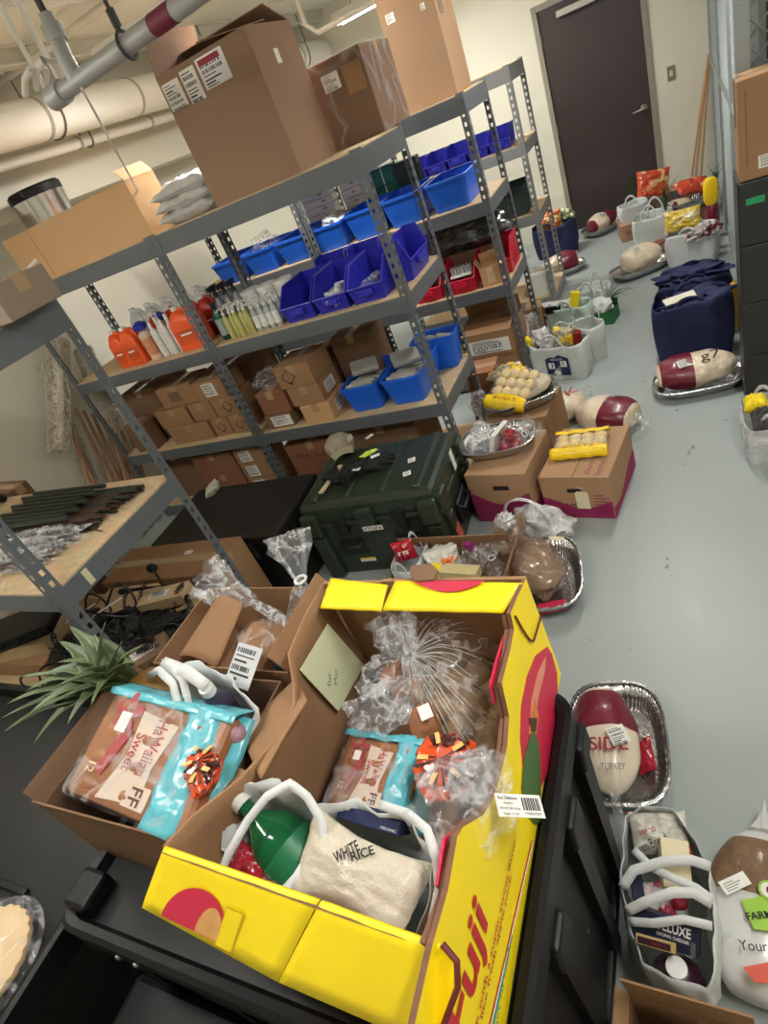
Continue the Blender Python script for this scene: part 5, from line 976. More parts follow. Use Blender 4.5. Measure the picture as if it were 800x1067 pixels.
# by the door, left
q = at(587, 258, .02); t = shopbag('navy tote stuffed with an orange snack bag beside the far shelf', -.04, 4.18, 0, .44, .26, .34, -.35, NAVY(), seed=3, handles=True, hz=.05)
inbag('snack_bag', 'orange and gold snack bag on top of the navy tote by the door', 'snack bag', MB().pill(.15, .07, .10, 41, .15, 2, 30), mat('orange_snack_print', C(226, 124, 60), .25, var=.1, scale=14, col2=C(250, 210, 150), sharp=.52, coat=.5, bump=.3), TR(-.07, 4.15, .37, -.35), smooth=60)
inbag('snack_bag', 'crimson snack bag behind the orange one by the door', 'snack bag', MB().pill(.08, .05, .09, 42, .15, 2, 26), RP, TR(-.14, 4.22, .43, -.35), smooth=60)
crumple('crumpled foil and greens on the right of the navy tote by the door', TR(.10, 4.20, .36), .08, .06, .06, 43, mat('foil_green', C(160, 168, 130), .25, .5, var=.4), name='foil_packet', cat='packet')
crumple('grey plastic bunched at the foot of the far shelf', TR(-.38, 3.95, .12), .07, .12, .12, 44, CLEAR())
foil_tray('foil tray with a banded turkey in front of the navy tote by the door', .07, 3.50, 0, .24, .15, .06, .25); turkey('turkey with maroon end band in the tray before the navy tote', .08, 3.50, .012, .175, .12, .19, PI + .25, seed=13)
foil_tray('foil tray against the dark door, left of the produce box', .40, 4.60, 0, .25, .17, .07, .9); turkey('dark maroon wrapped turkey in the tray against the dark door', .40, 4.60, .012, .17, .12, .19, .9, seed=14, wrap=MAR(), band=CREAM())
foil_tray('partly hidden foil tray at the right end of the far shelf', .02, 3.02, 0, .10, .07, .03, 0) if 0 else None
# ------------------------------------------------------------------ aisle, right side
t = carton('produce box printed in brown on the floor beside the door', .72, 4.12, 0, .26, .28, .16, .2, mat('pink_tan_board', C(168, 128, 104), .8), tape=False); text('lettering', 'fresh', t, mat('brown_ink', C(1, 1, 1)), face('front', .26, .28, .16, -.08, .06), .12, .05); clipart(t, face('right', .26, .28, .16, 0, .11), .07, .02, INK(), 'hand_hole')
shopbag('white grocery bag with blue print sitting on the produce box', .74, 4.13, .161, .28, .2, .15, .2, FABW(), seed=21, hz=.08)
inbag('snack_bag', 'flat orange and gold bag standing behind the produce box bag', 'snack bag', MB().pill(.16, .035, .13, 46, .08, 2, 30), mat('orange_snack_deep', C(220, 84, 50), .25, var=.1, scale=10, col2=C(236, 196, 140), sharp=.55, coat=.5, bump=.3), TR(.93, 4.42, .36, .3, -.3, .2), smooth=60)
carton('low brown box holding up the orange bag near the door', .93, 4.42, 0, .26, .22, .24, .2, CARDD())
rn = random.Random(14); crown('dark leafy pineapple top behind the white grocery bag', (.80, 4.42, .16), [(.70 + .09 * math.cos(a), 4.40 + .07 * math.sin(a), .44 + .08 * rn.random()) for a in [k * .7 for k in range(9)]], .012, mat('dark_leaf', C(1, 1, 1)))
shopbag('pale tote with long looped handles beside the middle turkey tray', .93, 3.62, 0, .34, .24, .30, -.2, TOT, seed=23, hz=.16)
crown('thin green leafy stems standing in the pale looped-handle tote', (1.04, 3.72, .26), [(1.04 + .10 * math.cos(a) + .03, 3.72 + .08 * math.sin(a), .46 + .1 * rn.random()) for a in [k * .6 for k in range(11)]], .010, mat('dark_leaf', C(1, 1, 1)))
inbag('potato_bag', 'brown potatoes in film at the foot of the pale looped-handle tote', 'potatoes', MB().blob(.10, .06, .05, 51, .2, 3, 28), mat('potato_brown', C(120, 70, 54), .6, var=.3, scale=12), TR(.97, 3.42, .05), smooth=60)
foil_tray('oval foil tray with a cream turkey in the middle of the floor', .82, 3.00, 0, .25, .17, .065, .5); turkey('cream wrapped turkey in the tray in the middle of the far floor', .84, 3.02, .012, .165, .13, .22, .5, seed=17, band=False)
# big roasting pan on a box, yellow tall packet
carton('low dark box carrying the large pan by the wall', 1.24, 4.12, 0, .34, .30, .12, .3, CARDD()); foil_tray('large pan by the wall heaped with an orange bag', 1.22, 4.10, .121, .26, .18, .10, .4)
turkey('maroon and white wrapped turkey in the large pan by the wall', 1.12, 4.00, .135, .14, .10, .12, .4, seed=19)
inbag('snack_bag', 'red-orange net bag lying on the large pan by the wall', 'snack bag', MB().pill(.17, .12, .055, 53, .1, 2, 34), mat('red_orange_print', C(214, 76, 46), .25, var=.12, scale=12, col2=C(236, 190, 150), sharp=.57, coat=.5, bump=.3), TR(1.28, 4.16, .29, .4, .2, .15), smooth=60)
for k, (c_, lb_) in enumerate(((C(120, 22, 48), 'tall maroon and yellow wrapped package standing by the cage'), (C(104, 20, 44), 'second maroon package standing behind the tall one by the cage'))):
    t = thing('tall_package', lb_, 'package', (1.39 + .015 * k, 3.15 + .3 * k, 0), .2); MB().blob(.05, .05, .20, 55 + k, .12, 2.2, 30, c=(0, 0, .20)).build('wrapper', mat('tall_maroon%s' % 'ab'[k], c_, .25, var=.3, scale=10, coat=.5), t, smooth=60)
    if k == 0: MB().loft([(.36, .04, .04, 2, .06, 5), (.40, .055, .045, 3, .05, 5), (.54, .05, .04, 3, .05, 5), (.56, .03, .03)], 30).build('yellow_top', mat('yellow_packaging', C(1, 1, 1)), t, smooth=50)
crown('dark dry leaves on top of the tall package by the cage', (1.44, 3.4, .40), [(1.44 + .08 * math.cos(a), 3.4 + .08 * math.sin(a), .55 + .08 * rn.random()) for a in [k * .8 for k in range(8)]], .010, mat('dark_leaf', C(1, 1, 1)))
shopbag('white shopping bag with a yellow noodle bag on it, behind the navy bags', 1.23, 2.92, 0, .38, .24, .28, -.25, FABW(), seed=25, hz=.08)
inbag('noodle_bag', 'yellow film bag of pasta on the white shopping bag', 'pasta bag', MB().pill(.14, .05, .09, 57, .12, 2, 30), mat('pasta_print', C(240, 206, 70), .25, var=.1, scale=16, col2=C(236, 226, 190), sharp=.53, coat=.5, bump=.3), TR(1.17, 2.98, .34, -.2, -.3, 0), smooth=60)
inbag('ribbon_bunch', 'bunch of white and maroon wrappers in front of the yellow pasta bag', 'wrappers', MB().blob(.11, .06, .05, 58, .4, 3.5, 40), mat('white_maroon_wrapper', C(220, 210, 208), .3, var=.1, scale=10, col2=C(120, 40, 60), coat=.4, sharp=.54), TR(1.32, 2.80, .27, .4), smooth=50)
# navy bags
shopbag('larger navy shopping bag with a yellow and white packet at its mouth', 1.20, 1.22, 0, .44, .26, .42, -.04, NAVY(), seed=30, sag=.10, hz=.05)
inbag('leaflet', 'white and yellow packet tucked in the mouth of the larger navy bag', 'packet', MB().box(-.09, -.03, 0, .09, .03, .01), mat('leaflet_print', C(226, 222, 206), .5, var=.1, scale=7, col2=C(236, 200, 60), sharp=.52), TR(1.14, 1.17, .405, .35, .35, 0), bevel=.003)
shopbag('navy shopping bag behind the larger one, mouth gathered', 1.22, 1.72, 0, .44, .30, .36, .05, NAVY(), seed=31, sag=.12, hz=.06)
inbag('folded_tote_top', 'folded navy fabric closing the mouth of the rear navy bag', 'fabric', MB().blob(.19, .12, .05, 61, .35, 3, 44), NAVY(), TR(1.22, 1.72, .33), smooth=60)
inbag('folded_tote_top', 'navy fabric bunched inside the larger navy bag', 'fabric', MB().blob(.18, .10, .05, 62, .35, 3, 44), NAVY(), TR(1.22, 1.24, .35), smooth=60)
inbag('yellow_packet', 'gold packet peeking between the navy bags and the cage', 'packet', MB().pill(.04, .04, .16, 63), mat('gold_foil', C(210, 172, 60), .3, .3, var=.4, scale=20), TR(1.44, 1.46, .165), smooth=40)
foil_tray('oval foil tray with a maroon and cream turkey in front of the navy bags', 1.205, .80, 0, .245, .165, .06, .12)
turkey('turkey with a maroon front band and handwritten mark, before the navy bags', 1.20, .82, .012, .21, .135, .19, .12, seed=33, txt=None)
text('lettering', 'g7', bpy.data.objects[[o.name for o in bpy.data.objects if o.get('label', '').startswith('turkey with a maroon front band and hand')][0]], INK(), TR(.02, -.085, .165, .0, .62, 0), .10, .07)
# bag at the right edge
shopbag('clear grocery bag with yellow packets at the right edge below the cabinet', 1.475, .10, 0, .20, .30, .22, 0, WF, seed=35, hz=.08)
inbag('yellow_packet', 'yellow packet in the clear bag at the right edge', 'packet', MB().pill(.05, .05, .04, 64, .15, 2, 24), YEL(), TR(1.44, .15, .22), smooth=60); inbag('dark_packet', 'dark net packet in the clear bag at the right edge', 'packet', MB().pill(.06, .08, .05, 65, .2, 2, 24), mat('dark_net', C(60, 56, 54), .5, var=.4, scale=30), TR(1.47, .02, .20), smooth=60)
# ------------------------------------------------------------------ foreground: carts
ZD = .84
t = thing('utility_cart', 'black plastic utility cart carrying the yellow carton', 'cart', (.45, -2.32, 0))
x0, x1, y0, y1 = -.50, .50, -.335, .335     # local extents, cart top spans the world x -0.05 .. 0.95
def rr(hx, hy, r, z, n=6):
    out = []
    for cx, cy, a0 in ((hx - r, hy - r, 0), (-hx + r, hy - r, PI / 2), (-hx + r, -hy + r, PI), (hx - r, -hy + r, 1.5 * PI)):
        for k in range(n + 1): a = a0 + PI / 2 * k / n; out.append((cx + r * math.cos(a), cy + r * math.sin(a), z))
    return out
def rings(rs):
    m = MB(); n = len(rs[0]); vs = [p for r in rs for p in r]; fs = [(i * n + k, i * n + (k + 1) % n, (i + 1) * n + (k + 1) % n, (i + 1) * n + k) for i in range(len(rs) - 1) for k in range(n)]
    fs += [tuple(reversed(range(n))), tuple((len(rs) - 1) * n + k for k in range(n))]; return m.add(vs, fs)
rings([rr(.49, .325, .05, ZD - .05), rr(.50, .335, .055, ZD - .045), rr(.50, .335, .055, ZD + .02), rr(.49, .325, .05, ZD + .028), rr(.475, .31, .045, ZD + .024), rr(.465, .30, .04, ZD)]).build('top_tray', BLACK(), t, smooth=40)
rings([rr(.47, .305, .04, .09), rr(.48, .315, .045, .10), rr(.475, .31, .045, ZD - .05), rr(.46, .30, .04, ZD - .05)]).build('side_walls', BLACK(), t, smooth=40)
for y in (-.27, -.08, .12, .28):
    MB().prism([(.472, y - .020, .12), (.472, y + .020, .12), (.472, y + .030, ZD - .07), (.472, y - .030, ZD - .07)], (.030, 0, 0)).build('side_rib', BLACK(), t, bevel=.006)
    MB().box(.47, y - .042, ZD - .13, .512, y + .042, ZD - .05, ty=.8).build('rib_cap', BLACK(), t, bevel=.008)
MB().box(.470, -.30, .10, .492, .30, .15).build('lower_rail', BLACK(), t, bevel=.006)
for x in (-.38, -.12, .14, .38): MB().prism([(x - .02, -.312, .12), (x + .02, -.312, .12), (x + .024, -.312, ZD - .06), (x - .024, -.312, ZD - .06)], (0, -.014, 0)).build('front_rib', BLACK(), t, bevel=.005)
BO = mat('bolt_steel', C(110, 110, 112), .35, .8)
for px, py in ((133, 966), (151, 974), (308, 1058)):
    q = at(px, py, ZD + .005); yl = -.336
    MB().loft([(0, .009, .009), (.003, .009, .009), (.003, .006, .006), (.005, .005, .005)], 14, TR(min(.45, q.x - .45), yl, ZD - .015) @ Matrix.Rotation(PI / 2, 4, 'X')).build('bolt', BO, t, smooth=30)
for y, x in ((-.12, .4935), (.05, .4935), (-.2, .4935)): MB().loft([(0, .007, .007), (.003, .006, .006)], 12, TR(.476, y, .35 + y) @ Matrix.Rotation(PI / 2, 4, 'Y')).build('bolt', BO, t, smooth=30)
MB().box(-.49, -.30, ZD + .0, -.42, -.22, ZD + .045).build('corner_block', BLACK(), t, bevel=.01)
MB().box(-.50, -.62, .50, .50, -.318, .56).build('lower_tray', BLACK(), t, bevel=.02); MB().box(-.50, -.63, .55, .50, -.60, .585).build('tray_lip', BLACK(), t, bevel=.008)
for x in (-.40, .40):
    for y in (-.25, .25):
        MB().tube([(x, y, .09), (x, y, .075)], .02, 10).build('caster_fork', BO, t); MB().tube([(x, y - .015, .045), (x, y + .015, .045)], .045, 20).build('wheel', mat('rubber', C(40, 40, 40), .7), t, smooth=40)
# second black cart on the left
t = thing('utility_cart', 'second black utility cart at the left edge, below the pineapple leaves', 'cart', (-.76, -2.735, 0)); zq = .72
rings([rr(.61, .675, .05, zq - .05), rr(.62, .685, .055, zq - .045), rr(.62, .685, .055, zq + .03), rr(.61, .675, .05, zq + .035), rr(.595, .66, .045, zq + .03), rr(.585, .65, .04, zq)]).build('top_tray', BLACK(), t, smooth=40)
for x in (-.52, .52):
    for y in (-.58, .58): MB().box(x - .03, y - .03, .09, x + .03, y + .03, zq - .04).build('leg', BLACK(), t, bevel=.01); MB().tube([(x, y - .015, .045), (x, y + .015, .045)], .045, 20).build('wheel', mat('rubber', C(1, 1, 1)), t, smooth=40)
rings([rr(.61, .675, .05, .20), rr(.62, .685, .055, .21), rr(.62, .685, .055, .27), rr(.59, .655, .04, .27), rr(.58, .645, .04, .23)]).build('lower_tray', BLACK(), t, smooth=40)
for y in (-.1, .12): MB().box(-.40, y, zq, .40, y + .02, zq + .012).build('tray_ridge', BLACK(), t, bevel=.004)
b = MB().tube([(-.50, .42, zq), (-.54, .42, zq + .08), (-.54, .36, zq + .11), (-.54, -.36, zq + .11), (-.54, -.42, zq + .08), (-.50, -.42, zq)], .016, 12); b.build('push_handle', BLACK(), t, smooth=60)
# clear dome tray with pie
q = at(-22, 1000, .80); q.z = zq + .002; q.x -= .04
t = thing('domed_party_tray', 'round clear plastic domed tray at the left edge, pale pie inside', 'tray', q); MB().loft([(0, .10, .10), (.004, .125, .125), (.02, .135, .135), (.022, .142, .142), (.026, .142, .142), (.03, .132, .132), (.06, .125, .125), (.075, .10, .10), (.078, .02, .02)], 56, cap1=True).build('clear_dome', CLEARER(), t, smooth=50)
MB().loft([(.006, .095, .095, 2, .02, 24), (.03, .118, .118, 2, .02, 24), (.04, .115, .115, 2, .03, 24), (.036, .10, .10), (.046, .05, .05), (.047, .01, .01)], 72).build('pie', mat('pie_crust', C(214, 184, 140), .6, var=.15, scale=14, bump=.3, bscale=20), t, smooth=60)
# ------------------------------------------------------------------ the yellow fruit carton
FX, FY = .68, -2.27; t = thing('fruit_carton', 'yellow apple carton printed Fuji, filled with groceries', 'box', (FX, FY, ZD)); fuji = t
L = lambda x, y, z: Vector((x - FX, y - FY, z - ZD))
B3 = [YEL(), CARD(), mat('corrugated_edge', C(122, 84, 64), .85, var=.3, scale=60)]
RW = [(-1.955, 1.165), (-2.02, 1.185), (-2.07, 1.196), (-2.077, 1.165), (-2.12, 1.16), (-2.189, 1.163), (-2.208, 1.10), (-2.25, 1.08), (-2.292, 1.082), (-2.34, 1.09), (-2.382, 1.118), (-2.43, 1.18), (-2.447, 1.19), (-2.506, 1.178), (-2.568, 1.185), (-2.74, 1.175), (-2.74, .85), (-1.928, .848)]
m = MB(); m.k = 2; m.prism([L(.905, y, z) for y, z in RW], (.008, 0, 0), 1, 0); m.build('right_wall', B3, t)
m = MB(); m.k = 2; RW2 = [(y * 1 + .0, z - .012 - .01 * math.sin(y * 40)) for y, z in RW[2:15]]; m.prism([L(.895, y, z) for y, z in RW2] + [L(.895, -2.55, .85), L(.895, -2.0, .85)], (.007, 0, 0), 1, 1); m.build('inner_wall_layer', B3, t)
m = MB(); m.prism([L(.893, y, z) for y, z in ((-2.08, 1.15), (-2.14, 1.155), (-2.19, 1.155), (-2.2, 1.12), (-2.1, 1.12))], (-.004, 0, 0)); m.build('pink_flap', RED(), t); m = MB(); m.prism([L(.893, y, z) for y, z in ((-2.40, 1.13), (-2.45, 1.18), (-2.50, 1.165), (-2.50, 1.10), (-2.41, 1.10))], (-.004, 0, 0)); m.build('pink_flap', RED(), t)
# left wall, bowed, with a wavy top
LT = [(.446, -1.955, 1.16), (.452, -2.06, 1.165), (.458, -2.15, 1.16), (.475, -2.19, 1.13), (.50, -2.24, 1.12), (.505, -2.30, 1.12), (.475, -2.40, 1.13), (.44, -2.48, 1.15), (.425, -2.54, 1.16)]
LB = [(.455, y, .848) for x, y, z in LT]
def lw(u, v):
    i = min(len(LT) - 2, int(u * (len(LT) - 1))); f = u * (len(LT) - 1) - i; a = Vector(LT[i]).lerp(Vector(LT[i + 1]), f); c = Vector(LB[i]).lerp(Vector(LB[i + 1]), f); return c.lerp(a, v) - Vector((FX, FY, ZD)) + Vector((-.01 * math.sin(PI * v), 0, 0))
MB().grid(lw, 32, 8).build('left_wall', CARD(), t, smooth=60, solid=.006)
# far wall and its folded lip
FWp = [(.446, 1.16), (.60, 1.162), (.604, 1.165), (.70, 1.165), (.912, 1.165), (.912, .848), (.446, .848)]
m = MB(); m.k = 1; m.prism([L(x, -1.955, z) for x, z in FWp], (0, .008, 0), 1, 0); m.build('far_wall', B3, t)
def slab(name, quad, mts, th=.006, parent=t):
    a, b_, c, d = [Vector(q) for q in quad]; n = (b_ - a).cross(d - a).normalized() * th; m = MB(); m.k = 2; m.prism([L(*a), L(*b_), L(*c), L(*d)], -n, 0, 1); return m.build(name, mts, parent)
P = lambda u, v, z: at(u, v, z)
def lip(name, quad, bow=.0, mts=None):
    a, b_, c, d = [Vector(q) for q in quad]; m = MB(); m.grid(lambda u, v: L(*(a.lerp(b_, u).lerp(d.lerp(c, u), v) + Vector((0, 0, bow * math.sin(PI * v) + .0006 * math.sin(u * 17))))), 14, 6); return m.build(name, mts or YEL(), t, smooth=60, solid=.005)
lip('far_lip', (P(345, 603, 1.165), P(404, 610, 1.17), P(397, 637, 1.15), P(334, 634, 1.15)), .001); lip('far_lip', (P(412, 606, 1.17), P(545, 608, 1.17), P(524, 639, 1.15), P(399, 636, 1.15)), .001)
ap = MB(); pts = [P(430, 605.5, 1.1785), P(505, 605.5, 1.1785)] + [P(505 - 75 * k / 8, 606 + 11 * math.sin(PI * k / 8), 1.1785 - .009 * math.sin(PI * k / 8)) for k in range(1, 8)]; ap.prism([L(*p) for p in pts], (0, 0, .001)); ap.build('apple_print', RED(), t)
th = MB(); th.prism([L(*P(u, v, 1.178)) for u, v in ((429, 592), (450, 589), (457, 596), (453, 606), (434, 607), (428, 601))], (0, 0, .006)); th.build('hand_hole_tab', CARDD(), t, bevel=.002)
oz = MB(); oz.loft([(0, .045, .018), (.001, .045, .018)], 28, TR(.70 - FX, -1.9565 - FY, .25 + .02) @ Matrix.Rotation(PI / 2, 4, 'X')); oz.build('hand_hole_print', CARDL(), t)
# near wall and lip folded outwards
m = MB(); m.k = 2; m.prism([L(.425, -2.548, .848), L(.912, -2.568, .848), L(.912, -2.568, 1.165), L(.425, -2.548, 1.155)], (0, .008, 0), 0, 1); m.build('near_wall', B3, t)
n1 = P(172, 882, 1.16); n2 = P(334, 938, 1.165); n3 = P(462, 985, 1.17); o1 = P(149, 945, 1.07); o2 = P(290, 1022, 1.07); o3 = P(436, 1085, 1.07); gap = (n3 - n1) * .004
lip('near_lip', (o1, o2, n2 - gap, n1), .001); lip('near_lip', (o2 + gap, o3, n3, n2 + gap), .001)
def onlip(u, v, e=.0035):
    e += .0035; return o1.lerp(o3, u).lerp(n1.lerp(n3, u), v) + Vector((0, -.3, 1)).normalized() * e + Vector((0, 0, .001 * math.sin(PI * v)))
def lipshape(name, fn, N, mt_, e=.0035):
    m = MB(); ring = [fn(2 * PI * k / N) for k in range(N)]; vs = [L(*onlip(a, c, e)) for a, c in ring]; cxy = (sum(a for a, c in ring) / N, sum(c for a, c in ring) / N); vs.append(L(*onlip(cxy[0], cxy[1], e))); m.add(vs, [(k, (k + 1) % N, N) for k in range(N)]); return m.build(name, mt_, t, smooth=60)
lipshape('apple_print', lambda a: (.235 + .135 * math.cos(a), max(.02, .02 + .60 * math.sin(a))), 40, RED())
lipshape('apple_blush', lambda a: (.30 + .05 * math.cos(a), max(.03, .08 + .36 * math.sin(a))), 30, mat('apple_blush', C(216, 160, 96), .6, var=.3, scale=40), .0045)
lipshape('label_outline', lambda a: (.375 + .035 * max(-1, min(1, 1.6 * math.cos(a))), .25 + .28 * max(-1, min(1, 1.6 * math.sin(a)))), 40, mat('darker_yellow', C(214, 176, 20), .5), .0041)
lipshape('label_fill', lambda a: (.375 + .031 * max(-1, min(1, 1.6 * math.cos(a))), .25 + .26 * max(-1, min(1, 1.6 * math.sin(a)))), 40, YEL(), .0047)
mm = mat('maroon_stripe', C(130, 26, 44), .5); MB().prism([L(.40, -2.5495, .90), L(.912, -2.5695, .90), L(.912, -2.5695, 1.06), L(.40, -2.5495, 1.06)], (0, -.001, 0)).build('maroon_stripe', mm, t)
# corner flap between near and right walls
cf = [P(462, 985, 1.172), P(477, 1003, 1.165), P(478, 1030, 1.15), P(460, 1078, 1.12), P(425, 1085, 1.09), P(440, 1040, 1.12)]
mcf = MB(); mcf.prism([L(*p) for p in cf], (0, 0, .005)); mcf.build('corner_flap', YEL(), t)
m = MB(); rim_ = cf[1:4]; m.tube([L(*(p + Vector((0, 0, .004)))) for p in (P(462, 985, 1.172), *rim_)], .004, 6); m.build('flap_edge', mat('flap_edge_maroon', C(96, 24, 30), .6), t)
# bottom
MB().box(.44 - FX, -2.56 - FY, .0, .905 - FX, -1.96 - FY, .006).build('bottom', CARD(), t)
# prints on the right wall (faces +x)
XW = .9135
def onwall(y, z, e=.0): return L(XW + e, y, z)
def wshape(name, ring, mt_, e=.001):
    m = MB(); m.prism([onwall(y, z, e - .001) for y, z in ring], (.001, 0, 0)); return m.build(name, mt_, t)
EL = lambda cy, cz, ry, rz, tilt=0, N=36: [(cy + ry * math.cos(a) * math.cos(tilt) - rz * math.sin(a) * math.sin(tilt), cz + ry * math.cos(a) * math.sin(tilt) + rz * math.sin(a) * math.cos(tilt)) for a in [2 * PI * k / N for k in range(N)]]
PX = lambda pts: [tuple(atx(u, v, .914))[1:] for u, v in pts]
wshape('apple_print', PX([(570, 674), (575, 682), (580, 702), (581, 730), (577, 770), (570, 805), (560, 828), (552, 825), (545, 800), (542, 770), (543, 735), (549, 705), (558, 683)]), RED(), .0012)
wshape('apple_highlight', PX([(568, 684), (560, 700), (553, 730), (552, 750), (557, 748), (561, 722), (567, 700)]), mat('apple_peach', C(226, 146, 120), .5, var=.1), .002); wshape('apple_blush', PX([(556, 728), (552, 745), (550, 765), (558, 765), (560, 745)]), mat('apple_orange', C(222, 130, 60), .5, var=.2), .0026)
lf = wshape('leaf_print', PX([(554, 758), (560, 775), (562, 800), (562, 830), (564, 856), (556, 858), (546, 845), (543, 820), (545, 790)]), mat('leaf_print_green', C(74, 108, 56), .5, var=.25, scale=30), .003)
wshape('stem_print', PX([(550, 748), (558, 748), (557, 762), (552, 762)]), mat('stem_brown', C(1, 1, 1)), .0034)
for nme, za_, zb_, ye, hh_, cc in (('red_stripe', .962, .868, -2.30, .004, C(176, 30, 44)), ('pale_stripe', .957, .863, -2.30, .003, C(240, 236, 210)), ('teal_stripe', .935, .893, -2.455, .006, C(40, 150, 140))): wshape(nme, [(-2.735, za_), (ye, zb_), (ye, zb_ + hh_), (-2.735, za_ + hh_)], mat(nme, cc, .5), .0012)
sl = MB(); sp = [onwall(*tuple(atx(u, v, .915))[1:], .003) for u, v in ((536, 642), (543, 655), (551, 667), (555, 668), (559, 655), (563, 641))]; sl.tube(sp, .0022, 5); sl.build('torn_slit', mat('flap_edge_maroon', C(96, 24, 30), .6), t)
RI = mat('fuji_red', C(190, 30, 44), .5, var=.04)
MW = Matrix.Translation(onwall(-2.628, .990, .0012)) @ Matrix(((0, 0, 1, 0), (1, .12, 0, 0), (0, 1, 0, 0), (0, 0, 0, 1)))
text('fuji_lettering', 'Fuji', t, RI, MW, .142, .108, bold=.018)
for s, yy, zz, ww in (('Crisp with a super sweet flavor', -2.63, .984, .29), ('like fresh apple juice.', -2.58, .964, .19)):
    text('tagline_lettering', s, t, RI, Matrix.Translation(onwall(yy, zz, .0012)) @ Matrix(((0, 0, 1, 0), (1, -.12 * 0, 0, 0), (-.10, 1, 0, 0), (0, 0, 0, 1))), ww, .0135, bold=.012)
text('tagline_lettering', 'Product of USA', t, mat('teal_stripe', C(1, 1, 1)), Matrix.Translation(onwall(-2.62, .898, .0012)) @ Matrix(((0, 0, 1, 0), (1, 0, 0, 0), (0, 1, 0, 0), (0, 0, 0, 1))), .15, .011)
# paper note on the inner left wall
nt = [atx(u, v, .462) for u, v in ((341, 650), (378, 693), (351, 741), (312, 698))]
nt = [Vector((.462 + .012 * (1.1 - p.z), p.y, p.z)) for p in nt]
o = MB().prism([p for p in nt], (.0015, 0, 0)).build('paper_note', mat('pale_green_note', C(226, 232, 192), .7, var=.03)); tag(o, 'pale yellow-green note stuck diamond-wise inside the yellow carton', 'note')
q0, q1 = atx(352, 700, .462), atx(352, 722, .462); NM = Matrix.Translation(nt[0].lerp(nt[2], .62) + Vector((.002, -.02, .0))) @ Matrix(((0, 0, 1, 0), (1, 0, 0, 0), (0, 1, 0, 0), (0, 0, 0, 1)))
text('pencil_writing', 'for', o, mat('pencil_grey', C(150, 152, 130), .8), NM @ Matrix.Rotation(.8, 4, 'Z'), .03, .014, .0008); text('pencil_writing', 'Mar', o, mat('pencil_grey', C(1, 1, 1)), NM @ Matrix.Rotation(.8, 4, 'Z') @ Matrix.Translation((.0, -.025, 0)), .035, .014, .0008)
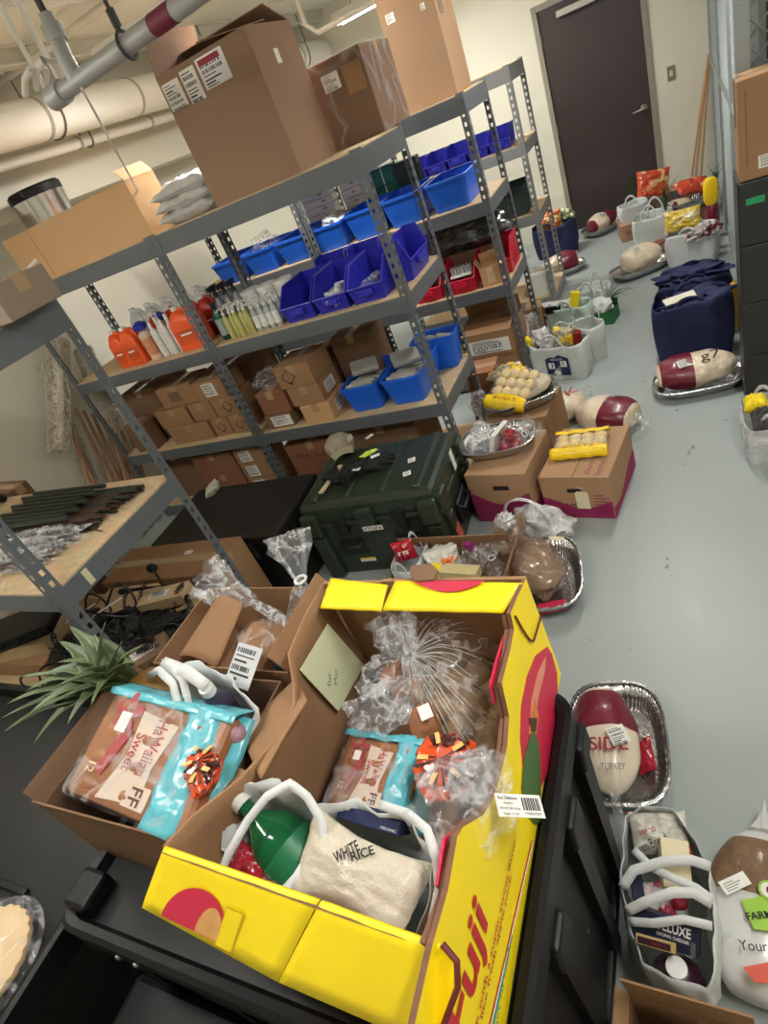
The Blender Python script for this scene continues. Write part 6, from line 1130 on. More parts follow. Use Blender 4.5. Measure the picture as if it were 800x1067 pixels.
# ------------------------------------------------------------------ inside the yellow carton
def sweetrolls(label, M, W, D, H=.05, cy_w=.30):
    t = thing('sweet_rolls_pack', label, 'bread', M=M)
    BR = mat('sweet_roll_crust', C(140, 84, 50), .42, var=.35, scale=7, col2=C(176, 116, 72))
    for i in range(3):
        for j in range(4): MB().blob(W / 6.2, D / 8.2, H * .52, i + 3 * j, .05, 2, 14, c=(W * (i + .5) / 3, D * (j + .5) / 4, H * .5)).build('roll', BR, t, smooth=70)
    m = MB(); m.box(-.003, -.003, .0, W + .003, D + .003, H * .93); m.build('printed_wrap', mat('sweet_roll_wrap', C(148, 96, 62), .28, var=.18, scale=9, bump=.25, bscale=12, coat=.6), t, bevel=.014)
    CY = mat('cyan_film', C(92, 180, 194), .25, var=.08, scale=6, bump=.6, bscale=16, coat=.6)
    m = MB(); m.grid(lambda u, v: Vector((W * (1 - cy_w) + (W * cy_w + .025) * u + .003 * math.sin(v * 11), -.01 + (D + .02) * v, H * .95 - H * .85 * max(0, u - .55) * 2 + .004 + .006 * noise.noise(Vector((u * 6, v * 9, 1)))))if 1 else 0, 16, 24); m.build('cyan_wrap', CY, t, smooth=60, solid=.001)
    m = MB(); m.grid(lambda u, v: Vector((-.01 + (W + .02) * u, D * .94 + (D * .09 + .02) * v, H * .96 - H * .8 * max(0, v - .4) * 1.6 + .004 + .004 * math.sin(u * 22))), 20, 8); m.build('cyan_wrap', CY, t, smooth=60, solid=.001)
    PN = Matrix.Translation((0, 0, H * .94))
    wl = mat('cream_ribbon', C(204, 184, 166), .45, var=.04)
    pl = MB().prism([(W * .28, D * .04, 0), (W * .62, D * .10, 0), (W * .60, D * .40, 0), (W * .66, D * .80, 0), (W * .34, D * .86, 0), (W * .37, D * .45, 0)], (0, 0, .002)).build('ribbon_label', wl, t, M=PN)
    RR = mat('ribbon_red', C(160, 50, 56), .5); MR = PN @ Matrix.Translation((0, 0, .0025)) @ Matrix.Rotation(-PI / 2, 4, 'Z')
    text('lettering', 'HaWaiian', pl, RR, MR @ Matrix.Translation((-D * .82, W * .49, 0)), D * .50, W * .10, bold=.01); text('lettering', 'Sweet', pl, RR, MR @ Matrix.Translation((-D * .66, W * .375, 0)), D * .34, W * .085, bold=.01)
    MB().prism([(W * .17, D * .25, 0), (W * .24, D * .22, 0), (W * .33, D * .66, 0), (W * .25, D * .68, 0)], (0, 0, .003)).build('red_ribbon', RR, t, M=PN)
    b = MB()
    for k in range(5): a = 2 * PI * k / 5 + .3; c = Vector((W * .22 + W * .075 * math.cos(a), D * .80 + W * .075 * math.sin(a), 0)); b.loft([(0, W * .05, W * .035), (.003, W * .05, W * .035)], 12, PN @ Matrix.Translation(c) @ Matrix.Rotation(a, 4, 'Z'))
    b.build('red_blossom', RR, t)
    sh = MB().box(W * .50, D * .06, 0, W * .68, D * .25, .004).build('round_logo', wl, t, M=PN); text('lettering', 'FF', sh, mat('brown_ink', C(1, 1, 1)), MR @ Matrix.Translation((-D * .23, W * .54, .002)), D * .15, W * .09, bold=.01)
    text('lettering', '12', t, mat('gold_ink', C(228, 196, 130), .5), MR @ Matrix.Translation((-D * .30, W * .10, 0)), D * .09, W * .07, bold=.012)
    st = rect(MB(), 0, 0, W * .09, W * .11, .003).build('small_sticker', PAPER(), t, M=PN @ Matrix.Translation((W * .17, D * .62, .001)))
    MB().box(-.010, -.010, -.002, W * .99, D + .008, H * 1.0 + .003).build('clear_film', film('glossy_clear_film', C(230, 232, 235), .02, .28, 9, .08), t, bevel=.016)
    return t
def frp(a, b, c, H=0):
    M, w_, d_ = fr(at(*a), at(*b), at(*c)); return M, w_, d_
M, W_, D_ = frp((66, 822, 1.075), (158, 862, 1.075), (116, 716, 1.135)); sweetrolls('sweet rolls pack with cyan wrapper lying in the brown box, leftmost', M @ Matrix.Translation((0, 0, -.052)), W_ * 1.28, D_, .055)
M, W_, D_ = frp((338, 836, .985), (400, 850, .985), (362, 766, 1.00)); sweetrolls('sweet rolls pack with cyan wrapper inside the yellow carton', M @ Matrix.Translation((0, 0, -.052)), W_ * 1.3, D_ * 1.05, .055)
POT = mat('potato_skin', C(160, 130, 96), .75, var=.3, scale=14, bump=.25, bscale=40, dist=.004)
pz = [(478, 712, .93), (500, 700, .92), (455, 735, .95), (492, 735, .94), (515, 722, .925), (475, 762, .94), (508, 765, .93), (520, 745, .92), (485, 745, .92), (465, 715, .91), (510, 790, .91)]
rn = random.Random(6)
for k, (u, v, z) in enumerate(pz):
    q = at(u, v, z); q.x = min(q.x, .85); o = MB().blob(.046, .034, .031, k + 11, .14, 1.8, 22).build('potato', POT, smooth=70); tagobj(o, 'russet potato in the clear bag, %s' % ['under the tie', 'at the far right', 'left of centre', 'in the middle', 'by the pink flap', 'near the candy', 'near right', 'right edge', 'at the back', 'back left', 'lowest near the candy'][k], 'potato', 'potatoes in the clear bag', TR(q.x, q.y, q.z - .01, rn.uniform(0, 3), rn.uniform(-.4, .4)))
# film over the potatoes: radial pleats spreading from the tie
K0 = at(427, 684, 1.055); tgt = [(430, 655), (470, 643), (505, 640), (523, 655), (522, 690), (520, 730), (518, 770), (500, 800), (470, 785), (445, 770), (430, 745), (424, 715)]
t = thing('potato_bag', 'clear pleated bag of potatoes tied at the top inside the yellow carton', 'bag', K0); m = MB(); T = [at(u, v, .965) for u, v in tgt]
for q in T: q.x = min(q.x, .884); q.y = max(q.y, -2.5)
def pf(u, v):
    n_ = len(T); a = v * (n_ - 1); i = min(n_ - 2, int(a)); E = T[i].lerp(T[i + 1], a - i); p = K0.lerp(E, u) - K0; return p + Vector((0, 0, .045 * math.sin(PI * u) + .004 * math.sin(v * 150) * (.5 + u) + .010 * noise.noise(Vector((u * 5, v * 9, 2)))))
ps = MB()
for k in range(46):
    v = (k + .5) / 46 + .006 * math.sin(k * 7.1); L0 = .45 + .55 * abs(math.sin(k * 2.3)); ps.tube([pf(.02 + L0 * j / 7, min(1, max(0, v + .004 * math.sin(j + k)))) + Vector((0, 0, .0015)) for j in range(8)], [.0013] * 6 + [.0008, .0004], 4)
ps.build('pleat_folds', film('pleat_white', C(238, 238, 236), .25, .5, 20, .15), t)
m.grid(pf, 22, 150); m.build('pleated_film', film('potato_film', C(220, 212, 204), .07, .5, 12, .12), t, smooth=70)
def ruffle(rx, ry, L_, n=60, seed=0, w0=.010):
    m = MB(); m.loft([(0, w0, w0, 2, .2, 9), (L_ * .3, rx * .5, ry * .4, 2, .22, 9), (L_ * .7, rx * .9, ry * .8, 2, .30, 8), (L_, rx, ry, 2, .38, 7)], n, cap0=False, cap1=False)
    m.v = [(v[0] + .010 * noise.noise(Vector(v) * 30 + Vector((seed, 0, 0))), v[1] + .010 * noise.noise(Vector(v) * 30 + Vector((0, seed, 3))), v[2] + .010 * noise.noise(Vector(v) * 24)) for v in m.v]; return m
def dirM(P0, P1):
    z = (Vector(P1) - Vector(P0)).normalized(); x = z.orthogonal().normalized(); y = z.cross(x); return Matrix(((x.x, y.x, z.x, 0), (x.y, y.y, z.y, 0), (x.z, y.z, z.z, 0), (0, 0, 0, 1)))
tip = at(405, 640, 1.15); ruffle(.045, .03, (tip - K0).length, 84, 3).build('ruffled_top', CLEAR(), t, smooth=60, M=dirM(K0, tip))
tip2 = at(372, 640, 1.13); MB().tube([(.012 * math.cos(a), .012 * math.sin(a), .0) for a in [2 * PI * k / 12 for k in range(12)]], .003, 5, closed=True).build('white_tie', WHITE(), t)
crumple('clear film bunched left of the potato bag tie', TR(*at(412, 665, 1.08), .5), .04, .035, .03, 83, CLEAR())
# second bag with sweet potatoes
q = at(395, 735, 1.03); crumple('crumpled clear bag draped below the note in the yellow carton', TR(q.x, q.y, q.z - .01, .4), .065, .05, .035, 84, CLEAR())
q = at(398, 700, 1.02); crumple('crumpled clear bag top above the sweet potatoes', TR(q.x, q.y, q.z, 1.2), .05, .035, .03, 85, CLEAR())
for k, (u, v, z, lb_) in enumerate(((413, 702, .99, 'brown sweet potato beside the potato bag tie'), (443, 752, 1.0, 'brown sweet potato between the rolls pack and the potatoes'), (425, 720, .97, 'brown sweet potato below the clear bag'))):
    q = at(u, v, z); tagobj(MB().blob(.042, .03, .028, 30 + k, .14, 1.8, 22).build('sweet_potato', mat('sweet_potato_skin', C(156, 100, 66), .6, var=.25, scale=12), smooth=70), lb_, 'sweet potato', 'sweet potatoes in the yellow carton', TR(q.x, q.y, q.z, .8 + k))
q = at(443, 742, 1.045); tagobj(MB().box(-.012, -.014, 0, .012, .014, .002).build('tie_tag', PAPER()), 'small white plastic closure tag by the sweet potatoes', 'tag', None, TR(q.x, q.y, q.z, .6, .3))
# candy bags
CND = mat('orange_candy_print', C(226, 82, 34), .25, var=.1, scale=26, col2=C(70, 20, 14), coat=.6, bump=.4, bscale=20)
_nt = CND.node_tree
for n_ in _nt.nodes:
    if n_.type == 'TEX_NOISE' and abs(n_.inputs['Scale'].default_value - 26) < .1:
        r_ = _nt.nodes.new('ShaderNodeMapRange'); r_.inputs[1].default_value = .52; r_.inputs[2].default_value = .58; tgt_ = n_.outputs['Fac'].links[0].to_socket; _nt.links.new(n_.outputs['Fac'], r_.inputs[0]); _nt.links.new(r_.outputs[0], tgt_)
def candy(label, u, v, z, rx, ry, rz_, rz, heart, tilt=0):
    q = at(u, v, z); t = thing('candy_bag', label, 'candy bag', group='orange candy bags', M=TR(q.x, q.y, q.z, rz, tilt)); MB().blob(rx * .92, ry * .92, rz_ * 1.1, 3, .16, 2.4, 40).build('printed_film', CND, t, smooth=60)
    b = MB()
    for k in range(11): a = PI * (.9 + 1.2 * k / 10); b.add([(0, -.0, rz_ * 1.25), (rx * .75 * math.cos(a - .07), ry * .8 * math.sin(a - .07), rz_ * .9), (rx * .8 * math.cos(a), ry * .85 * math.sin(a), rz_ * 1.05), (rx * .75 * math.cos(a + .05), ry * .8 * math.sin(a + .05), rz_ * .9)], [(0, 1, 2, 3)])
    b.build('dark_gathers', mat('candy_black', C(26, 22, 22), .3, coat=.5), t, solid=.001)
    for k in range(5): a = k * 1.25 + .4; MB().box(-.010, -.004, 0, .010, .004, .0015).build('gold_print', mat('candy_gold', C(238, 186, 110), .4), t, M=TR(rx * .55 * math.cos(a), ry * .6 * math.sin(a), rz_ * 1.08, a))
    hx_, hy_ = heart; H = [(.009 * (math.sin(a) ** 3), .0085 * (.8125 * math.cos(a) - .3125 * math.cos(2 * a) - .125 * math.cos(3 * a))) for a in [2 * PI * k / 24 for k in range(24)]]
    MB().prism([(hx_ + x, hy_ + y, rz_ * 1.32) for x, y in H], (0, 0, .0015)).build('white_heart_sticker', PAPER(), t)
    return t
candy('orange and black candy bag with a white heart sticker, in the yellow carton', 464, 797, 1.05, .060, .062, .022, .35, (-.02, -.015), .1)
candy('orange and black candy bag beside the leftmost rolls pack', 212, 800, 1.105, .040, .066, .018, .75, (-.012, -.02), -.1)
# crumpled bag with price tag hanging over the right wall
q = at(487, 838, 1.10); crumple('big crumpled clear bag spilling over the right wall of the yellow carton', TR(min(q.x, .87), q.y, q.z, .6), .065, .075, .045, 86, CLEARER())
q = at(500, 815, 1.09); crumple('clear film bunch behind the barcode tag', TR(min(q.x, .885), q.y, q.z + .01, .2), .045, .04, .03, 87, CLEARER())
A, B_, C_ = atx(519, 850, .93), atx(567, 853, .932), atx(520, 827, .93); A.x = .925; M, W_, D_ = fr(at(520, 851, 1.115), at(568, 853, 1.07), at(519, 827, 1.115))
t = thing('price_tag', 'white price tag with a barcode on the right rim of the yellow carton', 'tag', M=M); rect(MB(), 0, 0, W_, D_, .0015).build('card', PAPER(), t)
text('lettering', 'Red Delicious', t, INK(), Matrix.Translation((W_ * .05, D_ * .74, .0016)), W_ * .42, D_ * .14, bold=.012); text('lettering', 'Apples', t, INK(), Matrix.Translation((W_ * .14, D_ * .52, .0016)), W_ * .22, D_ * .12); text('lettering', 'NET WT 3 LBS (1.36 kg)', t, INK(), Matrix.Translation((W_ * .05, D_ * .28, .0016)), W_ * .44, D_ * .12, bold=.01); text('lettering', 'Product of USA', t, INK(), Matrix.Translation((W_ * .1, D_ * .07, .0016)), W_ * .34, D_ * .1)
b = MB(); x = W_ * .56; rn = random.Random(2)
while x < W_ * .92: k = rn.uniform(.0007, .0022); b.box(x, D_ * .3, .0015, x + k, D_ * .85, .0021); x += k + rn.uniform(.0007, .0018)
b.build('barcode', INK(), t); text('lettering', '7 94504 37299', t, INK(), Matrix.Translation((W_ * .56, D_ * .1, .0016)), W_ * .36, D_ * .12)
# white bag with bottle, rice and the rest
BX, BY = .665, -2.435
def Zq(u, v, z): return at(u, v, z)
rim_ = [(215, 885, 1.05), (232, 835, 1.10), (262, 812, 1.12), (300, 818, 1.125), (330, 838, 1.11), (372, 835, 1.10), (420, 850, 1.10), (450, 880, 1.10), (452, 935, 1.09), (432, 985, 1.04), (385, 985, 1.02), (330, 950, 1.02), (270, 925, 1.03)]
rim = [at(*r) for r in rim_]; 
for q in rim: q.x = min(max(q.x, .44), .885); q.y = max(q.y, -2.535)
bc = Vector((BX, BY, ZD + .01)); t = thing('white_grocery_bag', 'white nonwoven grocery bag in the near half of the yellow carton', 'bag', bc); m = MB(); nR = len(rim); N = 78; vs = []
for j in range(9):
    v = j / 8
    for k in range(N):
        a = k / N * nR; i = int(a); p = rim[i % nR].lerp(rim[(i + 1) % nR], a - i); base = Vector((bc.x + (p.x - bc.x) * .75, bc.y + (p.y - bc.y) * .75, bc.z)); q = base.lerp(p, v) + Vector((0, 0, 0)) ; q += Vector((noise.noise(q * 25), noise.noise(q * 25 + Vector((5, 0, 0))), 0)) * .012 * v; vs.append(q - bc)
fs = [(j * N + k, j * N + (k + 1) % N, (j + 1) * N + (k + 1) % N, (j + 1) * N + k) for j in range(8) for k in range(N)] + [tuple(reversed(range(N)))]
m.add(vs, fs).build('body', mat('sheer_white_fabric', C(206, 210, 208), .8, var=.06, scale=14, bump=.35, bscale=30, dist=.008), t, smooth=60, solid=.0015)
def strap(name, pts, w_, parent, org, mt_=None):
    P_ = [at(*q) - org for q in pts]; fine = []
    for i in range(len(P_) - 1):
        for k in range(4): fine.append(P_[i].lerp(P_[i + 1], k / 4))
    fine.append(P_[-1]); m = MB(); vs = []
    vd = (CP - (org + fine[len(fine) // 2])).normalized()
    for i, p in enumerate(fine):
        d = (fine[min(i + 1, len(fine) - 1)] - fine[max(i - 1, 0)]).normalized(); s = d.cross(Vector((0, 0, 1)) * .6 + Vector((.3, -.5, .3))).normalized() * w_ / 2; vs += [p + s, p - s]
    m.add(vs, [(2 * i, 2 * i + 1, 2 * i + 3, 2 * i + 2) for i in range(len(fine) - 1)]); return m.build(name, mt_ or FABW(), parent, smooth=60, solid=.0016)
strap('handle', [(224, 925, 1.05), (238, 890, 1.09), (258, 855, 1.12), (278, 830, 1.145), (302, 816, 1.15), (320, 830, 1.14), (335, 855, 1.12), (338, 880, 1.10)], .014, t, bc)
strap('handle', [(395, 838, 1.10), (425, 848, 1.12), (445, 865, 1.13), (455, 895, 1.12), (458, 925, 1.10), (450, 965, 1.08)], .014, t, bc)
strap('handle', [(340, 870, 1.06), (325, 890, 1.08), (310, 915, 1.08), (292, 935, 1.06)], .018, t, bc)
# green bottle lying with its cap up-left
cap = at(247, 832, 1.09); bt = at(320, 905, 1.00); D3 = (bt - cap).normalized(); Mb = Matrix.Translation(cap) @ dirM(cap, bt)
t = thing('soda_bottle', 'large green plastic soda bottle with a white cap in the white grocery bag', 'bottle', M=Mb)
GRN_ = mat('green_bottle_plastic', C(26, 128, 74), .08, var=.05, trans=.55, coat=.5)
MB().loft([(.012, .014, .014), (.03, .014, .014), (.033, .019, .019), (.038, .014, .014), (.05, .018, .018), (.085, .045, .045), (.11, .054, .054), (.15, .055, .055), (.21, .055, .055), (.23, .04, .04)], 36).build('body', GRN_, t, smooth=60)
MB().loft([(-.004, .012, .012), (-.003, .0185, .0185), (.018, .0185, .0185), (.018, .017, .017)], 28).build('cap', WHITE(), t, smooth=40); b = MB()
MB().loft([(.12, .0556, .0556), (.19, .0556, .0556)], 36, cap0=False, cap1=False).build('label', mat('bottle_label_green', C(30, 110, 70), .4, var=.2), t, smooth=60)
# rice bag
M, W_, D_ = fr(at(302, 955, 1.075), at(415, 985, 1.06), at(330, 838, 1.105)); q = (at(318, 935, 1.07) + at(448, 905, 1.08)) / 2
RICE = mat('rice_in_film', C(206, 196, 176), .45, var=.16, scale=260, bump=.7, bscale=240, dist=.002, coat=.3)
rb = [(303, 905), (325, 838), (345, 840), (372, 858), (400, 862), (430, 878), (452, 905), (436, 935), (415, 985), (380, 968), (365, 930), (348, 902), (325, 938)]
cA = at(375, 900, 1.10); t = thing('rice_bag', 'see-through bag of white rice with black lettering, in the white grocery bag', 'rice bag', cA); m = MB(); NN = 30
A0, A1, A2, A3 = at(305, 935, 1.06), at(412, 988, 1.06), at(455, 900, 1.075), at(330, 838, 1.085)
def rf(sg):
    def f(u, v):
        p = A0.lerp(A1, u).lerp(A3.lerp(A2, u), v); e = max(0, (1 - abs(2 * u - 1) ** 3) * (1 - abs(2 * v - 1) ** 3)) ** .55
        pin = Vector((0, 0, 0)); c4 = (2 * u - 1); p = p + (A3 - A0).normalized() * .016 * math.sin(PI * u) * (1 if v < .5 else -1) * abs(2 * v - 1) ** 2
        return p - cA + Vector((0, 0, sg * .036 * e + .010 * noise.noise(Vector((u * 3, v * 3, sg))) * e + .004 * noise.noise(Vector((u * 11, v * 11, 4)))))
    return f
m.grid(rf(1), NN, NN); m.grid(rf(-1), NN, NN); m.build('rice_pouch', RICE, t, smooth=60)
fT = rf(1)
def txt_on(s, u0, v0, u1, v1, hgt, bold=.02):
    a = fT(u0, v0); c = fT(u1, v1); x = (c - a); W2 = x.length; x.normalize(); n_ = (fT(u0 + .05, v0) - a).cross(fT(u0, v0 + .05) - a).normalized(); y = n_.cross(x); mid = (fT((u0 + u1) / 2, (v0 + v1) / 2) - (a + c) / 2).dot(n_); a2 = a + n_ * (max(mid, 0) + .004)
    text('lettering', s, t, INK(), Matrix(((x.x, y.x, n_.x, a2.x), (x.y, y.y, n_.y, a2.y), (x.z, y.z, n_.z, a2.z), (0, 0, 0, 1))), W2, hgt, bold=bold)
txt_on('WHITE', .44, .42, .56, .70, .017); txt_on('RICE', .56, .52, .66, .76, .015)
q = at(383, 846, 1.06); M, W_, D_ = fr(at(350, 852, 1.075), at(415, 872, 1.075), at(352, 838, 1.085)); t = thing('navy_box', 'navy blue food box behind the rice bag', 'box', M=M); MB().box(0, 0, -.06, W_, D_, 0).build('body', NAVY(), t, bevel=.002); text('lettering', 'ORGANIC', t, PAPER(), Matrix.Translation((W_ * .72, D_ * .2, .0005)), W_ * .24, D_ * .2)
q = at(258, 905, 1.035); tagobj(MB().pill(.045, .03, .014, 91).build('crimson_pouch', mat('crimson_pouch', C(160, 26, 48), .2, var=.2, coat=.7, bump=.4), smooth=60), 'crimson snack pouch under the green bottle', 'pouch', None, TR(q.x, q.y, q.z, -.3, .3)); q = at(288, 908, 1.03)
tagobj(MB().pill(.03, .032, .016, 92).build('clear_snack_pouch', mat('pretzel_pouch', C(110, 84, 72), .15, var=.6, scale=22, coat=1, bump=.8), smooth=50), 'shiny brown snack pouch beside the crimson pouch', 'pouch', None, TR(q.x, q.y, q.z, .4, .3)); q = at(352, 945, 1.02); tagobj(MB().pill(.04, .024, .018, 93).build('red_white_pouch', mat('red_white_pouch', C(216, 210, 208), .2, var=.1, scale=16, col2=C(190, 30, 60), coat=.7, sharp=.52), smooth=50), 'white and crimson pouch below the rice bag', 'pouch', None, TR(q.x, q.y, q.z, -.8, .3))
# ------------------------------------------------------------------ brown boxes beside the yellow carton
bx0, bx1, by0, by1 = -.075, .385, -2.50, -2.14
t = carton('open brown carton with the sweet rolls and pineapple, left of the yellow carton', (bx0 + .37) / 2, (by0 + by1) / 2, ZD + .001, .37 - bx0, by1 - by0, .205, 0, CARDD(), open_=[('front', 95, .03), ('left', 112, .05)])
def board(label, pts, th, name='cardboard_flap', mt_=None, z=None):
    Pp = [at(*q) for q in pts]; c = sum(Pp, Vector((0, 0, 0))) / len(Pp); m = MB(); m.prism([p - c for p in Pp], (.002, 0, -th)); o = m.build(name, mt_ or CARD(), bevel=.001); o.location = c; return o
def flap(parent, pts, curve=0, mt_=None, solid=.005, nm='flap'):
    a, b_, c, d = [at(*q) - parent.matrix_world.translation for q in pts]; m = MB(); m.grid(lambda u, v: a.lerp(b_, u).lerp(d.lerp(c, u), v) + Vector((0, 0, curve * math.sin(PI * u))), 14, 6); return m.build(nm, mt_ or CARD(), parent, smooth=60, solid=solid)
flap(t, [(252, 768, 1.045), (310, 706, 1.06), (320, 730, 1.13), (272, 812, 1.13)], .004)
flap(t, [(184, 875, 1.045), (245, 798, 1.045), (262, 806, 1.10), (208, 874, 1.10)], 0)
flap(t, [(190, 866, 1.052), (240, 800, 1.052), (262, 812, 1.09), (200, 886, 1.09)], 0, RED(), .001, 'pink_liner') if 0 else None
t2 = carton('open brown carton with bagged bread behind the sweet rolls box', .15, -1.98, ZD + .001, .44, .27, .20, 0, CARD(), open_=[('right', 60, .06)])
flap(t2, [(187, 684, 1.03), (226, 696, 1.04), (254, 630, 1.12), (226, 624, 1.12)], .02)
M, W_, D_ = fr(at(124, 686, .60), at(161, 652, .60), at(142, 703, .60)); c0 = (at(124, 686, .60) + at(175, 661, .60)) / 2
bq = at(150, 676, .60); carton('brown box with a barcode label in front of the black cords', bq.x - .03, bq.y, .425, .20, .13, .15, .78, mat('box_board_dark', C(128, 100, 74), .8, var=.06), tape=False, marks=[('label', 'top', -.01, 0, .13, .05)])
# bread bags
LOAF = mat('brown_loaf', C(150, 104, 66), .6, var=.3, scale=10)
q = at(258, 692, .985); t = thing('bagged_bread', 'bagged brown bread with a white nutrition label', 'bread', (.225, -2.015, ZD + .006), .3); 
MB().blob(.088, .078, .10, 95, .08, 2, 28, c=(0, 0, .12), flat=-.11).build('loaf', LOAF, t, smooth=70)
MB().blob(.096, .085, .108, 95, .10, 2.2, 36, c=(0, 0, .122), flat=-.115).build('film', film('bread_film', C(220, 214, 208), .04, .4, 14, .1), t, smooth=60)
A_, B2_, C2_ = at(234, 712, 1.045), at(260, 722, 1.05), at(230, 662, 1.085); M, W_, D_ = fr(A_, B2_, C2_); Ml = t.matrix_world.inverted() @ M @ Matrix.Translation((-.0, 0, -.0)); s = sticker(t, Ml @ Matrix.Translation((W_ / 2, D_ / 2, .004)), W_ * .95, D_ * .95, 17, 'nutrition_label', mat('label_silver', C(196, 198, 200), .35, var=.05))
KN = at(262, 627, 1.07); KT = at(222, 605, 1.13); ruffle(.055, .035, (KT - KN).length + .03, 84, 5, .014).build('ruffled_top', CLEAR(), t, smooth=60, M=t.matrix_world.inverted() @ Matrix.Translation(KN) @ dirM(KN, KT))
MB().tube([t.matrix_world.inverted() @ at(262, 627, 1.07), t.matrix_world.inverted() @ at(285, 640, 1.07), t.matrix_world.inverted() @ at(300, 650, 1.06)], [.012, .016, .013], 10, flat=.5).build('twisted_neck', CLEAR(), t, smooth=60)
q = at(312, 655, .98); t = thing('bagged_produce', 'tall tied clear bag of dark bread behind the note, top flaring up', 'bag', (min(q.x, .33), q.y + .01, ZD + .006)); KN = at(313, 604, 1.10); KT = at(298, 556, 1.20); o0 = t.matrix_world.translation.copy(); kn = KN - o0
MB().blob(.06, .06, .085, 97, .1, 2, 26, c=(0, 0, .09), flat=-.08).build('loaf', mat('dark_loaf', C(92, 62, 48), .6, var=.4, scale=12), t, smooth=70)
m = MB(); m.loft([(0, .062, .062, 2, .03, 9), (.06, .068, .066, 2, .03, 9), (.13, .055, .052, 2, .06, 11), (kn.z - .03, .025, .022, 2, .12, 11, kn.x * .7, kn.y * .7), (kn.z, .012, .012, 2, .15, 11, kn.x, kn.y)], 80, cap1=False); m.build('film', CLEAR(), t, smooth=60)
ruffle(.05, .035, (KT - KN).length, 84, 9, .012).build('ruffled_top', CLEAR(), t, smooth=60, M=Matrix.Translation(kn) @ dirM(KN, KT)); MB().tube([(kn.x + .015 * math.cos(a), kn.y + .015 * math.sin(a), kn.z) for a in [2 * PI * k / 12 for k in range(12)]] , .004, 5, closed=True).build('white_tie', WHITE(), t)
q = at(300, 690, 1.0); tagobj(MB().blob(.035, .03, .025, 98, .1, 2, 22).build('teal_net_bag', mat('teal_net', C(40, 110, 116), .5, var=.4, scale=60, bump=.5, bscale=80), smooth=60), 'teal netted bag beside the bagged bread', 'net bag', None, TR(min(q.x, .34), q.y, q.z))
# white bag with bottle in the left box
c_ = Vector((.19, -2.215, ZD + .008)); rimL = [(150, 705, 1.06), (178, 690, 1.12), (212, 690, 1.14), (240, 705, 1.13), (268, 740, 1.10), (258, 775, 1.06), (225, 775, 1.04), (180, 750, 1.04)]
t = thing('white_grocery_bag', 'white nonwoven bag holding a capped bottle, behind the leftmost rolls pack', 'bag', c_); rim = [at(*r) for r in rimL]; m = MB(); nR = len(rim); N = 64; vs = []
for j in range(8):
    v = j / 7
    for k in range(N):
        a = k / N * nR; i = int(a); p = rim[i % nR].lerp(rim[(i + 1) % nR], a - i); base = Vector((c_.x + (p.x - c_.x) * .6, c_.y + (p.y - c_.y) * .6, c_.z)); q = base.lerp(p, v); q += Vector((noise.noise(q * 25), noise.noise(q * 25 + Vector((5, 0, 0))), 0)) * .012 * v; vs.append(q - c_)
m.add(vs, [(j * N + k, j * N + (k + 1) % N, (j + 1) * N + (k + 1) % N, (j + 1) * N + k) for j in range(7) for k in range(N)] + [tuple(reversed(range(N)))]).build('body', FABW(), t, smooth=60, solid=.0016)
strap('handle', [(152, 706, 1.07), (165, 698, 1.14), (180, 712, 1.16), (186, 735, 1.13), (182, 755, 1.08)], .018, t, c_); strap('handle', [(188, 755, 1.08), (196, 730, 1.14), (190, 708, 1.17), (178, 694, 1.16), (168, 690, 1.12)], .017, t, c_); strap('handle', [(170, 690, 1.13), (195, 700, 1.19), (215, 715, 1.17)], .026, t, c_)
cap = at(214, 716, 1.16); bt = at(240, 748, 1.03); t = thing('dark_bottle', 'purple-grey clear bottle with a white cap in the left white bag', 'bottle', M=Matrix.Translation(cap) @ dirM(cap, bt)); MB().loft([(.015, .012, .012), (.03, .016, .016), (.06, .030, .030), (.13, .032, .032), (.15, .025, .025)], 26).build('body', mat('purple_glass', C(96, 84, 112), .1, trans=.5), t, smooth=60); MB().loft([(-.002, .010, .010), (0, .0155, .0155), (.02, .0155, .0155)], 22).build('cap', WHITE(), t, smooth=40)
q = at(247, 765, 1.10); t = thing('pink_ornament', 'shiny translucent pink ball by the brown flap left of the yellow carton', 'ball', q); MB().blob(.022, .022, .021, 1, .0, 1, 24).build('ball', mat('pink_glass', C(200, 150, 168), .08, trans=.5, coat=.5), t, smooth=80)
q = at(228, 775, 1.09); crumple('clear film crumpled around the pink ball', TR(q.x, q.y, q.z, .4), .035, .03, .025, 99, CLEARER())
# pineapple
PB = at(128, 712, 1.06); t = thing('pineapple', 'pineapple lying in the left brown box, green crown spreading to the left', 'pineapple', PB); base = PB.copy()
pm = mat('pineapple_skin', C(150, 112, 50), .6, var=.3, scale=20, bump=.6, bscale=40); MB().tube([(.02, .0, -.02), (.06, .01, -.03), (.12, .01, -.05), (.16, .01, -.06)], [.03, .055, .06, .035], 20).build('fruit', pm, t, smooth=60)
tips = [(2, 748, 1.10), (8, 733, 1.13), (28, 720, 1.14), (20, 705, 1.17), (5, 762, 1.08), (35, 775, 1.06), (50, 735, 1.16), (32, 742, 1.14), (72, 652, 1.20), (85, 668, 1.20), (110, 648, 1.24), (98, 660, 1.19), (128, 668, 1.22), (60, 690, 1.19), (45, 703, 1.16), (150, 672, 1.18), (140, 690, 1.20), (70, 755, 1.10), (85, 700, 1.22), (20, 752, 1.09), (62, 668, 1.18), (95, 735, 1.18), (55, 718, 1.20)]
for k, q in enumerate(tips):
    P0 = Vector((.012 * math.sin(k * 2.4), .012 * math.cos(k * 2.4), .012 * math.sin(k))); blade(P0, at(*q) - base, .024 + .007 * (k % 3), .018 + .008 * (k % 3)).build('leaf', LEAF, t, smooth=60, solid=.0014)
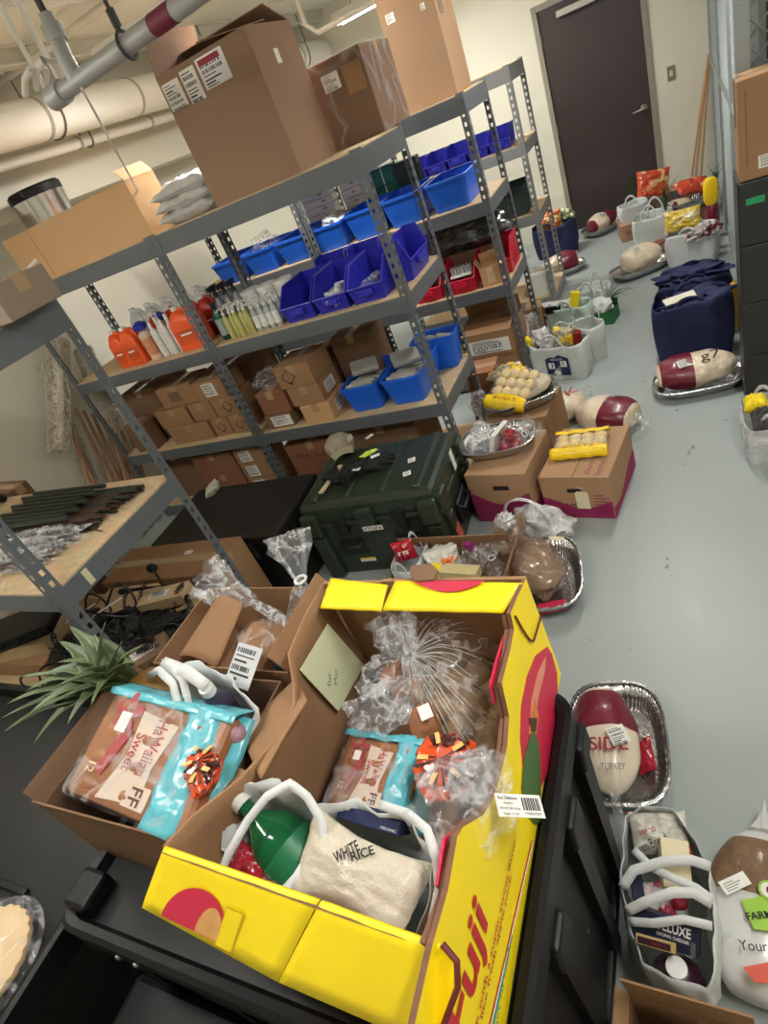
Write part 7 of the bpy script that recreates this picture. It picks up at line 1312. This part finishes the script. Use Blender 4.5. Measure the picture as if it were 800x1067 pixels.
# ------------------------------------------------------------------ floor, right foreground
foil_tray('foil tray with a SIDE printed turkey right of the black cart', .90, -1.60, 0, .155, .225, .075, .12)
t = turkey('frozen turkey with SIDE lettering and a maroon end in the nearest foil tray', .872, -1.62, .012, .18, .10, .15, 1.78 + PI, seed=41, wrap=mat('turkey_print_wrap', C(218, 204, 184), .35, var=.06, scale=8, bump=.35, bscale=14, coat=.5), tagl=False)
tm = t.matrix_world.inverted()
def place_txt(s, parent, a, b, c, mt_, bold=.01, e=.002):
    M, W_, D_ = fr(at(*a), at(*b), at(*c)); text('lettering', s, parent, mt_, parent.matrix_world.inverted() @ M, W_, D_, e, bold)
RIK = mat('red_ink', C(1, 1, 1))
place_txt('SIDE', t, (614, 782, .172), (655, 782, .172), (612, 768, .176), RIK, .012); place_txt('TURKEY', t, (626, 802, .172), (652, 802, .172), (626, 795, .174), mat('grey_ink', C(120, 112, 104), .7))
M, W_, D_ = fr(at(640, 778, .180), at(658, 772, .178), at(636, 758, .182)); s = sticker(t, tm @ M @ Matrix.Translation((W_ / 2, D_ / 2, 0)), W_, D_, 3, 'price_sticker')
o = tagobj(MB().pill(.03, .06, .012, 44).build('red_label_packet', mat('crimson_pouch', C(1, 1, 1)), smooth=60), 'crimson giblet packet between the nearest turkey and the tray wall', 'packet', None, TR(.985, -1.63, .05, .2, 0, -.5))
# mesh style white bag with groceries
bx_, by_ = 1.062, -2.03; BW = Vector((bx_, by_, 0))
t = thing('white_grocery_bag', 'white grocery bag with crossing straps, filled with groceries, on the floor by the cart', 'bag', BW)
rimB = [(652, 850, .22), (668, 838, .24), (700, 842, .24), (722, 870, .23), (738, 905, .23), (744, 950, .23), (744, 1010, .22), (735, 1028, .20), (700, 1020, .20), (672, 1003, .20), (655, 965, .21), (646, 920, .22), (649, 880, .22)]
rim = [at(*r) for r in rimB]; m = MB(); nR = len(rim); N = 78; vs = []
for j in range(9):
    v = j / 8
    for k in range(N):
        a = k / N * nR; i = int(a); p = rim[i % nR].lerp(rim[(i + 1) % nR], a - i); base = Vector((BW.x + (p.x - BW.x) * .93, BW.y + (p.y - BW.y) * .93, .002)); q = base.lerp(p, v) + Vector(((p.x - BW.x) * .12 * math.sin(PI * v), (p.y - BW.y) * .1 * math.sin(PI * v), 0)); q += Vector((noise.noise(q * 22), noise.noise(q * 22 + Vector((5, 0, 0))), 0)) * .010 * v; vs.append(q - BW)
m.add(vs, [(j * N + k, j * N + (k + 1) % N, (j + 1) * N + (k + 1) % N, (j + 1) * N + k) for j in range(8) for k in range(N)] + [tuple(reversed(range(N)))]).build('body', mat('sheer_white_fabric', C(1, 1, 1)), t, smooth=60, solid=.0016)
strap('handle', [(648, 925, .24), (660, 907, .27), (690, 898, .28), (720, 896, .27), (740, 903, .24)], .023, t, BW); strap('handle', [(652, 950, .24), (672, 940, .27), (700, 930, .28), (722, 930, .27), (742, 942, .24)], .023, t, BW)
strap('handle', [(660, 885, .24), (678, 903, .26), (700, 915, .27), (725, 925, .26), (743, 938, .24)], .019, t, BW); strap('handle', [(655, 960, .23), (680, 962, .25), (712, 958, .26), (742, 965, .24)], .019, t, BW)
q = at(687, 868, .17); t = tagobj(MB().pill(.075, .055, .040, 45).build('bread_bag', mat('orange_white_wrapper', C(1, 1, 1)), smooth=60), 'white and orange bread bag at the far end of the strapped white bag', 'bread', None, TR(q.x, q.y, q.z, .2, .2))
place_txt('ven Bread', t, (667, 890, .213), (697, 877, .213), (663, 880, .215), INK(), .004, .003); place_txt('BREAD', t, (667, 871, .213), (684, 866, .213), (666, 866, .214), RIK, .01, .004)
M, W_, D_ = fr(at(691, 924, .215), at(722, 930, .20), at(690, 872, .24)); t = thing('butter_box', 'plain cream coloured carton standing among the groceries in the strapped bag', 'box', M=M); MB().box(0, 0, -.05, W_, D_, 0).build('body', mat('cream_board', C(228, 216, 178), .6, var=.04), t, bevel=.002)
M, W_, D_ = fr(at(657, 975, .20), at(728, 1000, .20), at(663, 950, .225)); t = thing('cheddar_box', 'dark navy food box printed DELUXE ORIGINAL CHEDDAR', 'box', M=M); MB().box(0, 0, -.05, W_, D_ * 1.2, 0).build('body', mat('midnight_board', C(24, 30, 58), .4, var=.05), t, bevel=.002)
text('lettering', 'DELUXE', t, PAPER(), Matrix.Translation((W_ * .36, D_ * .62, .0006)), W_ * .52, D_ * .38, bold=.025); text('lettering', 'ORIGINAL CHEDDAR', t, PAPER(), Matrix.Translation((W_ * .38, D_ * .40, .0006)), W_ * .48, D_ * .13, bold=.01)
b = MB(); [b.box(W_ * .88, D_ * (-.0 + .06 * k), 0, W_ * .95, D_ * (.03 + .06 * k), .0008) for k in range(9)]; b.build('fine_print', mat('grey_ink', C(1, 1, 1)), t)
M, W_, D_ = fr(at(662, 983, .222), at(704, 995, .222), at(662, 972, .232)); t = thing('gold_edged_bar', 'gold edged dark bar package lying on the cheddar box', 'package', M=M); MB().box(0, 0, -.012, W_, D_, 0).build('wrapper', mat('gold_board', C(196, 172, 110), .4, .2), t, bevel=.002); rect(MB(), W_ * .05, D_ * .15, W_ * .88, D_ * .8, .001).build('dark_panel', mat('dark_wine', C(56, 26, 34), .4), t); text('lettering', 'RED', t, RIK, Matrix.Translation((W_ * .4, D_ * .35, .0012)), W_ * .24, D_ * .25, bold=.02)
q = at(706, 1013, .15); t = thing('plum_bottle', 'dark plum bottle lying with its white round cap up, near end of the strapped bag', 'bottle', (q.x, q.y, .03)); MB().loft([(0, .052, .04), (.07, .056, .045), (.12, .05, .04), (.135, .03, .028), (.138, .026, .026)], 30).build('body', mat('plum_plastic', C(58, 26, 42), .25, coat=.5), t, smooth=50); MB().loft([(.138, .023, .023), (.152, .023, .023), (.153, .02, .02)], 24).build('cap', WHITE(), t, smooth=40)
q = at(684, 940, .17); tagobj(MB().pill(.04, .05, .018, 46).build('pink_white_packet', mat('pink_white_packet', C(216, 200, 196), .2, var=.1, scale=18, col2=C(180, 50, 80), coat=.6, sharp=.54), smooth=50), 'pink and white packet under the straps', 'packet', None, TR(q.x, q.y, q.z, .3)); q = at(664, 925, .18); tagobj(MB().box(-.015, -.035, -.04, .015, .035, .02).build('dark_packet', mat('midnight_board', C(1, 1, 1)), bevel=.004), 'small midnight blue packet at the left side under the straps', 'packet', None, TR(q.x, q.y, q.z, .2)); q = at(708, 942, .18); tagobj(MB().blob(.02, .018, .016, 47, .1, 2, 18).build('red_tomato', mat('red_gloss', C(180, 36, 56), .12, coat=.8), smooth=60), 'glossy red round sweet under the second strap', 'sweet', None, TR(q.x, q.y, q.z + .01))
# farm turkey
FW_ = mat('white_print_film', C(216, 216, 214), .32, var=.03, bump=.3, bscale=14, coat=.5); NETB = mat('brown_net', C(122, 92, 64), .5, var=.5, scale=30, bump=.6, bscale=60, coat=.3)
FT = TR(1.262, -2.03, 0, -PI / 2 - .12); t = thing('frozen_turkey', 'white wrapped turkey with brown net window and green FARM label at the right edge', 'turkey', M=FT); a_, b__, h_ = .195, .115, .17
def fprof(s): q = abs(2 * s - 1.06) / 1.06; return max(.12, max(0, 1 - q ** 2.3) ** .5)
def fb(s0, s1, n, g):
    m = MB(); K = 36; vs = []
    for i in range(n + 1):
        s = s0 + (s1 - s0) * i / n; r = fprof(s) * g
        for k in range(K): an = 2 * PI * k / K; f = 1 + .05 * noise.noise(Vector((s * 4, math.cos(an) * 2, math.sin(an) * 2))); vs.append((-a_ + 2 * a_ * s, math.cos(an) * b__ * r * f, max(0, h_ / 2 + math.sin(an) * h_ / 2 * r * f)))
    fs = [(i * K + k, i * K + (k + 1) % K, (i + 1) * K + (k + 1) % K, (i + 1) * K + k) for i in range(n) for k in range(K)] + ([tuple(reversed(range(K)))] if s0 == 0 else []) + ([tuple(n * K + k for k in range(K))] if s1 == 1 else []); m.add(vs, fs); return m
fb(0, 1, 26, 1).build('wrapped_body', FW_, t, smooth=60); fb(.12, .50, 12, 1.008).build('net_window', NETB, t, smooth=60)
MB().loft([(0, .045, .04, 2, .1, 7), (.04, .022, .016, 2, .12, 6), (.07, .016, .006, 2, .1, 5), (.095, .012, .004, 2, .1, 5)], 36, TR(-a_ * .93, 0, h_ * .52, 0, 0, -PI / 2)).build('pointed_end', FW_, t, smooth=60)
fi = FT.inverted()
def flat_on(name, a, b, c, mt_, parent=t, th=.0018, rnd=0):
    M, W_, D_ = fr(at(*a), at(*b), at(*c)); M = parent.matrix_world.inverted() @ M; return MB().box(0, 0, 0, W_, D_, th).build(name, mt_, parent, M=M, bevel=rnd), M, W_, D_
zz = .175
o, M, W_, D_ = flat_on('price_sticker', (757, 933, zz), (783, 921, zz), (751, 918, zz + .004), PAPER()); b = MB(); [b.box(W_ * .1, D_ * (.15 + .18 * k), .0018, W_ * (.5 + .1 * (k % 3)), D_ * (.19 + .18 * k), .0026) for k in range(4)]; b.build('printing', INK(), o, M=M)
GRL = mat('farm_green', C(150, 196, 60), .4, var=.05)
g = MB(); pts = [(772, 938), (800, 933), (812, 960), (808, 972), (785, 968)]; g.prism([fi @ at(u, v, zz + .006) for u, v in pts], (0, 0, .002)); o = g.build('green_label', GRL, t, bevel=.001)
g = MB(); cc = fi @ at(801, 928, zz + .009); g.loft([(0, .022, .022), (.002, .022, .022)], 24, Matrix.Translation(cc)); g.build('round_emblem', GRL, o); g = MB(); g.loft([(0, .017, .017), (.003, .017, .017)], 24, Matrix.Translation(cc)); g.build('emblem_disc', PAPER(), o); MB().loft([(0, .008, .006), (.004, .008, .006)], 12, Matrix.Translation(cc)).build('emblem_bird', mat('bird_brown', C(120, 60, 40), .6), o)
place_txt('FARM', t, (779, 959, zz + .010), (806, 956, zz + .010), (778, 951, zz + .010), INK(), .02, .001)
place_txt('Your', t, (771, 990, zz + .008), (801, 992, zz + .006), (770, 979, zz + .009), INK(), .002, .001)
g = MB(); g.prism([fi @ at(u, v, zz + .002) for u, v in ((774, 1008), (800, 1003), (808, 1006), (806, 1025), (786, 1024))], (0, 0, .002)); g.build('orange_red_patch', mat('patch_orange_red', C(206, 76, 50), .4), t)
text('lettering', 'HEN', t, mat('pale_green_ink', C(170, 196, 150), .6), fi @ fr(at(756, 980, zz), at(766, 972, zz), at(753, 975, zz))[0], .02, .012)
# brown carton at the bottom right
t = carton('open brown carton at the bottom right corner beside the strapped bag', 1.115, -2.475, 0, .235, .28, .30, 0, CARD(), open_=[('back', 84, .13), ('left', 120, .04)], tape=False)
q = Vector((1.05, -2.42, .26)); tagobj(MB().box(-.04, -.03, -.2, .04, .03, .02).build('black_box', BLACK(), bevel=.006), 'black box in the bottom right carton', 'box', None, TR(q.x, q.y, q.z)); crumple('reddish film packets at the bottom of the bottom right carton', TR(1.15, -2.44, .2), .06, .05, .05, 101, mat('white_maroon_wrapper', C(1, 1, 1)), name='wrapped_packet', cat='packet')
